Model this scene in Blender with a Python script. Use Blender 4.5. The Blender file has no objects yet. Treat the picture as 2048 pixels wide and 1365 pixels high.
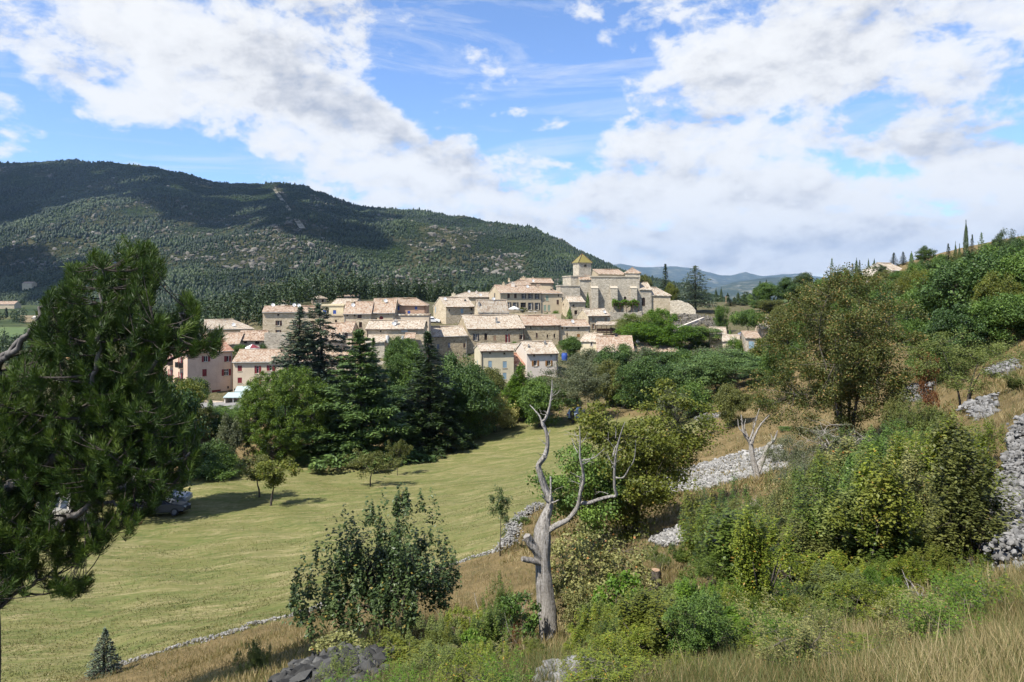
import bpy, math, random
import numpy as np
from mathutils import Vector, Matrix
R = math.radians
rng = np.random.default_rng(7)
random.seed(7)
sc = bpy.context.scene
COL = sc.collection
F, CX, HY = 1365.0, 1024.0, 590.0     # focal length, centre column and horizon row of the photograph, in its pixels

# ------------------------------------------------------------------ object helpers
def tag(o, label=None, cat=None, group=None, kind=None):
    if label: o['label'] = label
    if cat: o['category'] = cat
    if group: o['group'] = group
    if kind: o['kind'] = kind
    return o

def empty(name, loc, rz=0.0, scale=(1, 1, 1)):
    o = bpy.data.objects.new(name, None); COL.objects.link(o)
    o.location = loc; o.rotation_euler = (0, 0, rz); o.scale = scale
    o.empty_display_size = 0.2
    return o

class MB:
    """collects numpy blocks of faces and links them as one mesh"""
    def __init__(s):
        s.v = []; s.f = []; s.uv = []; s.t = []; s.n = 0; s.m = []
    def add(s, V, Fc, tint=None, uv=None, mi=0):
        V = np.asarray(V, float).reshape(-1, 3); Fc = np.asarray(Fc, np.int64)
        if Fc.ndim == 1: Fc = Fc.reshape(1, -1)
        s.v.append(V); s.f.append(Fc + s.n); s.n += len(V)
        k = len(Fc)
        s.t.append(np.full(k, .5) if tint is None else np.broadcast_to(np.asarray(tint, float), (k,)))
        s.uv.append(np.zeros((k * Fc.shape[1], 2)) if uv is None else np.asarray(uv, float).reshape(-1, 2))
        s.m.append(np.full(k, mi))
        return s
    def mesh(s, name, mat, smooth=False):
        me = bpy.data.meshes.new(name)
        V = np.concatenate(s.v) if s.v else np.zeros((0, 3))
        tot = np.concatenate([np.full(len(f), f.shape[1]) for f in s.f])
        idx = np.concatenate([f.ravel() for f in s.f])
        me.vertices.add(len(V)); me.vertices.foreach_set('co', V.astype(np.float32).ravel())
        me.loops.add(len(idx)); me.loops.foreach_set('vertex_index', idx.astype(np.int32))
        me.polygons.add(len(tot))
        me.polygons.foreach_set('loop_start', np.concatenate([[0], np.cumsum(tot)[:-1]]).astype(np.int32))
        for mm in (mat if isinstance(mat, (list, tuple)) else [mat]): me.materials.append(mm)
        me.polygons.foreach_set('material_index', np.concatenate(s.m).astype(np.int32))
        me.polygons.foreach_set('use_smooth', np.full(len(tot), smooth))
        uvl = me.uv_layers.new(name='UVMap')
        uvl.data.foreach_set('uv', np.concatenate(s.uv).astype(np.float32).ravel())
        a = me.attributes.new('tint', 'FLOAT', 'FACE')
        a.data.foreach_set('value', np.concatenate(s.t).astype(np.float32))
        me.update(calc_edges=True)
        return me
    def obj(s, name, mat, parent=None, smooth=False):
        o = bpy.data.objects.new(name, s.mesh(name, mat, smooth)); COL.objects.link(o)
        if parent is not None: o.parent = parent
        return o

def box(mb, x0, x1, y0, y1, z0, z1, tint=None):
    V = np.array([(x0,y0,z0),(x1,y0,z0),(x1,y1,z0),(x0,y1,z0),(x0,y0,z1),(x1,y0,z1),(x1,y1,z1),(x0,y1,z1)], float)
    for q in ((0,1,5,4),(1,2,6,5),(2,3,7,6),(3,0,4,7),(4,5,6,7),(3,2,1,0)):
        P = V[list(q)]; a = np.linalg.norm(P[1]-P[0]); b = np.linalg.norm(P[3]-P[0])
        mb.add(P, [[0,1,2,3]], tint, [(0,0),(a,0),(a,b),(0,b)])
    return mb

def tube(mb, P, r, sides=6, tint=None):
    P = np.asarray(P, float); n = len(P)
    r = np.broadcast_to(np.asarray(r, float), (n,))
    T = np.gradient(P, axis=0); T /= np.linalg.norm(T, axis=1, keepdims=True) + 1e-9
    ref = np.array([0, 0, 1.0]) if abs(T[:, 2]).mean() < .8 else np.array([1.0, 0, 0])
    A = np.cross(T, ref); A /= np.linalg.norm(A, axis=1, keepdims=True) + 1e-9
    B = np.cross(T, A)
    th = np.arange(sides) * 2 * math.pi / sides
    V = P[:, None] + r[:, None, None] * (np.cos(th)[None, :, None] * A[:, None] + np.sin(th)[None, :, None] * B[:, None])
    i = np.arange(n - 1)[:, None] * sides; j = np.arange(sides)[None]; k = (j + 1) % sides
    Q = np.stack([i + j, i + k, i + sides + k, i + sides + j], -1).reshape(-1, 4)
    L = np.concatenate([[0], np.cumsum(np.linalg.norm(np.diff(P, axis=0), axis=1))])
    c = 2 * math.pi * r.mean()
    uv = np.stack([np.stack([j / sides * c + 0 * i, L[:-1, None] + 0 * j], -1), np.stack([(j + 1) / sides * c + 0 * i, L[:-1, None] + 0 * j], -1),
                   np.stack([(j + 1) / sides * c + 0 * i, L[1:, None] + 0 * j], -1), np.stack([j / sides * c + 0 * i, L[1:, None] + 0 * j], -1)], 2)
    mb.add(V.reshape(-1, 3), Q, tint, uv.reshape(-1, 2))
    if r[-1] > .004:
        mb.add(V[-1], [list(range(sides))], tint)
    return mb

def curve(pts, n):
    """smooth path through pts, n samples"""
    P = np.asarray(pts, float); m = len(P)
    if m < 3: return P[0] + (P[-1] - P[0]) * np.linspace(0, 1, n)[:, None]
    Q = np.vstack([2 * P[0] - P[1], P, 2 * P[-1] - P[-2]])
    t = np.linspace(0, m - 1 - 1e-6, n); i = t.astype(int); f = (t - i)[:, None]
    p0, p1, p2, p3 = Q[i], Q[i + 1], Q[i + 2], Q[i + 3]
    return .5 * (2*p1 + (p2-p0)*f + (2*p0-5*p1+4*p2-p3)*f**2 + (3*p1-p0-3*p2+p3)*f**3)

def at(px, py, d):
    return np.array([(px - CX) / F * d, d, (HY - py) / F * d])

# ------------------------------------------------------------------ material helpers
class NT:
    def __init__(s, name):
        s.m = bpy.data.materials.new(name); s.m.use_nodes = True
        s.t = s.m.node_tree; s.t.nodes.clear()
        s.out = s.n('ShaderNodeOutputMaterial')
    def n(s, typ, **kw):
        nd = s.t.nodes.new(typ)
        for k, v in kw.items():
            if k.startswith('i_'):
                key = k[2:]; nd.inputs[int(key) if key.isdigit() else key.replace('_', ' ')].default_value = v
            else: setattr(nd, k, v)
        return nd
    def l(s, a, b): s.t.links.new(a, b)
    def math(s, op, a, b=None, clamp=False):
        nd = s.n('ShaderNodeMath', operation=op, use_clamp=clamp)
        for i, x in enumerate((a, b)):
            if x is None: continue
            if isinstance(x, (int, float)): nd.inputs[i].default_value = x
            else: s.l(x, nd.inputs[i])
        return nd.outputs[0]
    def mix(s, f, a, b, blend='MIX'):
        nd = s.n('ShaderNodeMix', data_type='RGBA', blend_type=blend)
        for sock, x in ((nd.inputs[0], f), (nd.inputs[6], a), (nd.inputs[7], b)):
            if isinstance(x, (int, float)): sock.default_value = x
            elif isinstance(x, (tuple, list)): sock.default_value = (*x[:3], 1)
            else: s.l(x, sock)
        return nd.outputs[2]
    def ramp(s, f, stops, interp='LINEAR'):
        nd = s.n('ShaderNodeValToRGB'); cr = nd.color_ramp; cr.interpolation = interp
        while len(cr.elements) < len(stops): cr.elements.new(.5)
        for e, (p, c) in zip(cr.elements, stops):
            e.position = p; e.color = (*c, 1) if isinstance(c, (tuple, list)) else (c, c, c, 1)
        s.l(f, nd.inputs[0]); return nd.outputs[0]
    def noise(s, vec, scale, detail=4, rough=.55, dist=0.0):
        nd = s.n('ShaderNodeTexNoise'); nd.inputs['Scale'].default_value = scale
        nd.inputs['Detail'].default_value = detail; nd.inputs['Roughness'].default_value = rough
        nd.inputs['Distortion'].default_value = dist
        if vec is not None: s.l(vec, nd.inputs['Vector'])
        return nd.outputs[0]
    def pos(s): return s.n('ShaderNodeNewGeometry').outputs['Position']
    def obj(s): return s.n('ShaderNodeTexCoord').outputs['Object']
    def uv(s): return s.n('ShaderNodeTexCoord').outputs['UV']
    def attr(s, name):
        return s.n('ShaderNodeAttribute', attribute_name=name).outputs['Fac']
    def scale(s, vec, sx, sy, sz, rz=0.0):
        nd = s.n('ShaderNodeMapping'); nd.inputs['Scale'].default_value = (sx, sy, sz); nd.inputs['Rotation'].default_value = (0, 0, rz)
        s.l(vec, nd.inputs[0]); return nd.outputs[0]
    def bump(s, h, strength=.3, dist=.1):
        nd = s.n('ShaderNodeBump'); nd.inputs['Strength'].default_value = strength; nd.inputs['Distance'].default_value = dist
        s.l(h, nd.inputs['Height']); return nd.outputs[0]
    def principled(s, col, rough=.8, normal=None, spec=.3, metal=0.0, k=.78):
        if isinstance(col, (tuple, list)): col = tuple(x * k for x in col)
        else: col = s.mix(1.0, col, (k, k, k), 'MULTIPLY')
        b = s.n('ShaderNodeBsdfPrincipled')
        if isinstance(col, (tuple, list)): b.inputs['Base Color'].default_value = (*col[:3], 1)
        else: s.l(col, b.inputs['Base Color'])
        if isinstance(rough, (int, float)): b.inputs['Roughness'].default_value = rough
        else: s.l(rough, b.inputs['Roughness'])
        b.inputs['Specular IOR Level'].default_value = spec; b.inputs['Metallic'].default_value = metal
        if normal is not None: s.l(normal, b.inputs['Normal'])
        s.l(b.outputs[0], s.out.inputs[0]); return s.m

def flat_mat(name, col, rough=.7, spec=.3, metal=0.0, var=.25):
    t = NT(name); n = t.noise(t.obj(), 3.0, 3)
    c = t.mix(t.math('MULTIPLY', n, var * 2), col, tuple(x * .55 for x in col))
    return t.principled(c, rough, None, spec, metal)

def leaf_mat(name, dark, mid, light, odd=None, odd_at=.96, trans=.28, clump=.5, rough=.5):
    t = NT(name)
    tint = t.attr('tint')
    oi = t.n('ShaderNodeObjectInfo').outputs['Random']
    n = t.noise(t.pos(), clump, 2)
    f = t.math('ADD', t.math('MULTIPLY', tint, .62), t.math('MULTIPLY', n, .38))
    f = t.math('ADD', f, t.math('MULTIPLY', t.math('SUBTRACT', oi, .5), .12))
    dark, mid, light = (tuple(x * .92 for x in q) for q in (dark, mid, light))
    c = t.ramp(f, [(.2, dark), (.5, mid), (.82, light)])
    if odd is not None:
        g = t.math('GREATER_THAN', t.math('FRACT', t.math('MULTIPLY', tint, 37.7)), odd_at)
        c = t.mix(g, c, odd)
    p = t.n('ShaderNodeBsdfPrincipled'); t.l(c, p.inputs['Base Color'])
    p.inputs['Roughness'].default_value = rough; p.inputs['Specular IOR Level'].default_value = .25
    tr = t.n('ShaderNodeBsdfTranslucent'); t.l(t.mix(1.0, c, (.9, 1.0, .45), 'MULTIPLY'), tr.inputs[0])
    mx = t.n('ShaderNodeMixShader'); mx.inputs[0].default_value = trans
    t.l(p.outputs[0], mx.inputs[1]); t.l(tr.outputs[0], mx.inputs[2]); t.l(mx.outputs[0], t.out.inputs[0])
    return t.m

def bark_mat(name, dark, light, sc_=6.0):
    t = NT(name); v = t.scale(t.obj(), sc_ * 2.2, sc_ * 2.2, sc_ * .35)
    n = t.noise(v, 1.0, 5, .65, .4); n2 = t.noise(t.obj(), 1.2, 3)
    c = t.ramp(t.math('ADD', t.math('MULTIPLY', n, .75), t.math('MULTIPLY', n2, .25)), [(.32, dark), (.62, light)])
    return t.principled(c, .9, t.bump(n, .8, .03), .15)

M = {}
# ------------------------------------------------------------------ camera, sun, sky
cam = bpy.data.cameras.new('camera'); cam.sensor_width = 36.0; cam.lens = 36.0 * F / 2048
cam.shift_y = (HY - 682.5) / 2048.0; cam.clip_end = 60000; cam.clip_start = .05
co = bpy.data.objects.new('camera', cam); COL.objects.link(co)
co.location = (0, 0, 0); co.rotation_euler = (R(90), 0, 0); sc.camera = co

SUN_EL, SUN_AZ = R(54), R(228)        # azimuth clockwise from +Y: behind the camera on its left
sd = Vector((math.sin(SUN_AZ) * math.cos(SUN_EL), math.cos(SUN_AZ) * math.cos(SUN_EL), math.sin(SUN_EL)))
sun = bpy.data.lights.new('sun', 'SUN'); sun.energy = 5.0; sun.angle = R(.5); sun.color = (1, .955, .88)
so = bpy.data.objects.new('sun', sun); COL.objects.link(so); so.location = sd * 50
so.rotation_euler = (-sd).to_track_quat('-Z', 'Y').to_euler()

def build_sky():
    w = bpy.data.worlds.new('World'); sc.world = w; w.use_nodes = True
    t = NT.__new__(NT); t.t = w.node_tree; t.t.nodes.clear()
    out = t.n('ShaderNodeOutputWorld'); bg = t.n('ShaderNodeBackground'); bg.inputs[1].default_value = .073
    sky = t.n('ShaderNodeTexSky', sky_type='NISHITA'); sky.sun_disc = False
    sky.sun_elevation = SUN_EL; sky.sun_rotation = SUN_AZ; sky.altitude = 700; sky.air_density = 1.0
    sky.dust_density = .35; sky.ozone_density = 2.2
    g = t.n('ShaderNodeTexCoord').outputs['Generated']
    sep = t.n('ShaderNodeSeparateXYZ'); t.l(g, sep.inputs[0])
    az = t.math('MULTIPLY', t.math('ARCTAN2', sep.outputs[0], sep.outputs[1]), 180 / math.pi)
    el = t.math('MULTIPLY', t.math('ARCSINE', sep.outputs[2]), 180 / math.pi)
    ae = t.n('ShaderNodeCombineXYZ'); t.l(az, ae.inputs[0]); t.l(el, ae.inputs[1])
    # the clouds hang in layers: project the direction onto a flat layer for their texture
    zz = t.math('ADD', t.math('MAXIMUM', sep.outputs[2], 0.0), .16)
    pl = t.n('ShaderNodeCombineXYZ'); t.l(t.math('DIVIDE', sep.outputs[0], zz), pl.inputs[0]); t.l(t.math('DIVIDE', sep.outputs[1], zz), pl.inputs[1])
    P = pl.outputs[0]
    def deg(px, py):
        u = (px - CX) / F; s = (HY - py) / F
        return math.degrees(math.atan(u)), math.degrees(math.atan(s / math.sqrt(1 + u * u)))
    wob = t.n('ShaderNodeTexNoise'); wob.inputs['Scale'].default_value = .16; wob.inputs['Detail'].default_value = 4
    wob.inputs['Roughness'].default_value = .6
    t.l(ae.outputs[0], wob.inputs['Vector'])
    wv = t.n('ShaderNodeVectorMath', operation='MULTIPLY_ADD'); t.l(wob.outputs['Color'], wv.inputs[0])
    wv.inputs[1].default_value = (7.0, 4.5, 0)
    sub = t.n('ShaderNodeVectorMath', operation='ADD'); t.l(ae.outputs[0], sub.inputs[0]); sub.inputs[1].default_value = (-3.5, -2.25, 0)
    t.l(sub.outputs[0], wv.inputs[2])
    AE = wv.outputs[0]
    def blobs(lst):
        acc = None
        for (px, py, rx, ry, rot, amp) in lst:
            a0, e0 = deg(px, py)
            mp = t.n('ShaderNodeMapping', vector_type='TEXTURE')
            mp.inputs['Location'].default_value = (a0, e0, 0); mp.inputs['Rotation'].default_value = (0, 0, R(rot))
            mp.inputs['Scale'].default_value = (rx / F * 57.3 * 1.25, ry / F * 57.3 * 1.25, 1e3)
            t.l(AE, mp.inputs[0])
            gr = t.n('ShaderNodeTexGradient', gradient_type='SPHERICAL'); t.l(mp.outputs[0], gr.inputs[0])
            v = t.math('MULTIPLY', t.math('SMOOTH_MIN', gr.outputs[1], .6), amp)
            acc = v if acc is None else t.math('ADD', acc, v)
        return acc
    cov = blobs([
        (60, 70, 260, 150, 0, 1.3), (330, 110, 330, 130, -22, 1.4), (620, 60, 230, 150, -10, 1.5), (560, 190, 330, 85, -24, 1.3),
        (760, 260, 300, 62, -22, 1.5), (930, 315, 130, 40, -24, 1.0), (250, 225, 150, 30, -16, 1.2), (40, 300, 110, 60, -15, 1.5),
        (700, 330, 330, 46, -12, 1.2), (560, 285, 110, 30, -20, .8), (960, 97, 62, 34, 0, 2.8), (985, 160, 55, 44, 0, 2.8), (1085, 240, 60, 22, 0, 2.4),
        (820, 385, 460, 60, -4, 1.7), (1230, 330, 190, 85, -10, 1.5), (1365, 205, 150, 105, 0, 1.6), (1440, 60, 260, 150, 0, 1.25), (1480, 250, 170, 120, 60, 1.2),
        (1720, 40, 260, 95, 10, 1.6), (1860, 150, 330, 110, 4, 1.6), (1990, 240, 250, 95, -4, 1.6), (1840, 320, 330, 46, -10, 1.2), (1460, 350, 220, 80, 0, 1.5),
        (1250, 440, 560, 75, 0, 1.7), (1750, 420, 520, 75, 0, 1.7), (1300, 520, 760, 62, 0, 3.0), (1800, 490, 500, 60, 0, 1.2), (0, 190, 150, 40, -12, .5), (1980, 60, 110, 60, 40, .7)])
    hole = blobs([
        (950, 60, 170, 110, 0, 1.6), (1130, 120, 190, 150, 0, 1.4), (1010, 250, 200, 70, -20, 1.1), (870, 170, 120, 90, -30, .9), (340, 285, 220, 46, -14, 1.9),
        (160, 270, 130, 44, 0, 1.5), (150, 90, 90, 30, -10, 1.5), (60, 170, 110, 26, -10, 1.3), (470, 250, 110, 26, -16, 1.2), (250, 165, 90, 18, -14, .8), (700, 210, 60, 30, -30, .8), (460, 325, 170, 34, 0, 1.5), (1650, 235, 150, 34, 12, 1.6), (1720, 325, 170, 28, -10, 1.4), (1330, 310, 90, 28, 0, 1.2), (1220, 190, 80, 90, 0, .8),
        (1320, 435, 80, 22, 0, 1.1), (1960, 30, 120, 40, 35, .9), (1640, 320, 90, 24, 0, .6)])
    n1 = t.noise(t.scale(P, 1, 1, 1), 1.7, 5, .6, .25)
    base = t.math('ADD', t.math('MULTIPLY', t.math('SUBTRACT', cov, hole), .50), t.math('MULTIPLY', t.math('SUBTRACT', n1, .5), 2.2))
    def puffs(de, da):
        mv = t.n('ShaderNodeVectorMath', operation='ADD'); t.l(ae.outputs[0], mv.inputs[0]); mv.inputs[1].default_value = (da, de, 0)
        a = t.noise(t.scale(mv.outputs[0], 1, 1.7, 1), .15, 9, .60, .35)
        b = t.noise(t.scale(mv.outputs[0], 1, 1.5, 1), .42, 7, .62, .25)
        return t.math('ADD', base, t.math('ADD', t.math('MULTIPLY', t.math('SUBTRACT', a, .5), 3.0), t.math('MULTIPLY', t.math('SUBTRACT', b, .5), 1.8)))
    raw = puffs(0, 0); above = puffs(1.1, -.7)
    mask = t.ramp(t.math('ADD', t.math('MULTIPLY', raw, .5), .25), [(.24, 0.0), (.36, .36), (.48, .84), (.66, 1.0)])
    wis = t.noise(t.scale(ae.outputs[0], .05, .34, 1, R(14)), 1.0, 8, .66, .8)
    mask = t.math('MAXIMUM', mask, t.ramp(wis, [(.50, 0.0), (.66, .42)]))
    grey = blobs([
        (800, 270, 280, 46, -24, 1.2), (600, 120, 130, 90, -40, .75), (700, 30, 170, 60, 0, .6), (440, 130, 170, 60, -20, .45), (60, 80, 130, 60, 0, .55), (1250, 350, 130, 50, 0, .75),
        (1390, 230, 130, 70, 0, .8), (1720, 40, 200, 60, 0, .7), (1600, 120, 160, 60, 0, .35), (1900, 230, 260, 60, -4, .75), (1990, 270, 200, 40, 0, .7), (1850, 150, 240, 60, 0, .35),
        (1500, 505, 420, 36, 0, .8), (1100, 455, 260, 26, 0, .65), (1600, 395, 130, 24, 0, .55), (1450, 370, 90, 40, 0, .3), (700, 430, 300, 30, 0, .2), (1850, 470, 300, 26, 0, .4)])
    n3 = t.noise(t.scale(ae.outputs[0], 1, 2.2, 1), .20, 8, .62, .5)
    shade = t.math('MULTIPLY', t.math('SUBTRACT', above, raw), .55)
    thick = t.ramp(t.math('MULTIPLY', raw, .4), [(.2, 0.0), (.75, .16)])
    gf = t.math('ADD', t.math('ADD', t.math('MULTIPLY', grey, .8), t.math('MULTIPLY', t.math('SUBTRACT', n3, .5), 1.2)), t.math('ADD', shade, thick))
    ccol = t.ramp(gf, [(.0, (7.3, 7.35, 7.4)), (.32, (6.75, 6.8, 6.9)), (.64, (5.35, 5.45, 5.75)), (1.05, (3.7, 4.0, 4.7))])
    blue = t.mix(1.0, sky.outputs[0], (1.20, 1.40, 1.72), 'MULTIPLY')
    t.l(t.mix(mask, blue, ccol), bg.inputs[0]); t.l(bg.outputs[0], out.inputs[0])
    w.cycles.sampling_method = 'MANUAL'; w.cycles.sample_map_resolution = 512
build_sky()
sc.view_settings.view_transform = 'Standard'; sc.view_settings.look = 'None'
sc.view_settings.exposure = 0.9; sc.view_settings.gamma = 1.0
sc.render.engine = 'CYCLES'
cy = sc.cycles
cy.max_bounces = 5; cy.diffuse_bounces = 2; cy.glossy_bounces = 1; cy.transmission_bounces = 3; cy.transparent_max_bounces = 6; cy.volume_bounces = 0
cy.use_denoising = True; cy.use_adaptive_sampling = True; cy.adaptive_threshold = .02; cy.caustics_reflective = False; cy.caustics_refractive = False
# ------------------------------------------------------------------ terrain
CTRL = [  # (px, py, distance): points of the ground seen or inferred
 (-900,2137,1.5),(1024,2137,1.5),(3000,2050,1.5),(-900,1700,4),(3000,1230,4),
 (2048,1365,4),(1400,1365,5.2),(1024,1365,6.8),(600,1365,9.5),(0,1520,14),(400,1375,14),(-700,1480,22),(-700,1900,8),
 (1100,1282,12.6),(770,1295,13),(620,1335,12),(1310,1192,14),(1530,1300,7.5),(1830,1230,8),(2040,1160,8.5),(1985,1135,10.5),
 (1245,1090,27),(1000,1105,31),(900,1135,30.1),(620,1222,26),(200,1340,22.6),(1080,1018,40),(760,1240,20),
 (1430,965,40),(1515,965,33),(1380,925,50),(1480,850,60),(1420,835,70),(1380,845,80),(1690,905,35),(1820,790,48),(1930,825,30),(2000,745,40),(2040,690,42),(2120,830,16),(2100,960,13),
 (1800,1060,15),(1650,1130,13),(1450,1100,19),(1600,980,24),(1380,1080,24),(2700,560,40),(2900,800,12),(2700,400,110),
 (2048,592,90),(1900,566,110),(1790,552,160),(1660,575,190),(1600,602,220),(1570,606,235),(1440,605,245),(1540,625,190),(1750,640,110),
 (380,985,64),(600,945,74),(850,905,85),(1100,862,92),(300,1010,61),(0,1100,45),(-300,1050,50),(-700,1050,60),
 (1230,626,195),(1340,626,192),(1150,642,182),(1392,628,200),(1040,624,182),(920,643,167),(1000,702,150),(990,768,120),(860,716,150),
 (790,714,140),(560,672,145),(715,692,142),(420,798,126),(560,794,126),(480,812,117),(400,812,117),(460,678,150),(1200,668,160),(1250,706,140),(1085,752,121),(1150,715,140),
 (1430,692,150),(1490,712,142),(1493,668,165),(1300,795,105),(1470,795,85),(1420,660,175),(700,800,105),(900,830,105),(300,830,110),
 (-500,800,130),(0,840,110),(0,722,250),(0,664,400),(0,612,690),(130,664,400),(130,612,690),(100,720,250),(-800,700,350),(-400,612,690),(-400,664,400),(640,608,232),(560,612,262),(300,640,450),(300,690,220),(900,606,270),(1300,612,270),(760,620,200),(1200,650,500),(1700,650,500),(2300,560,400),(800,640,500),(600,640,600),
 (2500,600,700),(1024,665,700),(-800,612,700),
]

# feet of the houses: (left column, right column, row of the foot, distance)
FEET = [(375,465,799,126),(466,700,796,129),(411,506,692,158),(438,478,708,143),(473,528,704,146),(525,642,670,150),(642,687,678,147),(687,742,702,145),(742,789,694,147),(789,858,664,149),(628,703,718,134),(732,847,720,131),
 (847,934,724,150),(914,1049,722,154),(1049,1120,718,159),(1120,1179,686,161),(867,948,650,175),(949,1017,644,170),(1000,1124,632,186),(1124,1170,650,185),(1155,1220,674,171),(1161,1216,716,149),(1194,1268,720,140),(1252,1357,720,145),(961,1028,776,120),(1028,1116,770,121),
 (1420,1453,704,150),(1445,1479,718,144),(1491,1522,718,141),(1522,1566,678,159),(1183,1279,630,196),(1279,1341,630,197),(1290,1327,704,157),(930,1060,742,137),(1080,1200,735,131),(870,930,745,135),(650,760,745,118),(1230,1340,742,128),(1370,1420,735,125)]
for a, b, y, d in FEET:
    for px in (a, (a + b) / 2, b): CTRL.append((px, y, d - .5))
def _tps(a, b):
    r2 = ((a[:, None, :] - b[None, :, :]) ** 2).sum(-1)
    return .5 * r2 * np.log(r2 + 1e-12)
_c = np.array([((px - CX) / F * 1.6, math.log(d)) for px, py, d in CTRL])
_s = np.array([(HY - py) / F for px, py, d in CTRL])
_n = len(_c); _A = np.zeros((_n + 3, _n + 3)); _A[:_n, :_n] = _tps(_c, _c) + np.eye(_n) * .0006
_A[:_n, _n] = 1; _A[:_n, _n+1:] = _c; _A[_n, :_n] = 1; _A[_n+1:, :_n] = _c.T
_w = np.linalg.solve(_A, np.concatenate([_s, [0, 0, 0]]))

def wobble(x, y, k=1.0):
    return (np.sin(x * 1.3 * k + 1.1 * np.sin(y * .9 * k)) * np.sin(y * 1.1 * k + .8 * np.sin(x * .7 * k) + 2.0)
            + .5 * np.sin(x * 2.9 * k + 2.0 * np.sin(y * 2.1 * k)) * np.sin(y * 2.6 * k + 1.0))
def ground(x, y):
    x = np.atleast_1d(np.asarray(x, float)); y = np.atleast_1d(np.asarray(y, float))
    x, y = np.broadcast_arrays(x, y); sh = x.shape; x = x.ravel(); y = np.maximum(y.ravel(), .6)
    dd = np.minimum(y, 700.0)
    q = np.stack([np.clip(x / y, -1.35, 1.35) * 1.6, np.log(dd)], 1)
    out = np.empty(len(x))
    for i in range(0, len(x), 20000):
        k = _tps(q[i:i+20000], _c) @ _w[:_n] + _w[_n] + q[i:i+20000] @ _w[_n+1:]
        out[i:i+20000] = k
    z = out * dd
    f = np.clip((y - 700) / 1500, 0, 1); z = z * (1 - f) + (-60) * f
    z = z + wobble(x, y, .55) * np.minimum(.0055 * y, .12)
    return z.reshape(sh)
def gz(x, y): return float(ground(x, y)[0])
def spot(px, d):
    x = (px - CX) / F * d
    return np.array([x, d, gz(x, d)])
def find_d(px, py, lo, hi, n=160):
    """distance between lo and hi where the ground is seen at this pixel"""
    ds = np.exp(np.linspace(math.log(lo), math.log(hi), n)); u = (px - CX) / F
    p = HY - F * ground(u * ds, ds) / ds
    return float(ds[np.argmin(abs(p - py))])

def in_poly(px, py, poly):
    poly = np.asarray(poly, float); r = np.zeros(px.shape, bool); j = len(poly) - 1
    for i in range(len(poly)):
        xi, yi = poly[i]; xj, yj = poly[j]
        c = ((yi > py) != (yj > py)) & (px < (xj - xi) * (py - yi) / (yj - yi + 1e-9) + xi)
        r ^= c; j = i
    return r
MEADOW = [(-700,1520),(-700,1030),(300,985),(380,960),(600,925),(800,890),(900,862),(1100,838),(1250,835),(1400,828),(1425,850),(1330,890),(1180,960),(1085,1015),(1040,1035),(1012,1098),(900,1133),(620,1224),(200,1342),(0,1420)]

def build_ground():
    us = np.concatenate([np.linspace(-1.35, -.8, 30), np.linspace(-.79, .79, 340), np.linspace(.8, 1.35, 30)])
    ds = np.concatenate([np.exp(np.linspace(math.log(.7), math.log(700), 470)), [900, 1300, 2000, 3500, 6000, 12000]])
    U, D = np.meshgrid(us, ds); X = U * D; Z = ground(X, D)
    V = np.stack([X, D, Z], -1).reshape(-1, 3); nc = len(us)
    i = np.arange(len(ds) - 1)[:, None] * nc; j = np.arange(nc - 1)[None]
    Q = np.stack([i + j, i + j + 1, i + nc + j + 1, i + nc + j], -1).reshape(-1, 4)
    mb = MB().add(V, Q); o = mb.obj('ground', M['ground'], None, True)
    tag(o, kind='structure')
    px = CX + F * U; py = HY - F * Z / D
    def attr(name, mask):
        a = o.data.attributes.new(name, 'FLOAT', 'POINT'); a.data.foreach_set('value', mask.astype(np.float32).ravel())
    mead = in_poly(px, py, MEADOW) & (D > 20) & (D < 110)
    attr('meadow', mead)
    far = np.clip((D - 95) / 25, 0, 1) * (1 - np.clip((px - 1500) / 80, 0, 1) * np.clip((260 - D) / 30, 0, 1))
    attr('village', far)
    attr('valley', np.clip((D - 230) / 60, 0, 1))
    near = np.clip(1 - (D - 9) / 8, 0, 1) * np.clip((1750 - px) / 300, 0, 1)
    attr('scrub', near)
    return o

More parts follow.
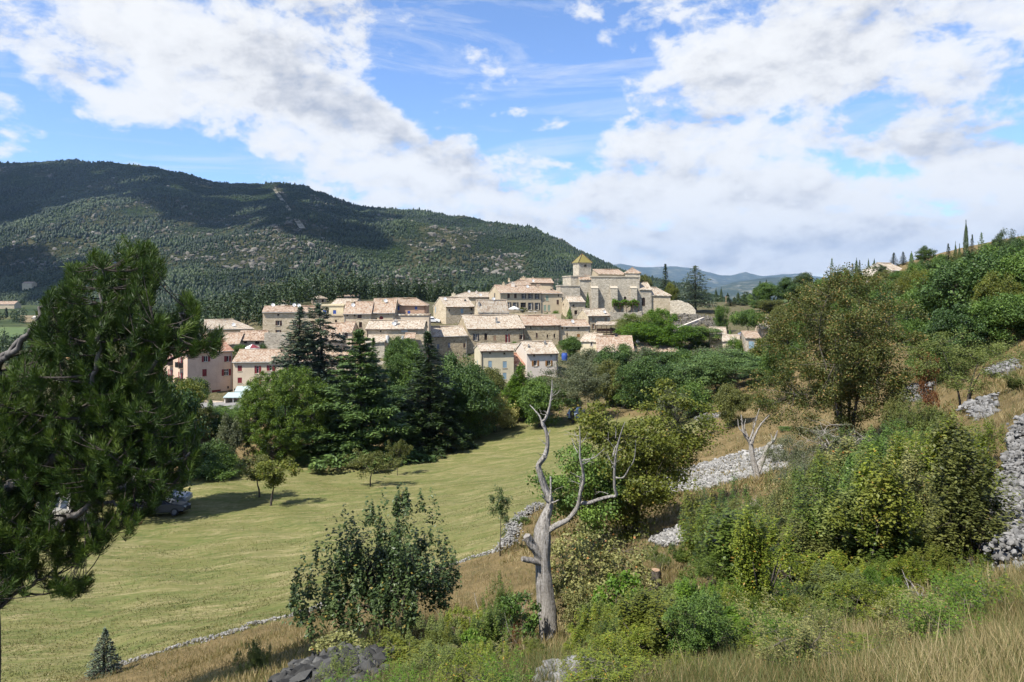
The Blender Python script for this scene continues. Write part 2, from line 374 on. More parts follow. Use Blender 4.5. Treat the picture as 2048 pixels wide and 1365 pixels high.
def ground_mat():
    t = NT('ground'); p = t.pos()
    a, b, c = t.noise(p, .35, 5, .6), t.noise(p, 2.2, 5, .65), t.noise(p, 9.0, 4, .7)
    # dry slope: straw, bare earth, some green
    dry = t.ramp(t.math('ADD', t.math('MULTIPLY', a, .45), t.math('MULTIPLY', b, .55)), [(.30, (.085, .078, .034)), (.47, (.165, .122, .055)), (.60, (.235, .170, .080)), (.75, (.30, .235, .13))])
    dry = t.mix(t.math('MULTIPLY', t.ramp(c, [(.5, 0.0), (.7, 1.0)]), .35), dry, (.12, .11, .05))
    # mown meadow: green stubble under swaths of cut hay
    sw = t.noise(t.scale(p, .16, .9, 1, R(-12)), 1.0, 6, .70, .6)
    sw2 = t.noise(t.scale(p, .9, 5.0, 1, R(-12)), 1.0, 5, .75, .3)
    m = t.math('ADD', t.math('ADD', t.math('MULTIPLY', sw, .42), t.math('MULTIPLY', sw2, .40)), t.math('MULTIPLY', b, .18))
    mead = t.ramp(m, [(.39, (.085, .112, .030)), (.46, (.140, .155, .048)), (.525, (.205, .190, .076)), (.60, (.33, .28, .14))])
    mead = t.mix(t.ramp(a, [(.46, 0.0), (.64, .5)]), mead, t.mix(b, (.125, .135, .038), (.19, .17, .062)))
    vil = t.ramp(b, [(.35, (.06, .07, .026)), (.55, (.13, .11, .06)), (.7, (.24, .21, .15))])
    val = t.ramp(t.noise(p, .02, 6, .6), [(.35, (.030, .048, .018)), (.5, (.055, .075, .028)), (.58, (.12, .12, .05)), (.68, (.22, .18, .10))])
    scr = t.ramp(t.math('ADD', t.math('MULTIPLY', b, .6), t.math('MULTIPLY', c, .4)), [(.35, (.055, .07, .025)), (.5, (.12, .115, .05)), (.68, (.24, .20, .115))])
    col = t.mix(t.attr('scrub'), dry, scr)
    col = t.mix(t.attr('meadow'), col, mead); col = t.mix(t.attr('village'), col, vil); col = t.mix(t.attr('valley'), col, val)
    h = t.math('ADD', t.math('MULTIPLY', b, .3), t.math('ADD', t.math('MULTIPLY', c, .25), t.math('MULTIPLY', sw2, .5)))
    return t.principled(col, .95, t.bump(h, .9, .16), .1)
M['ground'] = ground_mat()
build_ground()

# ------------------------------------------------------------------ hills
def vnoise(x, y, seed=0):
    """smooth value noise on a lattice, vectorised"""
    xi = np.floor(x).astype(np.int64); yi = np.floor(y).astype(np.int64); fx = x - xi; fy = y - yi
    def h(a, b):
        n = (a * 374761393 + b * 668265263 + seed * 1442695041) & 0x7fffffff
        n = ((n ^ (n >> 13)) * 1274126177) & 0x7fffffff
        return ((n ^ (n >> 16)) & 0xffff) / 65535.0
    sx = fx * fx * (3 - 2 * fx); sy = fy * fy * (3 - 2 * fy)
    return (h(xi, yi) * (1 - sx) + h(xi + 1, yi) * sx) * (1 - sy) + (h(xi, yi + 1) * (1 - sx) + h(xi + 1, yi + 1) * sx) * sy
def fbm(x, y, o=5, seed=0, g=.5):
    s = 0; a = 1; tot = 0
    for k in range(o):
        s = s + a * vnoise(x * 2 ** k, y * 2 ** k, seed + k * 17); tot += a; a *= g
    return s / tot

SKYLINE = [(-900,420),(-500,372),(-200,338),(0,328),(120,322),(200,325),(310,335),(380,350),(430,366),(480,368),(540,367),(600,372),(650,390),(720,413),(800,420),(900,430),(980,442),(1060,458),(1110,475),(1150,497),(1200,527),(1240,549),(1290,566),(1350,585),(1450,640)]
def hill_point(px, t):
    """a point of the big wooded hill: t = 0 at its foot, 1 at its crest"""
    sk = np.interp(px, [a for a, b in SKYLINE], [b for a, b in SKYLINE])
    d_top = np.interp(px, [-900, 0, 600, 900, 1200, 1450], [2700, 2500, 2300, 1900, 1500, 1300])
    d_foot = np.interp(px, [-900, 0, 400, 700, 1000, 1450], [1000, 900, 620, 560, 700, 900])
    foot = np.interp(px, [-900, 0, 300, 600, 1000, 1450], [640, 622, 630, 640, 645, 650])
    d = d_foot + (d_top - d_foot) * t ** 1.15
    py = foot + (sk - foot) * (1 - (1 - t) ** 1.25)
    x = (px - CX) / F * d; z = (HY - py) / F * d
    w = np.sin(np.clip(t, 0, 1) * math.pi)
    gul = fbm(x / 420 + 3, d / 700, 5, 5) - .5
    z = z + w * gul * 150 + (fbm(x / 60, d / 60, 4, 9) - .5) * 14 * np.clip(t * 8, 0, 1)
    return x, d, z
def clearing(x, d, px, t):
    """0 = wood, 1 = bare rock or dry grass"""
    n = fbm(x / 110, d / 150, 5, 21)
    g = np.exp(-((px - 480) / 330) ** 2 - ((t - .52) / .22) ** 2) * .17 + np.exp(-((px - 700) / 330) ** 2 - ((t - .26) / .13) ** 2) * .17 \
        + np.exp(-((px - 240) / 60) ** 2 - ((t - .22) / .07) ** 2) * .34 + np.exp(-((px - (40 + (0.40 - t) * 500)) / 22) ** 2 - ((t - .28) / .12) ** 2) * .30
    cut = np.exp(-((px - (546 + (1 - t) * 150)) / 4.5) ** 2) * ((t > .50) & (t < .97)) * .7
    return np.clip((n + g + cut - .615) / .09, 0, 1)

def hill_mat():
    t = NT('hill'); p = t.pos()
    a, b = t.noise(p, .02, 6, .65), t.noise(p, .11, 5, .7)
    wood = t.ramp(b, [(.35, (.010, .020, .006)), (.6, (.026, .040, .011))])
    bare = t.ramp(t.math('ADD', t.math('MULTIPLY', a, .4), t.math('MULTIPLY', b, .6)), [(.36, (.016, .025, .008)), (.50, (.036, .040, .015)), (.58, (.085, .075, .042)), (.66, (.21, .195, .165))])
    col = t.mix(t.attr('bare'), wood, bare)
    return t.principled(col, .95, t.bump(b, 1.0, 3.0), .05)
M['hill'] = hill_mat()
def build_hill():
    pxs = np.linspace(-900, 1450, 330); ts = np.concatenate([np.linspace(0, 1, 130), [1.06, 1.2]])
    PX, T = np.meshgrid(pxs, ts)
    X, D, Z = hill_point(PX, np.minimum(T, 1.0))
    over = np.maximum(T - 1, 0); k = 1 + over * 2.0; X = X * k; D = D * k; Z = Z - over * 1200
    nc = len(pxs); i = np.arange(len(ts) - 1)[:, None] * nc; j = np.arange(nc - 1)[None]
    Z[0] -= 40
    Q = np.stack([i + j, i + j + 1, i + nc + j + 1, i + nc + j], -1).reshape(-1, 4)
    o = MB().add(np.stack([X, D, Z], -1).reshape(-1, 3), Q).obj('hill', M['hill'], None, True)
    a = o.data.attributes.new('bare', 'FLOAT', 'POINT'); a.data.foreach_set('value', clearing(X, D, PX, T).astype(np.float32).ravel())
    tag(o, kind='structure')
build_hill()

FAR = [ # (distance, base row, skyline, seed)
 ('mountain_range', 15000, [(900,560),(1100,540),(1190,531),(1240,528),(1290,535),(1350,533),(1400,540),(1440,551),(1465,551),(1480,547),(1490,543),(1500,547),(1520,552),(1560,550),(1610,548),(1650,556),(1800,560),(2300,552),(3000,540)], 590, 3),
 ('mountain_ridge', 8200, [(1250,600),(1380,585),(1430,576),(1480,563),(1530,556),(1600,553),(1650,561),(1760,556),(1900,565),(2400,560),(3000,560)], 605, 8),
]
def far_mat():
    t = NT('far_hill'); p = t.pos()
    n = t.noise(p, .0045, 7, .68)
    c = t.ramp(n, [(.36, (.022, .036, .018)), (.52, (.045, .06, .03)), (.60, (.12, .12, .075)), (.70, (.33, .31, .27))])
    return t.principled(c, .95, t.bump(n, 1.0, 60.0), .05)
M['far_hill'] = far_mat()
def build_far():
    for name, d, sk, base, seed in FAR:
        pxs = np.linspace(sk[0][0], sk[-1][0], 260); ts = np.concatenate([np.linspace(0, 1, 40), [1.1]])
        PX, T = np.meshgrid(pxs, ts); S = np.interp(PX, [a for a, b in sk], [b for a, b in sk])
        Tt = np.minimum(T, 1)
        D = d * (.72 + .28 * Tt) * (1 + np.maximum(T - 1, 0)); X = (PX - CX) / F * D
        Z = (HY - (base + (S - base) * Tt ** .9)) / F * D
        Z += (fbm(X / 700, D / 700, 5, seed) - .5) * d * .022 * np.sin(Tt * math.pi) + (fbm(X / 220, D / 220, 4, seed + 40) - .5) * d * .0035 * np.clip(Tt * 3, 0, 1)
        Z -= np.maximum(T - 1, 0) * 3000; Z[0] -= 300
        nc = len(pxs); i = np.arange(len(ts) - 1)[:, None] * nc; j = np.arange(nc - 1)[None]
        Q = np.stack([i + j, i + j + 1, i + nc + j + 1, i + nc + j], -1).reshape(-1, 4)
        tag(MB().add(np.stack([X, D, Z], -1).reshape(-1, 3), Q).obj(name, M['far_hill'], None, True), kind='structure')
build_far()

def build_firebreak():
    px = np.linspace(549, 606, 40); py = np.linspace(381, 461, 40); mb = MB(); A = []
    tt = np.linspace(.15, 1, 1500)
    for a, b in zip(px, py):
        x, d, z = hill_point(np.full(1500, a), tt); i = abs(HY - F * z / d - b).argmin(); A.append((x[i], d[i], z[i] + 3.0))
    A = np.array(A); A[:, 2] += np.sin(np.arange(40)) * .2; B = A.copy(); w = 4.2 + 2.2 * fbm(np.arange(40) / 3.0, np.arange(40) * .3, 3, 5); A[:, 0] -= w; B[:, 0] += w; i = np.arange(39)
    t = NT('bare_earth_track'); n = t.noise(t.pos(), .05, 5)
    tag(mb.add(np.vstack([A, B]), np.stack([i, 40 + i, 41 + i, i + 1], -1)).obj('firebreak', t.principled(t.ramp(n, [(.4, (.10,.09,.05)), (.6, (.34,.29,.21))]), .95)), kind='structure')
build_firebreak()

def build_shadow_cloud():
    """the cloud added out of frame, unseen, its blobs laid to shade the upper wooded hill"""
    r = np.random.default_rng(3); px = r.uniform(-700, 760, 640); t = r.uniform(.05, 1.0, 640); x, d, z = hill_point(px, t)
    edge = .60 + .10 * np.sin(px / 130) - .22 * np.clip((120 - px) / 300, 0, 1) - .10 * np.clip((px - 560) / 200, 0, 1)
    ok = (t > edge) | ((px < 190) & (t > .12) & (t < .30)); x, d, z = x[ok], d[ok], z[ok]; q = (2100 + r.normal(0, 50, len(x)) - z) / sd.z
    C = np.stack([x + sd.x * q, d + sd.y * q, z + sd.z * q], 1); n = len(C); a, b = np.meshgrid(np.linspace(0, 2 * math.pi, 11)[:-1], np.linspace(.0, math.pi, 7)); k = a.shape
    S_ = np.stack([np.cos(a) * np.sin(b), np.sin(a) * np.sin(b), np.cos(b)], -1); mb = MB(); i = np.arange(6)[:, None] * 10; j = np.arange(10)[None]
    Q = np.stack([i + j, i + 10 + j, i + 10 + (j + 1) % 10, i + (j + 1) % 10], -1).reshape(-1, 4)
    for c in C: mb.add((S_ * r.uniform(40, 80) * np.array([1.2, 1.0, .55]) * r.uniform(.88, 1.12, (*k, 1)) + c).reshape(-1, 3), Q)
    m = NT('shadow_cloud'); tag(mb.obj('shadow_cloud', m.principled((.9, .9, .9), 1.0, None, 0, k=1.0), None, True), kind='stuff')
build_shadow_cloud()

def build_haze():
    t = NT('haze'); v = t.n('ShaderNodeVolumePrincipled')
    v.inputs['Color'].default_value = (.48, .70, 1.0, 1); v.inputs['Density'].default_value = 3.8e-5; v.inputs['Anisotropy'].default_value = .2
    t.l(v.outputs[0], t.out.inputs['Volume'])
    mb = MB(); box(mb, -19000, 23000, -60, 18500, -900, 1300)
    tag(mb.obj('haze', t.m), kind='stuff')
build_haze()
# ------------------------------------------------------------------ building materials
def stone_mat(name, tones, mortar, sc_=3.2, bumpy=.5):
    t = NT(name); uv = t.uv()
    v = t.scale(uv, sc_, sc_ * 1.5, 1)
    wz = t.n('ShaderNodeTexNoise'); wz.inputs['Scale'].default_value = 1.2; t.l(v, wz.inputs['Vector'])
    ad = t.n('ShaderNodeVectorMath', operation='MULTIPLY_ADD'); t.l(wz.outputs['Color'], ad.inputs[0]); ad.inputs[1].default_value = (.7, .7, 0); t.l(v, ad.inputs[2])
    vo = t.n('ShaderNodeTexVoronoi'); vo.inputs['Scale'].default_value = 1.0; t.l(ad.outputs[0], vo.inputs['Vector'])
    ve = t.n('ShaderNodeTexVoronoi', feature='DISTANCE_TO_EDGE'); ve.inputs['Scale'].default_value = 1.0; t.l(ad.outputs[0], ve.inputs['Vector'])
    sp = t.n('ShaderNodeSeparateColor'); t.l(vo.outputs['Color'], sp.inputs[0])
    c = t.ramp(sp.outputs[0], [(.05, tones[0]), (.4, tones[1]), (.7, tones[2]), (.95, tones[3])])
    n = t.noise(uv, .35, 5, .65); n2 = t.noise(uv, 2.5, 4)
    c = t.mix(t.ramp(ve.outputs[0], [(.0, 1.0), (.10, 0.0)]), c, mortar)
    c = t.mix(t.math('MULTIPLY', t.ramp(n, [(.35, 1.0), (.65, 0.0)]), .45), c, tuple(x * .62 for x in tones[1]))
    c = t.mix(t.math('MULTIPLY', n2, .35), c, mortar)
    return t.principled(c, .9, t.bump(t.math('ADD', ve.outputs[0], t.math('MULTIPLY', n2, .3)), bumpy, .06), .15, k=.88)

def stucco_mat(name, col, stain=.45):
    t = NT(name); uv = t.uv(); n = t.noise(uv, .45, 6, .65); n2 = t.noise(t.scale(uv, 1.6, .25, 1), 1.0, 5, .6); n3 = t.noise(uv, 9, 3)
    c = t.mix(t.math('MULTIPLY', t.ramp(n, [(.4, 0.0), (.7, 1.0)]), stain), col, tuple(x * .62 for x in col))
    c = t.mix(t.math('MULTIPLY', t.ramp(n2, [(.5, 0.0), (.75, 1.0)]), stain), c, (col[0] * .7, col[1] * .68, col[2] * .64))
    return t.principled(c, .92, t.bump(n3, .25, .02), .12, k=.88)

def tile_mat(name, tones, mossy=.35):
    t = NT(name); uv = t.uv(); s = t.n('ShaderNodeSeparateXYZ'); t.l(uv, s.inputs[0])
    cu = t.math('FLOOR', t.math('MULTIPLY', s.outputs[0], 1 / .26)); cv = t.math('FLOOR', t.math('MULTIPLY', s.outputs[1], 1 / .42))
    cb = t.n('ShaderNodeCombineXYZ'); t.l(cu, cb.inputs[0]); t.l(cv, cb.inputs[1])
    wn = t.n('ShaderNodeTexWhiteNoise', noise_dimensions='2D'); t.l(cb.outputs[0], wn.inputs['Vector'])
    n = t.noise(uv, .5, 5, .65); n2 = t.noise(uv, 1.7, 4, .6)
    f = t.math('ADD', t.math('MULTIPLY', wn.outputs['Value'], .70), t.math('MULTIPLY', t.math('ADD', n, n2), .16))
    c = t.ramp(f, [(.12, tones[0]), (.32, tones[1]), (.55, tones[2]), (.80, tones[3])])
    c = t.mix(t.math('MULTIPLY', t.ramp(n2, [(.52, 0.0), (.72, 1.0)]), mossy), c, (.16, .13, .09))
    w = t.math('SINE', t.math('MULTIPLY', s.outputs[0], 2 * math.pi / .26))
    row = t.math('FRACT', t.math('MULTIPLY', s.outputs[1], 1 / .42))
    c = t.mix(t.ramp(w, [(-.0, .55), (.35, 0.0)]), c, (.17, .10, .065))
    h = t.math('ADD', t.math('MULTIPLY', w, .5), t.math('MULTIPLY', row, -.35))
    return t.principled(c, .85, t.bump(h, .9, .09), .15)

M['stone'] = stone_mat('rubble_stone', [(.30,.24,.155), (.46,.375,.25), (.56,.465,.325), (.64,.55,.41)], (.58,.485,.345))
M['stone_brown'] = stone_mat('brown_rubble_stone', [(.20,.155,.10), (.36,.29,.185), (.46,.375,.245), (.56,.47,.33)], (.47,.39,.26), 2.6, .7)
M['stone_grey'] = stone_mat('grey_rubble_stone', [(.22,.19,.145), (.38,.335,.26), (.49,.435,.34), (.60,.54,.43)], (.50,.44,.34), 2.6, .6)
M['stucco_pink'] = stucco_mat('pink_render', (.60,.44,.335))
M['stucco_beige'] = stucco_mat('beige_render', (.58,.47,.345))
M['stucco_cream'] = stucco_mat('cream_render', (.66,.57,.38))
M['stucco_sand'] = stucco_mat('sand_render', (.50,.41,.28))
M['stucco_brown'] = stucco_mat('pinkish_brown_render', (.45,.30,.21))
M['stucco_white'] = stucco_mat('white_render', (.62,.55,.47), .2)
M['stucco_grey'] = stucco_mat('grey_render', (.42,.39,.35))
M['stucco_straw'] = stucco_mat('straw_render', (.60,.53,.37))
M['stucco_rose'] = stucco_mat('rose_render', (.55,.28,.24))
M['tile'] = tile_mat('canal_tiles', [(0.323,0.203,0.131), (0.490,0.348,0.239), (0.588,0.449,0.325), (0.647,0.556,0.439)])
M['tile_pale'] = tile_mat('pale_canal_tiles', [(0.353,0.268,0.188), (0.568,0.460,0.342), (0.686,0.589,0.445), (0.745,0.696,0.570)])
M['tile_red'] = tile_mat('red_canal_tiles', [(.32,.135,.085), (.48,.225,.15), (.56,.31,.21), (.62,.42,.30)])
M['tile_grey'] = tile_mat('weathered_canal_tiles', [(.24,.16,.11), (.42,.29,.20), (.58,.43,.31), (.68,.56,.44)], .35)
def glazed():
    t = NT('glazed_yellow_tiles'); uv = t.uv()
    br = t.n('ShaderNodeTexBrick'); t.l(uv, br.inputs['Vector']); br.inputs['Scale'].default_value = 1; br.inputs['Brick Width'].default_value = .3; br.inputs['Row Height'].default_value = .22
    br.inputs['Color1'].default_value = (.30,.245,.06,1); br.inputs['Color2'].default_value = (.235,.20,.05,1); br.inputs['Mortar'].default_value = (.20,.16,.04,1); br.inputs['Mortar Size'].default_value = .02
    return t.principled(t.mix(t.math('MULTIPLY', t.noise(uv, .8, 4), .5), br.outputs[0], (.18,.15,.06)), .45, t.bump(br.outputs[1], .3, .03), .4)
M['glazed'] = glazed()
M['pane'] = flat_mat('window_glass', (.030,.032,.036), .18, .35)
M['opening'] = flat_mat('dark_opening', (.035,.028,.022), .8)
M['white_paint'] = flat_mat('white_paint', (.72,.71,.68), .5)
M['wood_red'] = flat_mat('oxblood_paint', (.23,.030,.035), .55)
M['wood_brown'] = flat_mat('dark_brown_paint', (.085,.045,.033), .55)
M['wood_dark'] = flat_mat('grey_brown_paint', (.075,.068,.070), .55)
M['wood_blue'] = flat_mat('blue_paint', (.055,.115,.42), .5)
M['wood_pale_blue'] = flat_mat('pale_blue_paint', (.32,.45,.53), .55)
M['wood_grey_blue'] = flat_mat('grey_blue_paint', (.20,.22,.27), .6)
M['wood_green'] = flat_mat('pale_green_paint', (.30,.38,.29), .6)
M['wood_ochre'] = flat_mat('ochre_paint', (.50,.29,.06), .6)
M['wood_tan'] = flat_mat('tan_wood', (.42,.28,.17), .7)
M['wood_orange'] = flat_mat('orange_brown_wood', (.36,.17,.05), .6)
M['dish'] = flat_mat('pale_dish_metal', (.74,.74,.72), .5)
M['metal_dark'] = flat_mat('dark_iron', (.05,.05,.05), .5)
M['zinc'] = flat_mat('zinc', (.34,.33,.31), .5, .4)
M['awning'] = flat_mat('pale_turquoise_canvas', (.44,.54,.52), .8)
M['black'] = flat_mat('black_paint', (.02,.02,.02), .5)

ZT = {1: (320, 560, 2048 / 540), 2: (500, 570, 5.12), 3: (820, 540, 2048 / 340), 4: (1040, 490, 2048 / 420), 5: (1360, 560, 6.825), 6: (900, 660, 4.096), 0: (0, 0, 1)}
def zpx(k, x, y):
    a, b, s = ZT[k]; return a + x / s, b + y / s
Zu = np.array([0, 0, 1.0])

class Vol:
    """one block of a building: a wall with openings and a roof, built in world metres and hung on root"""
    def __init__(s, root, px0, px1, pe, pr, pb, d, yaw=10, D=None, pxs=None, wall='stone', roof='tile', rf=.5, hipl=0.0, hipr=0.0,
                 wins=(), side=(), right=(), chim=(), dish=(), ov=.32, names=('wall', 'roof'), z_add=0.0, label=None, kind='gable'):
        a = R(yaw); s.a = a; s.d = d
        C = at(px0, pe, d); s.C = np.array([C[0], d, 0]); s.U = np.array([math.cos(a), math.sin(a), 0]); s.V = np.array([-math.sin(a), math.cos(a), 0])
        t1 = (px1 - CX) / F
        s.w = (t1 * d - C[0]) / (math.cos(a) - t1 * math.sin(a))
        if D is None:
            D = 8.0
            if pxs is not None:
                t = (pxs - CX) / F; D = float(np.clip((C[0] - t * d) / (math.sin(a) + t * math.cos(a)), 3, 16))
        s.D = D; s.ze = C[2]
        dr = d + D * rf * math.cos(a)
        s.zr = (HY - pr) / F * dr if kind != 'flat' else s.ze
        s.zr = max(s.zr, s.ze + .04)
        crn = [s.W(0, 0), s.W(s.w, 0), s.W(0, D), s.W(s.w, D)]
        s.zb = min((HY - pb) / F * d, min(gz(c[0], c[1]) for c in crn)) - .4
        s.root = root if root is not None else None
        s.rf = rf; s.hipl = hipl; s.hipr = hipr; s.kind = kind
        s.spec = (wall, roof, wins, side, right, chim, dish, ov, names, label)
    def W(s, u, v, z=0.0): return s.C + s.U * u + s.V * v + Zu * z
    def zroof(s, v):
        if s.kind == 'flat': return s.ze
        k = s.rf * s.D
        return s.ze + (s.zr - s.ze) * (v / k if v <= k else 1 - (v - k) / max(s.D - k, 1e-3))
    def u_of(s, px, v=0.0):
        """distance along the front of the point seen at column px, at depth v"""
        P = s.W(0, v); t = (px - CX) / F
        return (t * P[1] - P[0]) / (s.U[0] - t * s.U[1])
    def v_of(s, px, u=0.0):
        P = s.W(u, 0); t = (px - CX) / F
        return (P[0] - t * P[1]) / (-s.V[0] + t * s.V[1])
    def build(s):
        wall, roof, wins, side, right, chim, dish, ov, names, label = s.spec
        root = s.root; o = np.array(root.location)
        L = lambda P: np.asarray(P) - o
        mb = MB(); H = s.ze - s.zb
        fronts = [('f', s.W(0, 0, s.zb), s.U, -s.V, s.w, H, wins), ('l', s.W(0, s.D, s.zb), -s.V, -s.U, s.D, s.zroof(s.D) - s.zb if s.rf < .99 else H, side),
                  ('r', s.W(s.w, 0, s.zb), s.V, s.U, s.D, H, right)]
        bh = s.zroof(s.D) - s.zb if s.rf >= .99 else H
        fronts.append(('b', s.W(s.w, s.D, s.zb), -s.U, s.V, s.w, bh, ()))
        todo = []
        for key, P0, U, N, wd, ht, ws in fronts:
            rects = []
            for wn in ws:
                k, zx, zy, zw, zh, typ = wn[:6]; colr = wn[6] if len(wn) > 6 else None
                px, py = zpx(k, zx, zy); sc_ = ZT[k][2]
                if key == 'f': u = s.u_of(px); Q = s.W(u, 0)
                elif key == 'l': v = s.v_of(px); Q = s.W(0, v); u = s.D - v
                else: v = s.v_of(px, s.w); Q = s.W(s.w, v); u = v
                m = Q[1] / F / sc_; ww = zw * m / max(.35, abs(float(np.dot(U, [1, 0, 0])))) if key != 'f' else zw * m
                hh = zh * m; zc = (HY - py) / F * Q[1] - s.zb
                r = (u - ww / 2, u + ww / 2, zc - hh / 2, zc + hh / 2)
                r = (max(.1, r[0]), min(wd - .1, r[1]), max(.05, r[2]), min(ht - .12, r[3]))
                if r[1] - r[0] > .15 and r[3] - r[2] > .15: rects.append(r); todo.append((P0, U, N, r, typ, colr))
            facade(mb, L(P0), U, N, wd, ht, rects)
            if key in 'lr' and s.kind != 'flat' and not (s.hipl if key == 'l' else s.hipr):
                k = s.rf * s.D; a0 = L(P0) + Zu * ht if key == 'r' else L(s.W(0, s.D, s.ze))
                top = L(s.W(0 if key == 'l' else s.w, k, s.zr - .02))
                A, B = (L(s.W(0, s.D, s.ze if s.rf < .99 else s.zr - .02)), L(s.W(0, 0, s.ze))) if key == 'l' else (L(s.W(s.w, 0, s.ze)), L(s.W(s.w, s.D, s.ze if s.rf < .99 else s.zr - .02)))
                if s.rf < .99: mb.add([A, B, top], [[0, 1, 2]], None, [(0, ht), (wd, ht), (k, ht + s.zr - s.ze)])
                else:
                    bot = L(s.W(0 if key == 'l' else s.w, s.D, s.ze))
                    mb.add([bot, B, A] if key == 'l' else [A, bot, B], [[0, 1, 2]], None, [(0, ht), (wd, ht), (0, ht + s.zr - s.ze)])
        wo = mb.obj(names[0], M[wall], root)
        if label: wo['label'] = label
        # roof
        rm = MB(); th = .16
        def sheet(P, nu, nv, seed):
            """a tiled plane through four corners (eave left, eave right, top right, top left), slightly uneven"""
            P = [np.asarray(p, float) for p in P]
            uu, vv = np.meshgrid(np.linspace(0, 1, nu + 1), np.linspace(0, 1, nv + 1))
            Q = (P[0] * (1 - uu[..., None]) + P[1] * uu[..., None]) * (1 - vv[..., None]) + (P[3] * (1 - uu[..., None]) + P[2] * uu[..., None]) * vv[..., None]
            wv = np.sin(uu * 5.1 + seed) * .09 + np.sin(uu * 11.3 + seed * 2 + vv * 2) * .025 - .07 * np.sin(uu * math.pi) * vv
            Q[..., 2] += wv * min(1, np.linalg.norm(P[1] - P[0]) / 8)
            Lx = np.linalg.norm(P[1] - P[0]); Ly = np.linalg.norm((P[3] + P[2] - P[0] - P[1]) / 2)
            n1 = nu + 1; i = np.arange(nv)[:, None] * n1; j = np.arange(nu)[None]
            q = np.stack([i + j, i + j + 1, i + n1 + j + 1, i + n1 + j], -1).reshape(-1, 4)
            uv = np.stack([uu * Lx + seed, vv * Ly], -1).reshape(-1, 2)
            rm.add(Q.reshape(-1, 3), q, None, uv[q.ravel()])
            E = Q.copy(); E[..., 2] -= th
            rm.add(E.reshape(-1, 3), q[:, ::-1], None, uv[q[:, ::-1].ravel()])
            for row, r2 in ((Q[0], E[0]), (Q[-1], E[-1]), (Q[:, 0], E[:, 0]), (Q[:, -1], E[:, -1])):
                m = len(row); V = np.vstack([row, r2]); k = np.arange(m - 1)
                qq = np.stack([k, k + 1, k + 1 + m, k + m], -1)
                rm.add(V, qq, None, np.tile([[0, 0], [.26, 0], [.26, .1], [0, .1]], (len(qq), 1)))
        w, D, k = s.w, s.D, s.rf * s.D
        sd_ = (abs(s.C[0]) * 1.7 + s.zb) % 6.28
        if s.kind == 'flat':
            c = .18
            for (u0, u1, v0, v1) in ((-c, w + c, -c, c), (-c, w + c, D - c, D + c), (-c, c, c, D - c), (w - c, w + c, c, D - c)):
                V = [L(s.W(u, v, z)) for z in (s.ze, s.ze + .3) for (u, v) in ((u0, v0), (u1, v0), (u1, v1), (u0, v1))]
                rm.add(V, [[0,1,5,4],[1,2,6,5],[2,3,7,6],[3,0,4,7],[4,5,6,7],[3,2,1,0]], None, np.tile([[0, 0], [2, 0], [2, .3], [0, .3]], (6, 1)))
            rm.add([L(s.W(c, c, s.ze + .05)), L(s.W(w - c, c, s.ze + .05)), L(s.W(w - c, D - c, s.ze + .05)), L(s.W(c, D - c, s.ze + .05))], [[0,1,2,3]], None, [(0,0),(w,0),(w,D),(0,D)])
        else:
            sl = (s.zr - s.ze) / max(k, .1); oL = ov if s.hipl else .12; oR = ov if s.hipr else .12
            eL = L(s.W(-oL, -ov, s.ze - ov * sl + .1)); eR = L(s.W(w + oR, -ov, s.ze - ov * sl + .1))
            tL = L(s.W(s.hipl - (0 if s.hipl else .12), k, s.zr + .1)); tR = L(s.W(w - s.hipr + (0 if s.hipr else .12), k, s.zr + .1))
            nx, ny = max(4, int(w / 1.2)), max(2, int(k / 1.5))
            sheet([eL, eR, tR, tL], nx, ny, sd_)
            if s.rf < .99:
                sb = (s.zr - s.ze) / max(D - k, .1)
                bL = L(s.W(-oL, D + ov, s.ze - ov * sb + .1)); bR = L(s.W(w + oR, D + ov, s.ze - ov * sb + .1))
                sheet([bR, bL, tL, tR], nx, ny, sd_ + 1)
                if s.hipl: sheet([bL, eL, tL, tL], 6, 4, sd_ + 2)
                if s.hipr: sheet([eR, bR, tR, tR], 6, 4, sd_ + 3)
            rd = np.array([tL + Zu * .05, tR + Zu * .05]); tube(rm, rd[0] + (rd[1] - rd[0]) * np.linspace(0, 1, 8)[:, None], .13, 6)
        ro = rm.obj(names[1], M[roof], root)
        if s.kind != 'flat' and w > 4.5 and names[0] == 'wall':
            gm = MB(); zg = s.ze - .02; tube(gm, [L(s.W(-.1, -ov - .05, zg - ov * .3)), L(s.W(w / 2, -ov - .05, zg - ov * .3 - .02)), L(s.W(w + .1, -ov - .05, zg - ov * .3))], .075, 6)
            ux = .25 if sd_ > 3 else w - .25
            tube(gm, [L(s.W(ux, -ov - .05, zg - ov * .3)), L(s.W(ux, -.1, zg - .5)), L(s.W(ux, -.1, s.zb))], .055, 5); gm.obj('gutter', M['zinc'] if sd_ % 1 > .4 else M['wood_brown'], root)
        for (P0, U, N, r, typ, colr) in todo: window(root, L(P0), U, N, r, typ, colr, M[wall])
        for c in chim:   # (column, top row, position up the slope 0..1 of the depth, width)
            px, pt, vf, wd = c[:4]; v = vf * D; u = float(np.clip(s.u_of(px, v), .4, w - .4)); P = s.W(u, v); zt = (HY - pt) / F * P[1]; z0 = s.zroof(v) - .4
            zt = max(zt, z0 + .8)
            cm = MB(); b = L(P)
            box(cm, b[0] - wd/2, b[0] + wd/2, b[1] - .3, b[1] + .3, z0 - o[2], zt - o[2] - .12)
            box(cm, b[0] - wd/2 - .07, b[0] + wd/2 + .07, b[1] - .37, b[1] + .37, zt - o[2] - .12, zt - o[2])
            tube(cm, [(b[0], b[1], zt - o[2]), (b[0], b[1], zt - o[2] + .3)], .11, 8)
            cm.obj('chimney', M[c[4] if len(c) > 4 else 'stucco_sand'], ro)
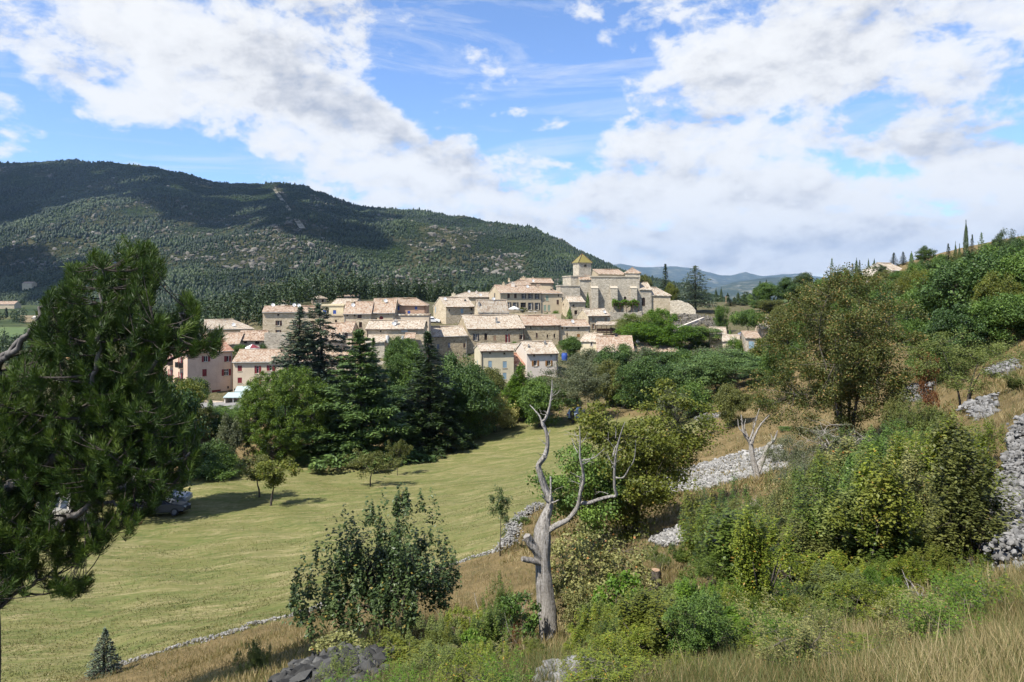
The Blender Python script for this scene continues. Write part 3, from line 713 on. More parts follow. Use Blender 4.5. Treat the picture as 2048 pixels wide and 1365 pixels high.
        for c in dish:
            px, py, vf = c[:3]; v = vf * D; u = float(np.clip(s.u_of(px, v), .2, w - .2)); P = s.W(u, v); z0 = s.zroof(v)
            zc = max((HY - py) / F * P[1], z0 + .35)
            dm = MB(); b = L(P); rr = .43; n = 12; th_ = np.arange(n) * 2 * math.pi / n
            ax = np.array([.35, -.85, .4]); ax /= np.linalg.norm(ax); A = np.cross(ax, Zu); A /= np.linalg.norm(A); B = np.cross(A, ax)
            cc = np.array([b[0], b[1], zc - o[2]])
            ring = lambda r, h: cc + ax * h + r * (np.cos(th_)[:, None] * A + np.sin(th_)[:, None] * B)
            V = np.vstack([ring(rr, .10), ring(rr * .6, .035), cc[None]]); i = np.arange(n); j = (i + 1) % n
            dm.add(V, np.stack([i, j, n + j, n + i], -1)); dm.add(V, np.stack([n + i, n + j, i * 0 + 2 * n], -1))
            tube(dm, [cc, cc + ax * .42 - B * .12], .025, 5); tube(dm, [(b[0], b[1] + .05, z0 - o[2] - .15), cc + np.array([0, .05, 0])], .035, 5)
            dm.obj('satellite_dish', M['dish'], ro)
        return s

def facade(mb, P0, U, N, wd, ht, rects):
    us = sorted({0.0, wd, *[r[0] for r in rects], *[r[1] for r in rects]}); zs = sorted({0.0, ht, *[r[2] for r in rects], *[r[3] for r in rects]})
    V = []; uv = []
    pt = lambda u, z, n=0.0: P0 + U * u + Zu * z + N * n
    for a, b in zip(us[:-1], us[1:]):
        for c, e in zip(zs[:-1], zs[1:]):
            m, n = (a + b) / 2, (c + e) / 2
            if any(r[0] < m < r[1] and r[2] < n < r[3] for r in rects): continue
            V += [pt(a, c), pt(b, c), pt(b, e), pt(a, e)]; uv += [(a, c), (b, c), (b, e), (a, e)]
    for (u0, u1, z0, z1) in rects:
        q = -.22
        for (A, B) in (((u0, z0), (u1, z0)), ((u1, z0), (u1, z1)), ((u1, z1), (u0, z1)), ((u0, z1), (u0, z0))):
            V += [pt(*A), pt(*B), pt(*B, q), pt(*A, q)]; uv += [A, B, (B[0] + .2, B[1] + .2), (A[0] + .2, A[1] + .2)]
    n = len(V) // 4
    mb.add(V, np.arange(n * 4).reshape(-1, 4), None, uv)

def obox(mb, P0, U, N, u0, u1, z0, z1, n0, n1):
    V = [P0 + U * u + Zu * z + N * n for n in (n0, n1) for (u, z) in ((u0, z0), (u1, z0), (u1, z1), (u0, z1))]
    mb.add(V, [[3,2,1,0],[4,5,6,7],[0,1,5,4],[1,2,6,5],[2,3,7,6],[3,0,4,7]])

def window(root, P0, U, N, r, typ, colr, wallmat):
    u0, u1, z0, z1 = r; w, h = u1 - u0, z1 - z0; col = M[colr or 'wood_brown']
    arch = typ.startswith('arch'); typ = typ.replace('arch_', '')
    pm = MB()
    if typ in ('door', 'gate'):
        obox(pm, P0, U, N, u0, u1, z0, z1, -.21, -.12)
        for k in (.08, .54):
            for (a, b) in ((.08, .45), (.52, .92)): obox(pm, P0, U, N, u0 + w * k, u0 + w * (k + .38), z0 + h * a, z0 + h * b, -.12, -.09)
        p = pm.obj('door', col, root)
        hm = MB(); obox(hm, P0, U, N, u0 + w * .47, u0 + w * .53, z0 + h * .44, z0 + h * .48, -.09, -.04); hm.obj('handle', M['metal_dark'], p)
    else:
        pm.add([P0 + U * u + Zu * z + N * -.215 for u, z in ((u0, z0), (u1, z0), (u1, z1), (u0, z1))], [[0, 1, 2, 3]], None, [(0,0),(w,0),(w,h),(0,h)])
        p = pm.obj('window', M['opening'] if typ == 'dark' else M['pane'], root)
        fm = MB(); e = min(.07, w * .12); fc = M['white_paint'] if typ in ('open', 'half') else (col if colr else M['wood_brown'])
        for a, b, c, q in ((u0, u0 + e, z0, z1), (u1 - e, u1, z0, z1), (u0 + e, u1 - e, z0, z0 + e), (u0 + e, u1 - e, z1 - e, z1), ((u0 + u1 - e) / 2, (u0 + u1 + e) / 2, z0 + e, z1 - e)):
            obox(fm, P0, U, N, a, b, c, q, -.21, -.13)
        if h > 1.2: obox(fm, P0, U, N, u0 + e, (u0 + u1 - e) / 2, z0 + h * .6, z0 + h * .6 + e, -.21, -.14); obox(fm, P0, U, N, (u0 + u1 + e) / 2, u1 - e, z0 + h * .6, z0 + h * .6 + e, -.21, -.14)
        if w > .3: fm.obj('window_frame', fc, p)
        sm = MB(); obox(sm, P0, U, N, u0 - .08, u1 + .08, z0 - .10, z0 - .004, -.02, .07); sm.obj('sill', M['stucco_sand'], p)
        if typ in ('open', 'half', 'shut'):
            def leaf(a, b, n0, n1):
                lm = MB(); obox(lm, P0, U, N, a, b, z0 + .01, z1 - .01, n0, n1)
                for k in range(1, 7): obox(lm, P0, U, N, a + .05, b - .05, z0 + h * k / 7 - .025, z0 + h * k / 7 + .025, n1, n1 + .015)
                lm.obj('shutter', col, p)
            if typ == 'shut': leaf(u0 + .01, (u0 + u1) / 2 - .008, -.09, -.04); leaf((u0 + u1) / 2 + .008, u1 - .01, -.09, -.04)
            elif typ == 'open': leaf(u0 - w * .5, u0 - .02, .015, .055); leaf(u1 + .02, u1 + w * .5, .015, .055)
            else: leaf(u0 + .01, (u0 + u1) / 2, -.09, -.04); leaf(u1 + .02, u1 + w * .5, .015, .055)
    if arch:
        am = MB(); cx = (u0 + u1) / 2; rr = w / 2; zc = z1 - rr
        for sgn in (-1, 1):
            pts = [(cx + sgn * rr * math.cos(q), zc + rr * math.sin(q)) for q in np.linspace(0, math.pi / 2, 7)]
            cor = (cx + sgn * rr, z1)
            for A, B in zip(pts[:-1], pts[1:]):
                tri = [cor, A, B] if sgn < 0 else [cor, B, A]
                am.add([P0 + U * u + Zu * z + N * -.012 for u, z in tri], [[0, 1, 2]], None, tri)
                am.add([P0 + U * A[0] + Zu * A[1] + N * -.012, P0 + U * B[0] + Zu * B[1] + N * -.012, P0 + U * B[0] + Zu * B[1] + N * -.2, P0 + U * A[0] + Zu * A[1] + N * -.2], [[0, 1, 2, 3]])
        am.obj('arch', wallmat, p)

def house(label, *a, name='house', cat='house', group=None, extra=None, **k):
    root = empty(name, (0, 0, 0)); tag(root, label, cat, group)
    v = Vol(root, *a, **k)
    c = v.W(v.w / 2, v.D / 2); root.location = (c[0], c[1], v.zb)
    v.build()
    if extra: extra(root, v)
    return root, v
def add_vol(root, *a, **k):
    return Vol(root, *a, **k).build()
# ------------------------------------------------------------------ the village
RD, BR, BL, PB, GB, OC, DK, GN, TN = 'wood_red', 'wood_brown', 'wood_blue', 'wood_pale_blue', 'wood_grey_blue', 'wood_ochre', 'wood_dark', 'wood_green', 'wood_tan'

def balconies(root, v):
    o = np.array(root.location)
    for (vf, z, n) in ((.22, 3.0, 0), (.22, 5.9, 1), (.62, 3.0, 2), (.62, 5.9, 3)):
        bm_ = MB(); P0 = v.W(0, v.D, v.zb) - o; U, N = -v.V, -v.U; u = v.D * (1 - vf)
        obox(bm_, P0, U, N, u - 1.1, u + 1.1, z - .12, z, .0, .9)
        b = bm_.obj('balcony', M['stucco_beige'], root)
        rm = MB(); obox(rm, P0, U, N, u - 1.1, u + 1.1, z + .92, z + .98, .85, .9)
        for k in range(15): obox(rm, P0, U, N, u - 1.08 + k * .152, u - 1.055 + k * .152, z, z + .92, .86, .885)
        for q in (-1.1, 1.07): obox(rm, P0, U, N, u + q, u + q + .03, z, z + .98, .02, .84)
        rm.obj('railing', M['metal_dark'], b)

def h1_extra(root, v):
    balconies(root, v)
    o = np.array(root.location)
    for wn in (('open', .78, 3.05), ('open', .78, 5.95), ('open', .38, 3.05), ('open', .38, 5.95)):
        u = v.D * wn[1]
        window(root, v.W(0, v.D, v.zb) - o + (-v.U) * .235, -v.V, -v.U, (u - .5, u + .5, wn[2], wn[2] + 2.0), 'open', RD, M['stucco_pink'])
house('tall pink house with oxblood shutters, hipped red tile roof and balconies on its left', 375, 465, 705, 674, 798, 126, yaw=42, pxs=325, wall='stucco_pink', roof='tile_red', hipl=4.0, ov=.5,
      wins=[(1, 348, 600, 30, 44, 'open', RD), (1, 505, 600, 36, 44, 'half', RD), (1, 338, 705, 32, 54, 'shut', RD), (1, 503, 702, 34, 50, 'open', RD), (1, 517, 816, 14, 18, 'dark'), (1, 338, 858, 36, 60, 'door', RD), (1, 428, 866, 66, 62, 'door', RD)], extra=h1_extra)

def h2_extra(root, v):
    o = np.array(root.location)
    u0, u1 = v.u_of(474), v.u_of(522); z = (HY - 773) / F * v.d
    am = MB(); A = lambda u, n, zz: v.W(u, -n, zz) - o
    n = 14; uu = np.linspace(u0, u1, n + 1)
    V = np.array([A(u, .05, z) for u in uu] + [A(u, 1.7, z - .75) for u in uu] + [A(u, 1.7, z - 1.05 + .08 * (i % 2)) for i, u in enumerate(uu)]); i = np.arange(n)
    am.add(V, np.stack([i, i + 1, n + 2 + i, n + 1 + i], -1)); am.add(V, np.stack([n + 1 + i, n + 2 + i, 2 * n + 3 + i, 2 * n + 2 + i], -1))
    am.obj('awning', M['awning'], root)
    cu = bpy.data.curves.new('lettering', 'FONT'); cu.body = 'BAR'; cu.size = 1.0; cu.extrude = .04
    tmp = bpy.data.objects.new('lettering', cu); COL.objects.link(tmp); bpy.context.view_layer.update()
    me = bpy.data.meshes.new_from_object(tmp); bpy.data.objects.remove(tmp); me.materials.clear(); me.materials.append(M['black'])
    lo = bpy.data.objects.new('lettering', me); COL.objects.link(lo); lo.parent = root
    P = v.W(v.u_of(492.5), -.06, z + .18) - o; lo.location = P; lo.rotation_euler = (R(90), 0, v.a); lo.scale = (1.0, 1.0, 1)
house('long beige house with oxblood shutters and a turquoise awning under the word BAR', 466, 702, 724, 701, 794, 129, yaw=6, D=9, wall='stucco_beige', roof='tile',
      wins=[(1, 605, 672, 32, 42, 'shut', RD), (1, 733, 682, 32, 58, 'half', RD), (1, 830, 670, 40, 42, 'half', RD), (1, 605, 763, 32, 42, 'shut', RD), (1, 733, 768, 32, 50, 'half', RD), (1, 575, 850, 26, 50, 'dark'), (1, 660, 858, 60, 55, 'dark'), (1, 960, 680, 34, 48, 'shut', RD), (1, 1120, 680, 34, 48, 'shut', RD)], extra=h2_extra)
house('yellowish house with a hipped tile roof and a dish, standing alone behind the pink house', 411, 506, 659, 641, 690, 158, yaw=26, D=11, wall='stucco_sand', roof='tile_pale', hipr=4.0, dish=[(467, 650, .12)], side=[(1, 352, 385, 10, 26, 'dark')])
house('low tiled house wedged behind the pink house and its red roof', 438, 478, 688, 667, 706, 143, yaw=10, D=9, wall='stucco_beige', roof='tile')
house('small low house with two dark square openings under a brown tile roof', 473, 528, 681, 663, 702, 146, yaw=6, D=7, wall='stucco_beige', roof='tile_grey', wins=[(1, 648, 470, 24, 24, 'dark'), (1, 737, 474, 32, 28, 'dark')])
house('big square stone house at the left end, with white dishes along its ridge', 525.5, 642, 624.5, 614, 668, 150, yaw=14, D=9, wall='stone', roof='tile_grey',
      wins=[(2, 290, 308, 18, 20, 'dark'), (2, 282, 392, 40, 50, 'half', BR), (2, 280, 475, 36, 24, 'half', BR), (2, 455, 398, 36, 50, 'half', BR), (2, 640, 400, 36, 50, 'shut', BR)], dish=[(546, 610.5, .5), (588.5, 611, .5), (598, 613, .45), (638.5, 612, .5)])
def step(root, v):
    add_vol(root, 640, 692, 632, 632, 676, 147, yaw=5, D=3.2, wall='stone', roof='stucco_sand', kind='flat', wins=[(2, 880, 373, 20, 26, 'dark')], names=('lower_wall', 'terrace'))
house('cream flat-roofed house with bright blue shutters above a stone terrace', 642, 687, 612, 612, 640, 151, yaw=5, D=8, wall='stucco_cream', roof='stucco_cream', kind='flat',
      wins=[(2, 764, 279, 38, 42, 'shut', BL), (2, 797, 279, 22, 36, 'dark'), (2, 866, 280, 32, 40, 'shut', BL)], extra=step)
house('pale tiled shed roof with a grey flank rising behind the blue-shuttered cream house', 660, 704, 611, 599.5, 625, 168, yaw=-6, D=9, wall='stucco_grey', roof='tile_pale')
house('stone house with one large brown window, left of the red arched door', 687, 742, 627.6, 605, 700, 145, yaw=6, D=10, wall='stone', roof='tile',
      wins=[(2, 995, 313, 15, 20, 'dark'), (2, 1072, 315, 15, 20, 'dark'), (2, 1122, 326, 42, 38, 'shut', BR), (2, 1132, 411, 30, 58, 'dark')], dish=[(706, 611, .3)], chim=[(705, 604, .45, .7)])
house('rendered house with a red arched door below a steep tile roof', 742, 789, 625.7, 599, 690, 147, yaw=4, D=11, wall='stucco_sand', roof='tile',
      wins=[(2, 1290, 298, 13, 16, 'dark'), (2, 1415, 298, 13, 16, 'dark'), (2, 1293, 350, 12, 22, 'dark'), (2, 1344, 346, 40, 52, 'arch_door', RD)], chim=[(768, 601, .4, .8)], dish=[(771, 602, .35)])
def h9x(root, v):
    add_vol(root, 789, 858, 631.5, 631.5, 662, 149, yaw=2, D=4.5, wall='stucco_beige', roof='tile_pale', kind='flat', wins=[(2, 1765, 396, 22, 40, 'door', BL), (2, 1805, 396, 22, 40, 'dark')], names=('lower_wall', 'terrace'))
house('pinkish brown house with bright blue shutters and a long tile roof', 783, 852, 611, 598, 646, 154, yaw=2, D=8, wall='stucco_brown', roof='tile', hipr=2.5,
      wins=[(2, 1515, 240, 32, 42, 'shut', BL), (2, 1700, 237, 26, 38, 'shut', BL), (2, 1627, 284, 28, 34, 'shut', BL)], extra=h9x)
house('stone cottage with a wide sloping tile roof half hidden by the blue-grey cedars', 628, 685, 680, 648, 716, 134, yaw=4, D=12, wall='stucco_beige', roof='tile', wins=[(2, 820, 585, 18, 24, 'shut', BR), (2, 740, 600, 18, 26, 'dark')])
house('narrow house end with one tall dark brown window, right of the cedars', 684, 703.5, 664, 645, 712, 135, yaw=3, D=8, wall='stucco_beige', roof='tile', wins=[(2, 985, 518, 32, 56, 'shut', BR)])
def h10x(root, v):
    add_vol(root, 732, 769, 684, 671, 718, 131, yaw=2, D=4.6, rf=1.0, wall='stone_grey', roof='tile_pale', names=('lean_to_wall', 'lean_to_roof'))
    add_vol(root, 810, 829, 676, 668, 716, 133.4, yaw=2, D=1.6, rf=1.0, wall='stone', roof='tile', names=('porch_wall', 'porch_roof'))
    o = np.array(root.location); tk = MB()
    for px, w_ in ((775, .34), (805, .24)):
        P = at(px, 680, 132.6) - o; tube(tk, [P - Zu * .6, P + Zu * .8], w_, 10)
    tk.obj('water_tank', M['white_paint'], root)
house('long stone house with a white wall plaque and a lean-to at its left end', 732, 847, 658, 642, 716, 135.5, yaw=2, D=8, wall='stone', roof='tile_pale',
      wins=[(2, 1338, 475, 14, 22, 'dark'), (2, 1583, 470, 66, 30, 'shut', 'white_paint'), (2, 1425, 680, 34, 76, 'door', OC), (2, 1572, 690, 32, 66, 'door', OC), (2, 1515, 650, 30, 24, 'dark')], chim=[(792, 641, .22, .6, 'stucco_grey')], dish=[(788, 648, .15)], extra=h10x)
house('brown stone house with two grey-blue shutters, left end of the long row', 863.5, 934.5, 673, 654.5, 722, 152, yaw=20, pxs=847, wall='stone_brown', roof='tile_pale', ov=.3,
      wins=[(3, 340, 925, 30, 56, 'shut', GB), (3, 472, 910, 30, 58, 'shut', GB), (3, 655, 912, 26, 54, 'shut', BR), (3, 533, 860, 14, 14, 'dark'), (3, 735, 945, 12, 18, 'dark'), (3, 345, 815, 28, 10, 'dark')])
house('tall tiled stone house of the long row with dark shutters and one arched window', 934.5, 1049, 658, 632, 720, 156, yaw=16, pxs=914, wall='stone_brown', roof='tile_pale',
      wins=[(3, 793, 811, 38, 80, 'open', DK), (3, 913, 806, 36, 82, 'arch_dark', BR), (3, 1022, 826, 34, 66, 'shut', TN), (3, 1165, 830, 36, 100, 'half', RD), (3, 1338, 812, 44, 58, 'half', 'wood_brown'), (3, 1175, 722, 18, 28, 'dark'), (3, 1318, 715, 18, 28, 'dark'), (3, 1022, 722, 12, 14, 'dark')],
      side=[(3, 605, 690, 12, 34, 'dark')], chim=[(993, 637, .22, .45, 'zinc')])
house('middle house of the long row, with many small openings and hardly any shutters', 1049, 1120, 651, 632, 716, 161, yaw=10, D=11, wall='stone_brown', roof='tile',
      wins=[(3, 1455, 697, 16, 32, 'dark'), (3, 1593, 693, 15, 34, 'shut', TN), (3, 1740, 697, 16, 36, 'shut', TN), (3, 1527, 790, 22, 60, 'shut', BR), (3, 1655, 800, 20, 40, 'dark'), (3, 1740, 795, 20, 50, 'dark'), (3, 1815, 803, 30, 58, 'shut', 'wood_orange'), (3, 1742, 945, 22, 22, 'dark')])
house('right end house of the long row with brown shutters and a roof dish', 1120, 1179, 653, 641, 684, 163, yaw=8, D=8, wall='stone', roof='tile',
      wins=[(4, 413, 812, 14, 26, 'shut', 'wood_orange'), (4, 457, 812, 14, 24, 'dark'), (4, 570, 812, 16, 24, 'dark'), (4, 460, 880, 14, 36, 'dark'), (4, 570, 885, 30, 34, 'shut', 'wood_orange')], dish=[(1145, 643, .2)])
house('stone house with a bright blank gable and pale blue shutters beside the white car', 892, 948, 614, 596, 648, 177, yaw=25, pxs=867, wall='stone', roof='tile_pale',
      wins=[(3, 475, 487, 14, 26, 'dark'), (3, 627, 497, 34, 56, 'shut', PB), (3, 740, 475, 22, 30, 'dark'), (3, 738, 541, 22, 36, 'dark')], side=[(3, 305, 480, 12, 70, 'shut', PB), (3, 330, 612, 14, 50, 'door', 'wood_pale_blue'), (3, 385, 480, 8, 20, 'dark')], dish=[(890, 598, .3)], chim=[(930, 600, .3, .35, 'metal_dark')])
house('stone house with a broad plain tile roof in front of the terrace with cafe tables', 956, 1017, 624, 601, 642, 172, yaw=20, pxs=949, wall='stone', roof='tile_pale', chim=[(958, 605, .3, .4, 'zinc')], dish=[(987, 599, .5)])
house('large house with two rows of tall dark-shuttered windows facing the terrace', 1000, 1082, 585.7, 571.5, 627, 188, yaw=18, pxs=978.5, wall='stucco_sand', roof='tile', ov=.45,
      wins=[(3, 1187, 312, 32, 62, 'shut', BR), (3, 1270, 312, 32, 62, 'shut', BR), (3, 1370, 318, 28, 62, 'open', DK), (3, 1450, 318, 28, 62, 'open', DK), (3, 1530, 320, 28, 62, 'open', DK), (3, 1185, 430, 36, 80, 'open', DK), (3, 1270, 432, 36, 80, 'open', DK), (3, 1365, 425, 70, 60, 'dark', DK), (3, 1452, 438, 34, 86, 'open', DK), (3, 1533, 440, 34, 86, 'open', DK), (3, 1110, 425, 36, 50, 'half', PB)],
      side=[(3, 1020, 310, 16, 64, 'shut', DK)], chim=[(1007, 566, .5, .7), (1026, 566, .4, 1.0, 'stucco_white')], dish=[(1055, 574, .35)])
def dormer(root, v):
    o = np.array(root.location); bm_ = MB(); P = v.W(v.u_of(1090, 3.5), 3.5, v.zroof(3.5)) - o
    box(bm_, P[0] - 1.5, P[0] + 1.5, P[1] - 1.2, P[1] + 1.2, P[2] - .9, P[2] + .75); bm_.obj('dormer', M['stucco_sand'], root)
house('house with pale green shutters and a flat dormer, right end of the terrace block', 1082, 1124, 587, 571, 644, 192, yaw=10, D=12, wall='stucco_sand', roof='tile', hipr=5.0,
      wins=[(3, 1653, 340, 34, 66, 'shut', GN), (3, 1625, 460, 30, 70, 'shut', GN), (3, 1675, 460, 30, 70, 'shut', GN), (3, 1780, 390, 28, 56, 'shut', BR), (3, 1788, 310, 14, 22, 'dark')], extra=dormer)
house('tiled house top with a rendered chimney at its left end rising behind the terrace block', 1044, 1107, 566, 558, 592, 208, yaw=6, D=9, wall='stucco_sand', roof='tile', chim=[(1047, 554, .4, 1.1, 'stucco_sand'), (1066, 556, .6, .5)], dish=[(1066, 565, .1)], wins=[(3, 1655, 158, 14, 14, 'dark')])
house('reddish hipped roof just behind the ridge of the dark-shuttered house', 1012, 1062, 573, 561.5, 596, 203, yaw=8, D=9, wall='stucco_sand', roof='tile', hipl=4.0, chim=[(1018, 558, .5, .6)])
house('pale house with chimneys seen over the ridge of the stone house with blue shutters', 902, 984, 594.5, 586, 608, 200, yaw=6, D=8, wall='stucco_sand', roof='tile_pale', hipl=4.0, chim=[(907, 587, .2, 1.1, 'stucco_straw'), (953, 583, .4, .6, 'stucco_white')], dish=[(938, 584, .5), (961, 592, .1)], wins=[(3, 870, 358, 12, 14, 'dark')])

# church: tower, nave, apse and chapel are parts of one building
def church():
    root = empty('church', (0, 0, 0)); tag(root, 'grey stone church with big buttresses and a square tower under a yellow pyramid roof', 'church')
    c = at(1230, 625, 205); root.location = (c[0], c[1], gz(c[0], c[1])); o = np.array(root.location)
    add_vol(root, 1183, 1279, 555, 554, 628, 198, yaw=4, D=12, wall='stone_grey', roof='stone_grey', kind='flat', wins=[(4, 1025, 527, 26, 46, 'arch_dark')], names=('nave_wall', 'nave_coping'))
    add_vol(root, 1197, 1250, 548.5, 540, 558, 204, yaw=4, D=11, wall='stucco_sand', roof='tile', names=('upper_wall', 'upper_roof'), rf=.8)
    add_vol(root, 1250, 1280, 546, 536.5, 558, 203, yaw=-10, D=9, wall='stone_grey', roof='tile', names=('upper_wall', 'upper_roof'), hipr=2.0, hipl=2.0)
    v = Vol(root, 1158, 1182.5, 527.5, 527.5, 556, 201, yaw=22, D=3.8, wall='stone_grey', roof='stone_grey', kind='flat', wins=[(4, 637, 204, 30, 24, 'arch_dark')], names=('tower_wall', 'tower_cornice')).build()
    apex = at(1168.3, 507.4, v.W(v.w / 2, v.D / 2)[1]); ctr = v.W(v.w / 2, v.D / 2)
    pm = MB(); rib = MB(); e = .35; zc = v.ze + .3
    cs = [v.W(-e, -e, zc), v.W(v.w + e, -e, zc), v.W(v.w + e, v.D + e, zc), v.W(-e, v.D + e, zc)]; ap = np.array([ctr[0], ctr[1], apex[2]])
    for i in range(4):
        A, B = cs[i], cs[(i + 1) % 4]; L = np.linalg.norm(B - A); h = np.linalg.norm(ap - (A + B) / 2)
        pm.add([A - o, B - o, ap - o], [[0, 1, 2]], None, [(0, 0), (L, 0), (L / 2, h)])
        tube(rib, [A - o, (A + ap) / 2 - o, ap - o], .11, 6)
    pm.add([x - o for x in cs[::-1]], [[0, 1, 2, 3]])
    ro = pm.obj('tower_roof', M['glazed'], root); rib.obj('ridge_tiles', M['wood_brown'], ro)
    fm = MB(); tube(fm, [ap - o, ap - o + Zu * 1.0], [.05, .03], 6); box(fm, ap[0] - o[0] - .3, ap[0] - o[0] + .3, ap[1] - o[1] - .02, ap[1] - o[1] + .02, ap[2] - o[2] + .65, ap[2] - o[2] + .7); fm.obj('finial', M['metal_dark'], ro)
    add_vol(root, 1142, 1183.5, 553.6, 553, 600, 199.5, yaw=16, D=7, wall='stone_grey', roof='stone_grey', kind='flat', names=('tower_base', 'tower_base_coping'), dish=())
    add_vol(root, 1159, 1182, 559, 552, 600, 198.6, yaw=4, D=3, rf=1.0, wall='stone_grey', roof='tile', names=('stair_wall', 'stair_roof'))
    add_vol(root, 1121, 1160, 573, 573, 606, 196, yaw=8, D=6, wall='stone_grey', roof='stone_grey', kind='flat', names=('sacristy_wall', 'sacristy_coping'))
    add_vol(root, 1279, 1303, 579, 566, 628, 199, yaw=6, D=8, wall='stone_grey', roof='tile_pale', wins=[(4, 1205, 556, 34, 82, 'arch_dark')], names=('chapel_wall', 'chapel_roof'))
    add_vol(root, 1303, 1341, 590.5, 576, 626, 200, yaw=3, D=8, wall='stone', roof='tile_pale', hipr=3.0, names=('apse_wall', 'apse_roof'))
    for px0, px1, d in ((1183, 1196.5, 197.9), (1221.8, 1235.2, 198.3), (1261.8, 1274.2, 198.9)):
        bm_ = MB(); a, b = at(px0, 580, d - 1.5) - o, at(px1, 580, d - 1.5) - o; zt, zb = (HY - 577) / F * d - o[2], -1.5
        y0, y1 = a[1], a[1] + 1.9
        box(bm_, a[0], b[0], y0, y1, zb, zt)
        bm_.add([(a[0] - .1, y0 - .12, zt), (b[0] + .1, y0 - .12, zt), (b[0] + .1, y1, zt + .75), (a[0] - .1, y1, zt + .75), (a[0] - .1, y1, zt), (b[0] + .1, y1, zt)], [[0, 1, 2, 3]]); 
        bm_.add([(a[0] - .1, y0 - .12, zt), (a[0] - .1, y1, zt), (a[0] - .1, y1, zt + .75)], [[0, 2, 1]]); bm_.add([(b[0] + .1, y0 - .12, zt), (b[0] + .1, y1, zt), (b[0] + .1, y1, zt + .75)], [[0, 1, 2]])
        bm_.obj('buttress', M['stone_grey'], root)
    return root
church()
house('small house with one square window below the church tower', 1138, 1170, 604, 594, 648, 187, yaw=14, pxs=1124, wall='stone', roof='tile_pale', wins=[(4, 523, 595, 20, 22, 'dark'), (4, 545, 660, 30, 40, 'dark')], side=[(4, 421, 582, 12, 18, 'dark'), (4, 410, 690, 16, 60, 'dark')])
def porch(root, v):
    o = np.array(root.location)
    A = lambda px, py, d: at(px, py, d) - o
    pm = MB(); P = [A(1190, 650, 168), A(1232, 650, 171), A(1236, 643.5, 174.5), A(1194, 643.5, 171.5)]
    pm.add(P + [p - Zu * .16 for p in P], [[0,1,2,3],[7,6,5,4],[0,4,5,1],[1,5,6,2],[2,6,7,3],[3,7,4,0]], None, np.tile([[0,0],[5,0],[5,3],[0,3]], (6, 1))); pm.obj('porch_roof', M['tile_pale'], root)
    dk = MB(); Q = [A(1194, 664, 168.3), A(1231.5, 664, 171.3), A(1236, 664, 174.6), A(1197, 664, 171.6)]
    dk.add(Q + [q - Zu * .25 for q in Q], [[0,1,2,3],[7,6,5,4],[0,4,5,1],[1,5,6,2],[2,6,7,3],[3,7,4,0]])
    for k in np.linspace(0, 1, 5):
        b = Q[0] + (Q[1] - Q[0]) * k; tube(dk, [b, b + Zu * 1.75], .07, 6)
        tube(dk, [b - Zu * 2.2, b], .10, 6)
    f = [Q[0] + Zu * .15, Q[1] + Zu * .15, Q[1] + Zu * .8, Q[0] + Zu * .8]; dk.add(f + [x + np.array([.02, .06, 0]) for x in f], [[0,1,2,3],[7,6,5,4],[3,2,6,7]])
    dk.obj('balcony', M['wood_brown'], root)
house('stone house with a dark timber balcony under a tiled porch roof, below the church wall', 1176, 1220, 632, 619, 672, 173, yaw=20, pxs=1155, wall='stone', roof='tile_pale', wins=[(4, 715, 727, 28, 30, 'shut', TN), (4, 838, 727, 28, 30, 'shut', TN), (4, 712, 797, 28, 46, 'half', 'wood_tan'), (4, 790, 880, 30, 40, 'dark')], dish=[(1209, 624, .1)], extra=porch)
house('cream cottage with two small white-edged windows and a tile roof, below the balcony house', 1161, 1196, 682, 668, 712, 150, yaw=-24, D=7, wall='stucco_straw', roof='tile_pale', wins=[(4, 697, 970, 18, 40, 'open', 'stucco_white'), (4, 708, 1048, 18, 36, 'dark')], right=[(4, 776, 952, 22, 34, 'half', BR)], chim=[(1190, 665, .5, .6, 'stucco_beige')])
house('broad low tile roof sweeping down to the left, with a small chimney', 1194, 1268, 703, 673, 718, 141, yaw=-6, D=15, wall='stucco_beige', roof='tile', chim=[(1232, 684, .5, .5, 'metal_dark')], wins=[(4, 790, 1072, 26, 24, 'shut', 'wood_orange')])
house('low tile roof with a white dish, in front of a white wall and two chimneys', 1252, 1357, 704, 687, 716, 146, yaw=2, D=10, wall='stucco_beige', roof='tile', dish=[(1275, 685, .5)], chim=[(1326, 682, .6, .8, 'stucco_beige'), (1346, 684, .6, .7, 'stucco_beige')])
house('plain white wall block with a flat top standing behind the low tile roof', 1287, 1327, 686, 686, 700, 158, yaw=2, D=5, wall='stucco_white', roof='stucco_white', kind='flat')
house('cream square house with pale blue shutters and two small oval openings', 961, 1027.5, 702, 689.5, 775, 121, yaw=12, D=7, wall='stucco_straw', roof='tile_pale', ov=.3,
      wins=[(3, 965, 1003, 24, 18, 'dark'), (3, 1138, 1009, 24, 18, 'dark'), (3, 965, 1138, 44, 80, 'shut', PB), (3, 1142, 1143, 50, 80, 'shut', PB), (3, 1140, 1280, 46, 80, 'shut', PB)], side=[(3, 812, 1130, 16, 90, 'shut', PB)])
def h26x(root, v):
    add_vol(root, 1028, 1047, 696.5, 690, 720, 131, yaw=10, D=5, wall='stucco_straw', roof='tile_pale', names=('back_wall', 'back_roof'), wins=[(3, 1303, 970, 18, 46, 'dark')])
house('low link building with a reddish lean-to roof between the cream and the pinkish white house', 1028.5, 1053.5, 730, 708, 770, 123, yaw=6, D=6, rf=1.0, wall='stucco_sand', roof='tile_red', dish=[(1045, 715, .6)], wins=[(3, 1320, 1172, 26, 34, 'dark')], extra=h26x)
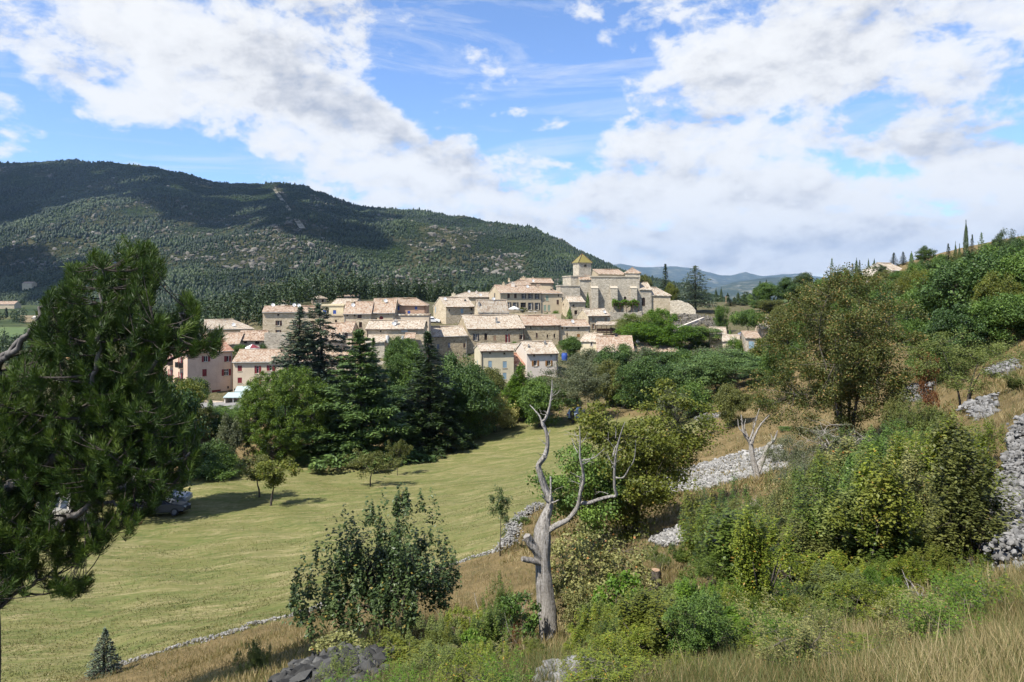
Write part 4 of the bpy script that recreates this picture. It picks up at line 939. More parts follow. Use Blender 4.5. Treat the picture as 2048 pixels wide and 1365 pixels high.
house('pinkish white house with orange-brown shutters round arched windows', 1054, 1116, 707.7, 685, 765, 122, yaw=14, D=8, wall='stucco_white', roof='tile_pale',
      wins=[(3, 1495, 1033, 20, 22, 'dark'), (3, 1700, 1036, 16, 16, 'dark'), (3, 1510, 1126, 44, 66, 'arch_open', 'wood_orange'), (3, 1672, 1126, 44, 66, 'arch_open', 'wood_orange')], chim=[(1057, 692, .25, .25, 'zinc'), (1090, 684, .4, .3, 'zinc')])
# farm on the right
house('small stone farm building with one dark slit window below the bright green trees', 1420, 1453, 667, 656, 702, 152, yaw=-14, D=7, wall='stone', roof='tile_pale', wins=[(5, 528, 804, 22, 42, 'dark')])
house('low farm shed with a narrow tiled roof strip on pale pillars', 1445, 1479, 682, 671, 716, 145, yaw=-18, D=6, wall='stone', roof='tile_pale', rf=.9)
house('farm cottage with pale blue double shutters behind the climbing shrub', 1491, 1522, 676, 664, 716, 142, yaw=-12, D=7, wall='stone_grey', roof='tile', rf=.9, wins=[(5, 975, 888, 72, 100, 'shut', 'wood_pale_blue')], side=[(5, 868, 850, 14, 50, 'shut', PB)])
house('rear farm range with a long pale roof and a white dish, behind the umbrella-shaped tree', 1522, 1566, 658, 645.5, 676, 160, yaw=-10, D=8, wall='stucco_beige', roof='tile_pale', dish=[(1529, 663, .02)])
# houses on the right hill, behind the village and in the valley
house('white gabled house among dark conifers on the right-hand hill', 1784, 1811, 541, 527, 556, 165, yaw=24, D=8, wall='stucco_white', roof='tile_pale')
house('small pink house with a pale roof on the right-hand hill', 1875, 1894, 537, 531, 552, 122, yaw=8, D=6, wall='stucco_rose', roof='tile_pale', hipl=1.5, hipr=1.5)
house('low tile roof between treetops on the right-hand hill', 1903, 1926, 526.5, 521.5, 545, 117, yaw=6, D=6, wall='stucco_beige', roof='tile')
house('highest small house with a pale gable on the right-hand hill, beside the tall cypress', 1940, 1956, 526, 516, 545, 114, yaw=-12, D=5, wall='stucco_white', roof='tile')
house('detached beige villa with a hipped roof on the green slope behind the village', 624, 653, 597, 590, 614, 236, yaw=18, D=9, wall='stucco_beige', roof='tile_pale', hipl=3.0, hipr=3.0, wins=[(2, 745, 165, 18, 30, 'dark')])
house('roofless-looking grey stone barn behind the village', 673, 709, 594.5, 591.5, 606, 238, yaw=2, D=9, wall='stone_grey', roof='tile_grey', rf=.9)
house('small low white house on the slope beyond the dishes', 556, 580, 604.5, 600.5, 612, 258, yaw=-10, D=8, wall='stucco_white', roof='tile_pale')
house('long pale farmhouse far down in the valley at the left edge', -6, 29, 609, 603, 618, find_d(12, 618, 300, 690), yaw=6, D=10, wall='stone', roof='tile_grey')
house('small ruined-looking farmhouse in the brown valley field', 121, 139, 616, 611, 624, find_d(130, 624, 300, 690), yaw=10, D=8, wall='stucco_beige', roof='tile')
house('white shed in the valley beside the green field', 64, 81, 635, 632, 640, find_d(72, 640, 250, 690), yaw=4, D=7, wall='stucco_white', roof='stucco_white')
house('pale house alone at the foot of the wooded hill', 44, 64, 567, 564, 571, 1010, yaw=4, D=12, wall='stone', roof='tile_grey')

# ------------------------------------------------------------------ village walls, terrace, road
def rwall(label, pts, th=.6, mat='stone_grey', seed=1, name='stone_wall', drop=.6, z_jit=.08, cat='stone wall'):
    """a masonry wall: its top runs through (px, py, d) points and its foot goes into the ground"""
    P = np.array([at(*p) for p in pts]); n = max(8, int(np.linalg.norm(np.diff(P, axis=0), axis=1).sum() / .9))
    seg = np.concatenate([[0], np.cumsum(np.linalg.norm(np.diff(P, axis=0), axis=1))]); t = np.linspace(0, seg[-1], n)
    T = np.stack([np.interp(t, seg, P[:, i]) for i in range(3)], 1); r = np.random.default_rng(seed)
    T[:, 2] += r.normal(0, z_jit, n)
    tg = np.gradient(T[:, :2], axis=0); tg /= np.linalg.norm(tg, axis=1, keepdims=True); nr = np.stack([tg[:, 1], -tg[:, 0]], 1)
    if (nr * -T[:, :2]).sum() < 0: nr = -nr
    Fp, Bp = T.copy(), T.copy(); Fp[:, :2] += nr * th / 2; Bp[:, :2] -= nr * th / 2
    zb = np.minimum(ground(Fp[:, 0], Fp[:, 1]), ground(Bp[:, 0], Bp[:, 1])) - drop; zb = np.minimum(zb, T[:, 2] - .5)
    Ff, Bf = Fp.copy(), Bp.copy(); Ff[:, 2] = zb; Bf[:, 2] = zb
    mb = MB(); i = np.arange(n - 1); c0 = T.mean(0); c0[2] = zb.mean()
    for A, B in ((Ff, Fp), (Fp, Bp), (Bp, Bf)):
        V = np.vstack([A, B]) - c0; q = np.stack([i, i + 1, n + i + 1, n + i], -1); hA = A[:, 2]; hB = B[:, 2]
        hB2 = hB + (th if A is Fp else 0)
        uv = np.stack([np.stack([t[i], hA[i]], -1), np.stack([t[i + 1], hA[i + 1]], -1), np.stack([t[i + 1], hB2[i + 1]], -1), np.stack([t[i], hB2[i]], -1)], 1)
        mb.add(V, q, None, uv.reshape(-1, 2))
    for k in (0, n - 1): mb.add(np.array([Ff[k], Fp[k], Bp[k], Bf[k]]) - c0, [[0, 1, 2, 3]], None, [(0, 0), (0, 2), (.6, 2), (.6, 0)])
    o = mb.obj(name, M[mat]); o.location = c0
    return tag(o, label, cat)
rwall('grey garden wall under the square stone house, left of the blue-grey cedars', [(529, 666, 141), (579, 666, 142)], seed=1)
rwall('grey stone retaining wall below the long house with the chimney', [(752, 723, 127), (799, 723, 127)], seed=2)
rwall('long retaining wall holding up the church terrace', [(1219, 624.5, 188), (1283, 624.5, 190)], seed=3)
rwall('curved stone retaining wall right of the church apse', [(1341, 601, 199), (1362, 602, 197), (1380, 608, 196), (1392, 622, 195)], seed=4)
rwall('terrace wall of the cafe terrace behind the long row', [(1018, 627, 180), (1050, 628, 177), (1122, 628, 178)], seed=5, mat='stucco_sand', z_jit=.01)
rwall('pale sloping parapet wall running down the bank right of the church', [(1356, 655, 172), (1385, 643.5, 180), (1407, 635, 186)], seed=6, mat='stucco_white', z_jit=.01)
rwall('low wall in front of the bar along the village road', [(395, 800, 121), (446, 803, 120)], th=.3, seed=8, mat='stucco_beige', z_jit=.01)
rwall('grey stone wall behind the umbrella-shaped tree at the farm', [(1527, 633.5, 176), (1563, 636, 172)], seed=9)

def asphalt():
    t = NT('asphalt'); p = t.pos(); n = t.noise(p, 1.2, 5, .6)
    return t.principled(t.ramp(n, [(.35, (.20, .19, .18)), (.65, (.30, .285, .265))]), .9, None, .2)
M['asphalt'] = asphalt()
def road():
    mb = MB(); ln = MB(); ds = [(330, 118, 812), (400, 117, 814), (480, 115.5, 812), (560, 114, 812), (700, 112, 806)]
    for m_, w0, w1, up in ((mb, -3.6, 3.6, .06), (ln, -3.3, -3.1, .075), (ln, 3.1, 3.3, .075)):
        P = np.array([at(px, py, d) for px, d, py in ds]); P = curve(P, 24)
        A, B = P.copy(), P.copy(); A[:, 1] += w0; B[:, 1] += w1
        A[:, 2] = np.maximum(ground(A[:, 0], A[:, 1]), ground(P[:, 0], P[:, 1])) + up; B[:, 2] = A[:, 2]
        i = np.arange(23); m_.add(np.vstack([A, B]), np.stack([i, i + 1, 25 + i, 24 + i], -1))
    tag(mb.obj('road', M['asphalt']), kind='structure'); tag(ln.obj('road_marking', M['white_paint']), kind='structure')
road()

def shelter():
    c = at(466, 797, 119.5); z = gz(c[0], c[1]); root = empty('bus_shelter', (c[0], c[1], z)); tag(root, 'small roadside shelter with a pale turquoise sloping roof and a white end wall', 'shelter')
    top = (HY - 787) / F * 119.5 - z; mb = MB()
    P = [(-1.3, -1.1, top - .55), (1.9, -1.1, top - .55), (1.9, 1.1, top), (-1.3, 1.1, top)]; P = np.array(P)
    mb.add(np.vstack([P, P - Zu * .1]), [[0,1,2,3],[7,6,5,4],[0,4,5,1],[1,5,6,2],[2,6,7,3],[3,7,4,0]]); mb.obj('roof', M['awning'], root)
    w = MB(); box(w, -1.15, -.95, -.95, 1.0, -.5, top - .55); w.obj('end_wall', M['stucco_white'], root)
    w = MB(); box(w, -.94, 1.7, .85, .95, -.5, top - .3); w.obj('back_wall', M['stucco_beige'], root)
    for x in (.4, 1.65):
        w = MB(); tube(w, [(x, -.9, -.5), (x, -.9, top - .62)], .06, 6); w.obj('post', M['white_paint'], root)
shelter()

def parasol(px, py_top, d, label, mat, mat2, w=1.6, name='parasol'):
    c = spot(px, d); top = (HY - py_top) / F * d; root = empty(name, c); tag(root, label, 'parasol'); h = max(1.8, top - c[2])
    n = 8; th = np.arange(n) * 2 * math.pi / n; mb = MB()
    V = np.vstack([np.stack([w * np.cos(th), w * np.sin(th), np.full(n, h - .7)], 1), [[0, 0, h]], np.stack([w * np.cos(th), w * np.sin(th), np.full(n, h - .92)], 1)]); i = np.arange(n); j = (i + 1) % n
    mb.add(V, np.stack([i, j, i * 0 + n], -1)[:n - 2], None, None, 0); mb.add(V, np.stack([i, j, i * 0 + n], -1)[n - 2:], None, None, 1); mb.add(V, np.stack([n + 1 + i, n + 1 + j, j, i], -1))
    mb.obj('canopy', [M[mat], M[mat2]], root); p = MB(); tube(p, [(0, 0, -.2), (0, 0, h - .02)], .04, 6); p.obj('pole', M['metal_dark'], root)
M['white_canvas'] = flat_mat('white_canvas', (.80, .79, .76), .8)
parasol(505, 688.5, 137, 'white garden parasol with a red flank between the bar roof and the low house', 'white_canvas', 'wood_red', 1.5)
parasol(1028, 619, 184, 'white cafe parasol at the left end of the terrace', 'white_canvas', 'white_canvas', 1.5)
for k, (px, d) in enumerate(((1036, 183), (1044, 184), (1060, 182), (1071, 184))):
    c = spot(px, d); z = max(c[2], (HY - 629) / F * d); root = empty('cafe_table', (c[0], c[1], z)); tag(root, 'white cafe table on the terrace below the dark-shuttered windows', 'table', 'cafe tables on the terrace')
    mb = MB(); tube(mb, [(0, 0, .70), (0, 0, .75)], .55, 12); mb.obj('table_top', M['white_canvas'], root); mb = MB(); tube(mb, [(0, 0, -.6), (0, 0, .70)], .05, 6); mb.obj('leg', M['metal_dark'], root)

def barrel():
    c = spot(1129, 133); z = max(c[2], (HY - 719) / F * 133); root = empty('water_barrel', (c[0], c[1], z)); tag(root, 'blue plastic water barrel beside the round dark tree', 'barrel')
    mb = MB(); h = 1.15; P = [(0, 0, -.3), (0, 0, .1), (0, 0, h * .5), (0, 0, h * .9), (0, 0, h)]; tube(mb, P, [.5, .55, .6, .55, .48], 14); mb.obj('drum', M['wood_blue'], root, True)
    mb = MB(); tube(mb, [(0, 0, h + .002), (0, 0, h + .06)], .50, 14); mb.obj('lid', M['wood_blue'], root)
barrel()

def pergola():
    root = empty('vine_pergola', at(1252, 623, 195.5)); tag(root, 'pergola covered in green vine leaves against the church wall', 'pergola'); o = np.array(root.location)
    a, b = at(1226, 606, 194.2) - o, at(1279, 606, 195.0) - o
    for k in np.linspace(.03, .97, 5):
        q = a + (b - a) * k; m = MB(); tube(m, [q - Zu * 3.2, q], .09, 6); m.obj('post', M['wood_brown'], root)
    r = np.random.default_rng(5); n = 2600; u = r.random(n); P = a + (b - a) * u[:, None]; P[:, 1] += r.random(n) * 2.6; P[:, 2] += r.normal(.15, .28, n) + .25 * np.sin(u * 17) - .25 * (r.random(n) ** 4) * 4
    mb = MB(); leaves(mb, P, r.normal(0, 1, (n, 3)) + np.array([0, -.3, .8]), .38, .9, r, np.clip(r.normal(.5, .2, n), 0, 1)); mb.obj('vine', M['leaf_vivid'], root)
    m = MB(); box(m, a[0], b[0], a[1] + .1, a[1] + .2, a[2] - .12, a[2]); box(m, a[0], b[0], a[1] + 2.4, a[1] + 2.5, a[2] - .12, a[2]); m.obj('beam', M['wood_brown'], root)

def pole(px, py, d, label, h=None):
    c = spot(px, d); top = (HY - py) / F * d - c[2]; mb = MB(); tube(mb, [(0, 0, -.5), (0, 0, top)], [.14, .09], 7); box(mb, -.5, .5, -.04, .04, top - .45, top - .35)
    o = mb.obj('utility_pole', M['wood_tan']); o.location = c; tag(o, label, 'utility pole')
pole(1452, 592, 238, 'thin utility pole standing in the field right of the big cedar')
pole(1837, 520, 150, 'wooden pole leaning between conifers on the right-hand hill')
pole(404, 902, 78, 'brown wooden post in front of the dark hedge at the meadow corner')

# ------------------------------------------------------------------ cars
M['tyre'] = flat_mat('rubber', (.018, .018, .018), .85); M['rim'] = flat_mat('rim_metal', (.15,.15,.16), .5, .3)
def paint(name, col):
    t = NT(name); b = t.n('ShaderNodeBsdfPrincipled'); b.inputs['Base Color'].default_value = (*col, 1); b.inputs['Roughness'].default_value = .45
    b.inputs['Coat Weight'].default_value = .25; b.inputs['Coat Roughness'].default_value = .06; t.l(b.outputs[0], t.out.inputs[0]); return t.m
M['lamp_glass'] = flat_mat('lamp_glass', (.55, .56, .58), .15, .6); M['lamp_red'] = flat_mat('red_lamp_glass', (.35, .02, .02), .2, .6)
def car(px, d, yaw, colname, label, van=False, loc=None):
    c = spot(px, d) if loc is None else np.asarray(loc, float)
    e = .8; gx = (gz(c[0] + e, c[1]) - gz(c[0] - e, c[1])) / (2 * e); gy = (gz(c[0], c[1] + e) - gz(c[0], c[1] - e)) / (2 * e)
    root = empty('camper_van' if van else 'parked_car', c); tag(root, label, 'van' if van else 'car')
    nrm = Vector((-gx, -gy, 1)).normalized() if loc is None else Vector((0, 0, 1))
    root.rotation_mode = 'QUATERNION'; root.rotation_quaternion = Vector((0, 0, 1)).rotation_difference(nrm) @ Matrix.Rotation(R(yaw), 4, 'Z').to_quaternion()
    if van:
        prof = [(-2.7, .35), (-2.75, 2.45), (-2.55, 2.62), (1.2, 2.62), (1.55, 2.45), (2.0, 1.35), (2.65, 1.05), (2.72, .4)]; W = 1.0; belt = 1.3
        wins = [(-2.0, -1.1, 1.35, 2.1), (-.4, .4, 1.35, 2.1), (.95, 1.6, 1.32, 2.0)]
    else:
        prof = [(-2.05, .32), (-2.12, .72), (-1.98, .98), (-1.62, 1.02), (-1.05, 1.38), (-.4, 1.45), (.25, 1.42), (.98, .98), (1.85, .82), (2.1, .62), (2.1, .30)]; W = .86; belt = .98
        wins = [(-1.25, -.45, 1.0, 1.34), (-.36, .45, 1.0, 1.34)]
    B = MB(); n = len(prof); sec = []
    for s_ in (-1, -.93, .93, 1):
        row = []
        for x, z in prof:
            tum = max(0, z - belt) * .32; inset = .06 if abs(s_) == 1 else 0
            row.append((x * (1 - inset * .6), (W - tum) * s_, z - (inset * .6 if z > .5 else -inset)))
        sec.append(row)
    V = np.array(sec).reshape(-1, 3); i = np.arange(n); j = (i + 1) % n
    for k in range(3): B.add(V, np.stack([k * n + i, k * n + j, (k + 1) * n + j, (k + 1) * n + i], -1))
    B.add(V, [list(range(n))[::-1]]); B.add(V, [list(range(3 * n, 4 * n))])
    B.obj('body', M[colname], root, False)
    for s_ in (-1, 1):
        for x0, x1, z0, z1 in wins:
            g = MB(); y0, y1 = (W - max(0, z0 - belt) * .32 + .012) * s_, (W - max(0, z1 - belt) * .32 + .012) * s_
            q = [(x0, y0, z0), (x1 + (0 if x1 < .4 else .25), y0, z0), (x1, y1, z1), (x0 + (.3 if x0 < -1 and not van else 0), y1, z1)]
            g.add(q, [[0, 1, 2, 3]]); g.obj('side_window', M['pane'], root)
        for xw in ((-1.3, 1.32) if not van else (-1.75, 1.85)):
            r_ = .31 if not van else .34
            w = MB(); tube(w, [(xw, s_ * (W - .16), r_), (xw, s_ * (W + .02), r_)], r_, 20); wo = w.obj('wheel', M['tyre'], root)
            w = MB(); tube(w, [(xw, s_ * (W + .022), r_), (xw, s_ * (W + .035), r_)], r_ * .62, 14); w.obj('rim', M['rim'], wo)
        w = MB(); x = prof[-2][0]; box(w, x - .1, x + .02, s_ * (W - .28) - .14, s_ * (W - .28) + .14, .58 if not van else .8, .72 if not van else .98); w.obj('headlight', M['lamp_glass'], root)
        w = MB(); x = prof[1][0]; box(w, x - .02, x + .08, s_ * (W - .22) - .1, s_ * (W - .22) + .1, .74 if not van else .9, .9 if not van else 1.3); w.obj('tail_light', M['lamp_red'], root)
    g = MB(); (xa, za), (xb, zb) = (prof[6], prof[7]) if not van else (prof[4], prof[5]); wa, wb = W - max(0, za - belt) * .32 - .08, W - .1
    g.add([(xb - .05, -wb, zb + .06), (xb - .05, wb, zb + .06), (xa + .07, wa, za - .02), (xa + .07, -wa, za - .02)], [[0, 1, 2, 3]]); g.obj('windscreen', M['pane'], root)
M['paint_dark'] = paint('dark_blue_car_paint', (.012, .014, .022)); M['paint_silver'] = paint('silver_car_paint', (.24, .26, .29)); M['paint_white'] = paint('white_car_paint', (.75, .75, .74)); M['paint_beige'] = paint('beige_van_paint', (.21, .19, .155)); M['paint_blue'] = paint('pale_blue_car_paint', (.42, .52, .66))
car(322, find_d(335, 1031, 40, 80), 8, 'paint_dark', 'dark blue car parked in the tree shade at the edge of the meadow')
car(330, find_d(340, 1010, 45, 90), 6, 'paint_silver', 'pale silver car parked just beyond the dark blue car')
car(128, find_d(128, 1045, 35, 80), -28, 'paint_beige', 'beige camper van with a dark window, glimpsed between the pine branches', True)
car(864, 180, 4, 'paint_white', 'white car parked in the lane left of the stone house gable')
car(1494, 162, 12, 'paint_silver', 'silver car parked under the umbrella-shaped tree at the farm', loc=at(1494, 675, 160) )
car(1153, 99, 70, 'paint_blue', 'pale blue car behind the thick leaning trunk of the grey-green tree')
# ------------------------------------------------------------------ foliage
def leaves(mb, P, Nn, size, aspect, r, tint, axis=None, fold=.18):
    """one small folded leaf (two faces) at every point, facing Nn"""
    n = len(P); Nn = Nn / (np.linalg.norm(Nn, axis=1, keepdims=True) + 1e-9)
    A = r.normal(0, 1, (n, 3)) if axis is None else axis + r.normal(0, .25, (n, 3))
    A = A - (A * Nn).sum(1, keepdims=True) * Nn; A /= np.linalg.norm(A, axis=1, keepdims=True) + 1e-9
    B = np.cross(Nn, A); s = (size * r.uniform(.6, 1.3, n))[:, None] if np.isscalar(size) else size[:, None]
    w = s * aspect * .5
    V = np.stack([P - A * s * .5, P + B * w + Nn * w * fold, P + A * s * .5, P - B * w + Nn * w * fold], 1).reshape(-1, 3)
    mb.add(V, np.arange(4 * n).reshape(-1, 4), tint)

def limb_tree(r, mb, tips, base_r, trunk_h, H, n_limb=6, stems=1, lean=0.0, twig=.012, wig=.06, spread=.25, up=.5):
    """trunk, limbs and twigs joining the ground to every tip (N,3); returns nothing, draws tubes"""
    c = tips.mean(0); top = np.array([c[0] * .6 + lean, c[1] * .6, trunk_h])
    starts = []
    if stems == 1:
        path = curve([(0, 0, -.25), (r.normal(0, .03) * H, r.normal(0, .03) * H, trunk_h * .5), top, (c[0], c[1], trunk_h + (H - trunk_h) * .55)], 12)
        rad = base_r * np.interp(np.linspace(0, 1, 12), [0, .08, .5, 1], [1.35, 1.0, .72, .25]); tube(mb, path, rad, 9)
        starts = [path]
    else:
        for k in range(stems):
            a = k * 2.4 + r.random(); e = np.array([math.cos(a) * spread, math.sin(a) * spread, 0]) * H
            path = curve([(math.cos(a) * base_r * 2, math.sin(a) * base_r * 2, -.2), e * .4 + [0, 0, H * .3], e + [0, 0, H * .62]], 9)
            tube(mb, path, base_r * np.linspace(1, .3, 9), 6); starts.append(path)
    allp = np.concatenate(starts); allr = np.concatenate([base_r * np.interp(np.linspace(0, 1, len(s)), [0, 1], [.7, .25]) for s in starts])
    # limbs towards clusters of tips
    idx = r.choice(len(tips), min(n_limb, len(tips)), replace=False); cen = tips[idx]
    for _ in range(4):
        lab = ((tips[:, None] - cen[None]) ** 2).sum(-1).argmin(1)
        cen = np.array([tips[lab == k].mean(0) if (lab == k).any() else cen[k] for k in range(len(cen))])
    for k in range(len(cen)):
        sel = tips[lab == k]
        if not len(sel): continue
        tgt = cen[k]; ok = np.where(allp[:, 2] < max(tgt[2] - up * np.linalg.norm(tgt[:2]) * .6, trunk_h * .75 if stems == 1 else .3 * H))[0]
        ok = ok if len(ok) else np.arange(len(allp)); ok = ok[allp[ok][:, 2] > (trunk_h * .6 if stems == 1 else 0)] if (allp[ok][:, 2] > (trunk_h * .6 if stems == 1 else 0)).any() else ok
        j = ok[((allp[ok] - tgt) ** 2).sum(1).argmin()]; S = allp[j]; L = np.linalg.norm(tgt - S)
        mid = (S + tgt) / 2 + r.normal(0, wig, 3) * L + np.array([0, 0, .06 * L])
        lp = curve([S, mid, tgt], 8); r0 = min(allr[j] * .75, base_r * .5)
        tube(mb, lp, np.linspace(r0, max(r0 * .35, twig), 8), 6)
        for q in sel:
            jj = ((lp[2:] - q) ** 2).sum(1).argmin() + 2; S2 = lp[jj]; L2 = np.linalg.norm(q - S2)
            if L2 < 1e-3: continue
            m2 = (S2 + q) / 2 + r.normal(0, wig, 3) * L2
            tube(mb, curve([S2, m2, q], 5), np.linspace(max(r0 * .35, twig), twig * .5, 5), 4)

def crown_points(r, n, R_, z0, z1, lob=.28, shell=.45, shape='round', gaps=.15):
    d = r.normal(0, 1, (n * 3, 3)); d /= np.linalg.norm(d, axis=1, keepdims=True)
    dirs = r.normal(0, 1, (9, 3)); dirs /= np.linalg.norm(dirs, axis=1, keepdims=True); amp = r.uniform(-1, 1, 9)
    k = 1 + lob * np.tanh((np.exp(4 * (d @ dirs.T - 1)) * amp).sum(1) * 1.6)
    rad = r.random(n * 3) ** shell * k
    P = d * rad[:, None]
    gd = r.normal(0, 1, (5, 3)); gd /= np.linalg.norm(gd, axis=1, keepdims=True)
    keep = ((d @ gd.T) < 1 - gaps * r.uniform(.2, 1, 5)).all(1); P = P[keep][:n]
    zz = (P[:, 2] + 1) / 2
    if shape == 'vase': P[:, :2] *= (.55 + .6 * zz)[:, None]
    elif shape == 'cone': P[:, :2] *= (1.15 - .8 * zz)[:, None]
    elif shape == 'dome': P[:, :2] *= (1.1 - .35 * zz ** 2)[:, None]; P[:, 2] = np.where(P[:, 2] < -.3, -.3 + (P[:, 2] + .3) * .5, P[:, 2])
    elif shape == 'barrel': P[:, :2] *= (1.02 + .30 * np.clip(-P[:, 2:3], 0, 1)); P[:, 2] = np.where(P[:, 2] < 0, P[:, 2] * 1.05, P[:, 2])
    elif shape == 'flat': P[:, :2] *= 1.1; P[:, 2] *= .8
    P[:, :2] *= R_; P[:, 2] = (z0 + z1) / 2 + P[:, 2] * (z1 - z0) / 2
    return P

def broadleaf(seed, H=8.0, W=6.0, trunk=.25, n_clump=120, n_leaf=12000, leaf=.16, aspect=.6, shape='round', base_r=.16, stems=1, n_limb=7, clump_r=.11, flat=.75, lob=.28, shell=.45, gaps=.15, upb=.55, sprig=0.0, lean=0.0, twig=.012, density=.8, wig=.06, spread=.25):
    """returns (wood mesh builder, foliage mesh builder)"""
    r = np.random.default_rng(seed); tips = crown_points(r, n_clump, W / 2, H * trunk, H, lob, shell, shape, gaps)
    wood = MB(); limb_tree(r, wood, tips, base_r, H * max(trunk, .05) * 1.15, H, n_limb, stems, lean, twig, wig, spread)
    wt = r.uniform(1 - density, 1 + density, len(tips)); wt = np.maximum(wt, .15); wt /= wt.sum()
    ci = r.choice(len(tips), n_leaf, p=wt); ct = r.normal(.5, .13, len(tips)); cr = r.uniform(.65, 1.35, len(tips)) * clump_r * W
    off = r.normal(0, 1, (n_leaf, 3)); off /= np.linalg.norm(off, axis=1, keepdims=True); off *= (r.random(n_leaf) ** .5)[:, None] * 1.25
    off[:, 2] *= flat
    if sprig: off[:, 2] = np.abs(off[:, 2]) * (1 + sprig) ; off[:, :2] *= (1 - .55 * np.clip(off[:, 2:3] / (1 + sprig), 0, 1))
    P = tips[ci] + off * cr[ci][:, None]
    P = P[P[:, 2] > .01 * H]; n = len(P); ci = ci[:n]
    Nn = r.normal(0, .7, (n, 3)) + np.array([0, 0, upb]) + off[:n] * .5
    fol = MB(); leaves(fol, P, Nn, leaf, aspect, r, np.clip(ct[ci] + r.normal(0, .14, n), 0, 1))
    return wood, fol

def conifer(seed, H=14.0, W=8.0, kind='cedar', n_el=16000, el=.34, base_r=.22, bare=.06):
    r = np.random.default_rng(seed); wood, fol = MB(), MB()
    top = np.array([r.normal(0, .01) * H, r.normal(0, .01) * H, H])
    tp = curve([(0, 0, -.3), (r.normal(0, .008) * H, r.normal(0, .008) * H, H * .5), top], 14)
    tube(wood, tp, base_r * np.linspace(1.1, .08, 14), 9)
    spec = {'cedar': dict(nb=105, rise=.16, droop=.22, prof=lambda t: (1 - t) ** .62 * .96 + .04, pw=.34, thin=.035, jit=.28), 'layer': dict(nb=92, rise=.10, droop=.13, prof=lambda t: (1 - t) ** .75 * .95 + .05, pw=.42, thin=.040, jit=.34),
            'fir': dict(nb=190, rise=-.05, droop=.22, prof=lambda t: (1 - t) ** .85 * .97 + .03, pw=.26, thin=.05, jit=.16), 'spire': dict(nb=150, rise=.25, droop=.30, prof=lambda t: (1 - t) ** .9 * .92 + .03, pw=.24, thin=.06, jit=.3),
            'weep': dict(nb=70, rise=.22, droop=.62, prof=lambda t: (1 - t) ** .6 * .95 + .05, pw=.26, thin=.06, jit=.35)}[kind]
    nb = spec['nb']; t = bare + (1 - bare) * (np.arange(nb) + r.random(nb)) / nb; t = np.clip(t, bare, .985)
    Ls = W / 2 * spec['prof'](t) * r.uniform(1 - spec['jit'], 1 + spec['jit'] * .6, nb); share = Ls ** 1.6 + .02; share /= share.sum(); cnt = np.maximum(10, (share * n_el).astype(int))
    a0 = np.cumsum(np.full(nb, 2.399)) + r.normal(0, .35, nb)
    for k in range(nb):
        L, a = Ls[k], a0[k]; rd = np.array([math.cos(a), math.sin(a), 0]); sd_ = np.array([-rd[1], rd[0], 0])
        z0 = t[k] * H; rise = spec['rise'] * r.uniform(.5, 1.5); dr = spec['droop'] * r.uniform(.6, 1.4) * (1.15 - .5 * t[k])
        fz = lambda q: z0 + rise * q - dr * q * q / max(W / 2, .5) * 1.2
        S = np.array([np.interp(z0, tp[:, 2], tp[:, i]) for i in range(2)] + [0])
        qq = np.linspace(0, L, 7); path = S + rd * qq[:, None]; path[:, 2] = fz(qq); tube(wood, path, np.linspace(base_r * .22 * (1 - t[k] * .7), .012, 7), 4)
        n = cnt[k]; q = L * (r.random(n) ** .62); wmax = spec['pw'] * L * np.sin(np.clip(q / L, 0, 1) * math.pi * .82 + .35) * (1 - .35 * q / L)
        lat = (r.random(n) * 2 - 1); s_ = lat * wmax
        fing = .5 + .5 * np.sin(q / max(L, .1) * 17 + abs(lat) * 5 + k)
        keep = r.random(n) < .35 + .65 * fing; q, s_, lat = q[keep], s_[keep], lat[keep]; n = len(q)
        P = S + rd * q[:, None] + sd_ * s_[:, None]; P[:, 2] = fz(q) - abs(lat) ** 2 * L * .07 + r.normal(0, spec['thin'] * L * .6 + .03, n)
        if kind == 'weep': P[:, 2] -= r.random(n) ** 2 * .16 * L
        ax = rd + sd_ * np.sign(lat)[:, None] * .9 + np.array([0, 0, -dr * .8 if kind != 'spire' else .3])
        Nn = np.array([0, 0, 1.0]) + r.normal(0, .42, (n, 3)) - rd * .15
        leaves(fol, P, Nn, el, .34, r, np.clip(r.normal(.5, .1) + r.normal(0, .12, n) + .22 * (q / max(L, .1) - .55), 0, 1), ax)
    n = max(30, n_el // 70); q = r.random(n); P = np.array([top[0], top[1], 0]) + r.normal(0, .035 * W * .4, (n, 3)); P[:, 2] = H * (1 - .10 * q)
    leaves(fol, P, r.normal(0, 1, (n, 3)) + [0, 0, .4], el * .9, .3, r, .5, np.tile([0, 0, 1.0], (n, 1)))
    return wood, fol

def cypress(seed, H=10.0, W=1.8, n=5000, el=.3, blunt=.6):
    r = np.random.default_rng(seed); wood, fol = MB(), MB(); tube(wood, [(0, 0, -.3), (0, 0, H * .5), (0, 0, H * .93)], [W * .1, W * .06, .015], 7)
    z = r.random(n) ** .9; a = r.random(n) * 2 * math.pi; pr = np.sin(np.clip(z * 1.06, 0, 1) ** .55 * math.pi) ** blunt
    pr *= 1 + .16 * np.sin(a * 3 + z * 19 + seed) + .10 * np.sin(a * 5 - z * 31)
    q = W / 2 * pr * r.uniform(.55, 1.02, n); P = np.stack([q * np.cos(a), q * np.sin(a), .02 * H + z * H * .98], 1)
    out = np.stack([np.cos(a), np.sin(a), np.full(n, .5)], 1)
    leaves(fol, P, out + r.normal(0, .35, (n, 3)), el, .34, r, np.clip(r.normal(.5, .17, n) + .15 * np.sin(a * 3 + z * 19 + seed), 0, 1), np.stack([np.cos(a) * .35, np.sin(a) * .35, np.ones(n)], 1))
    return wood, fol

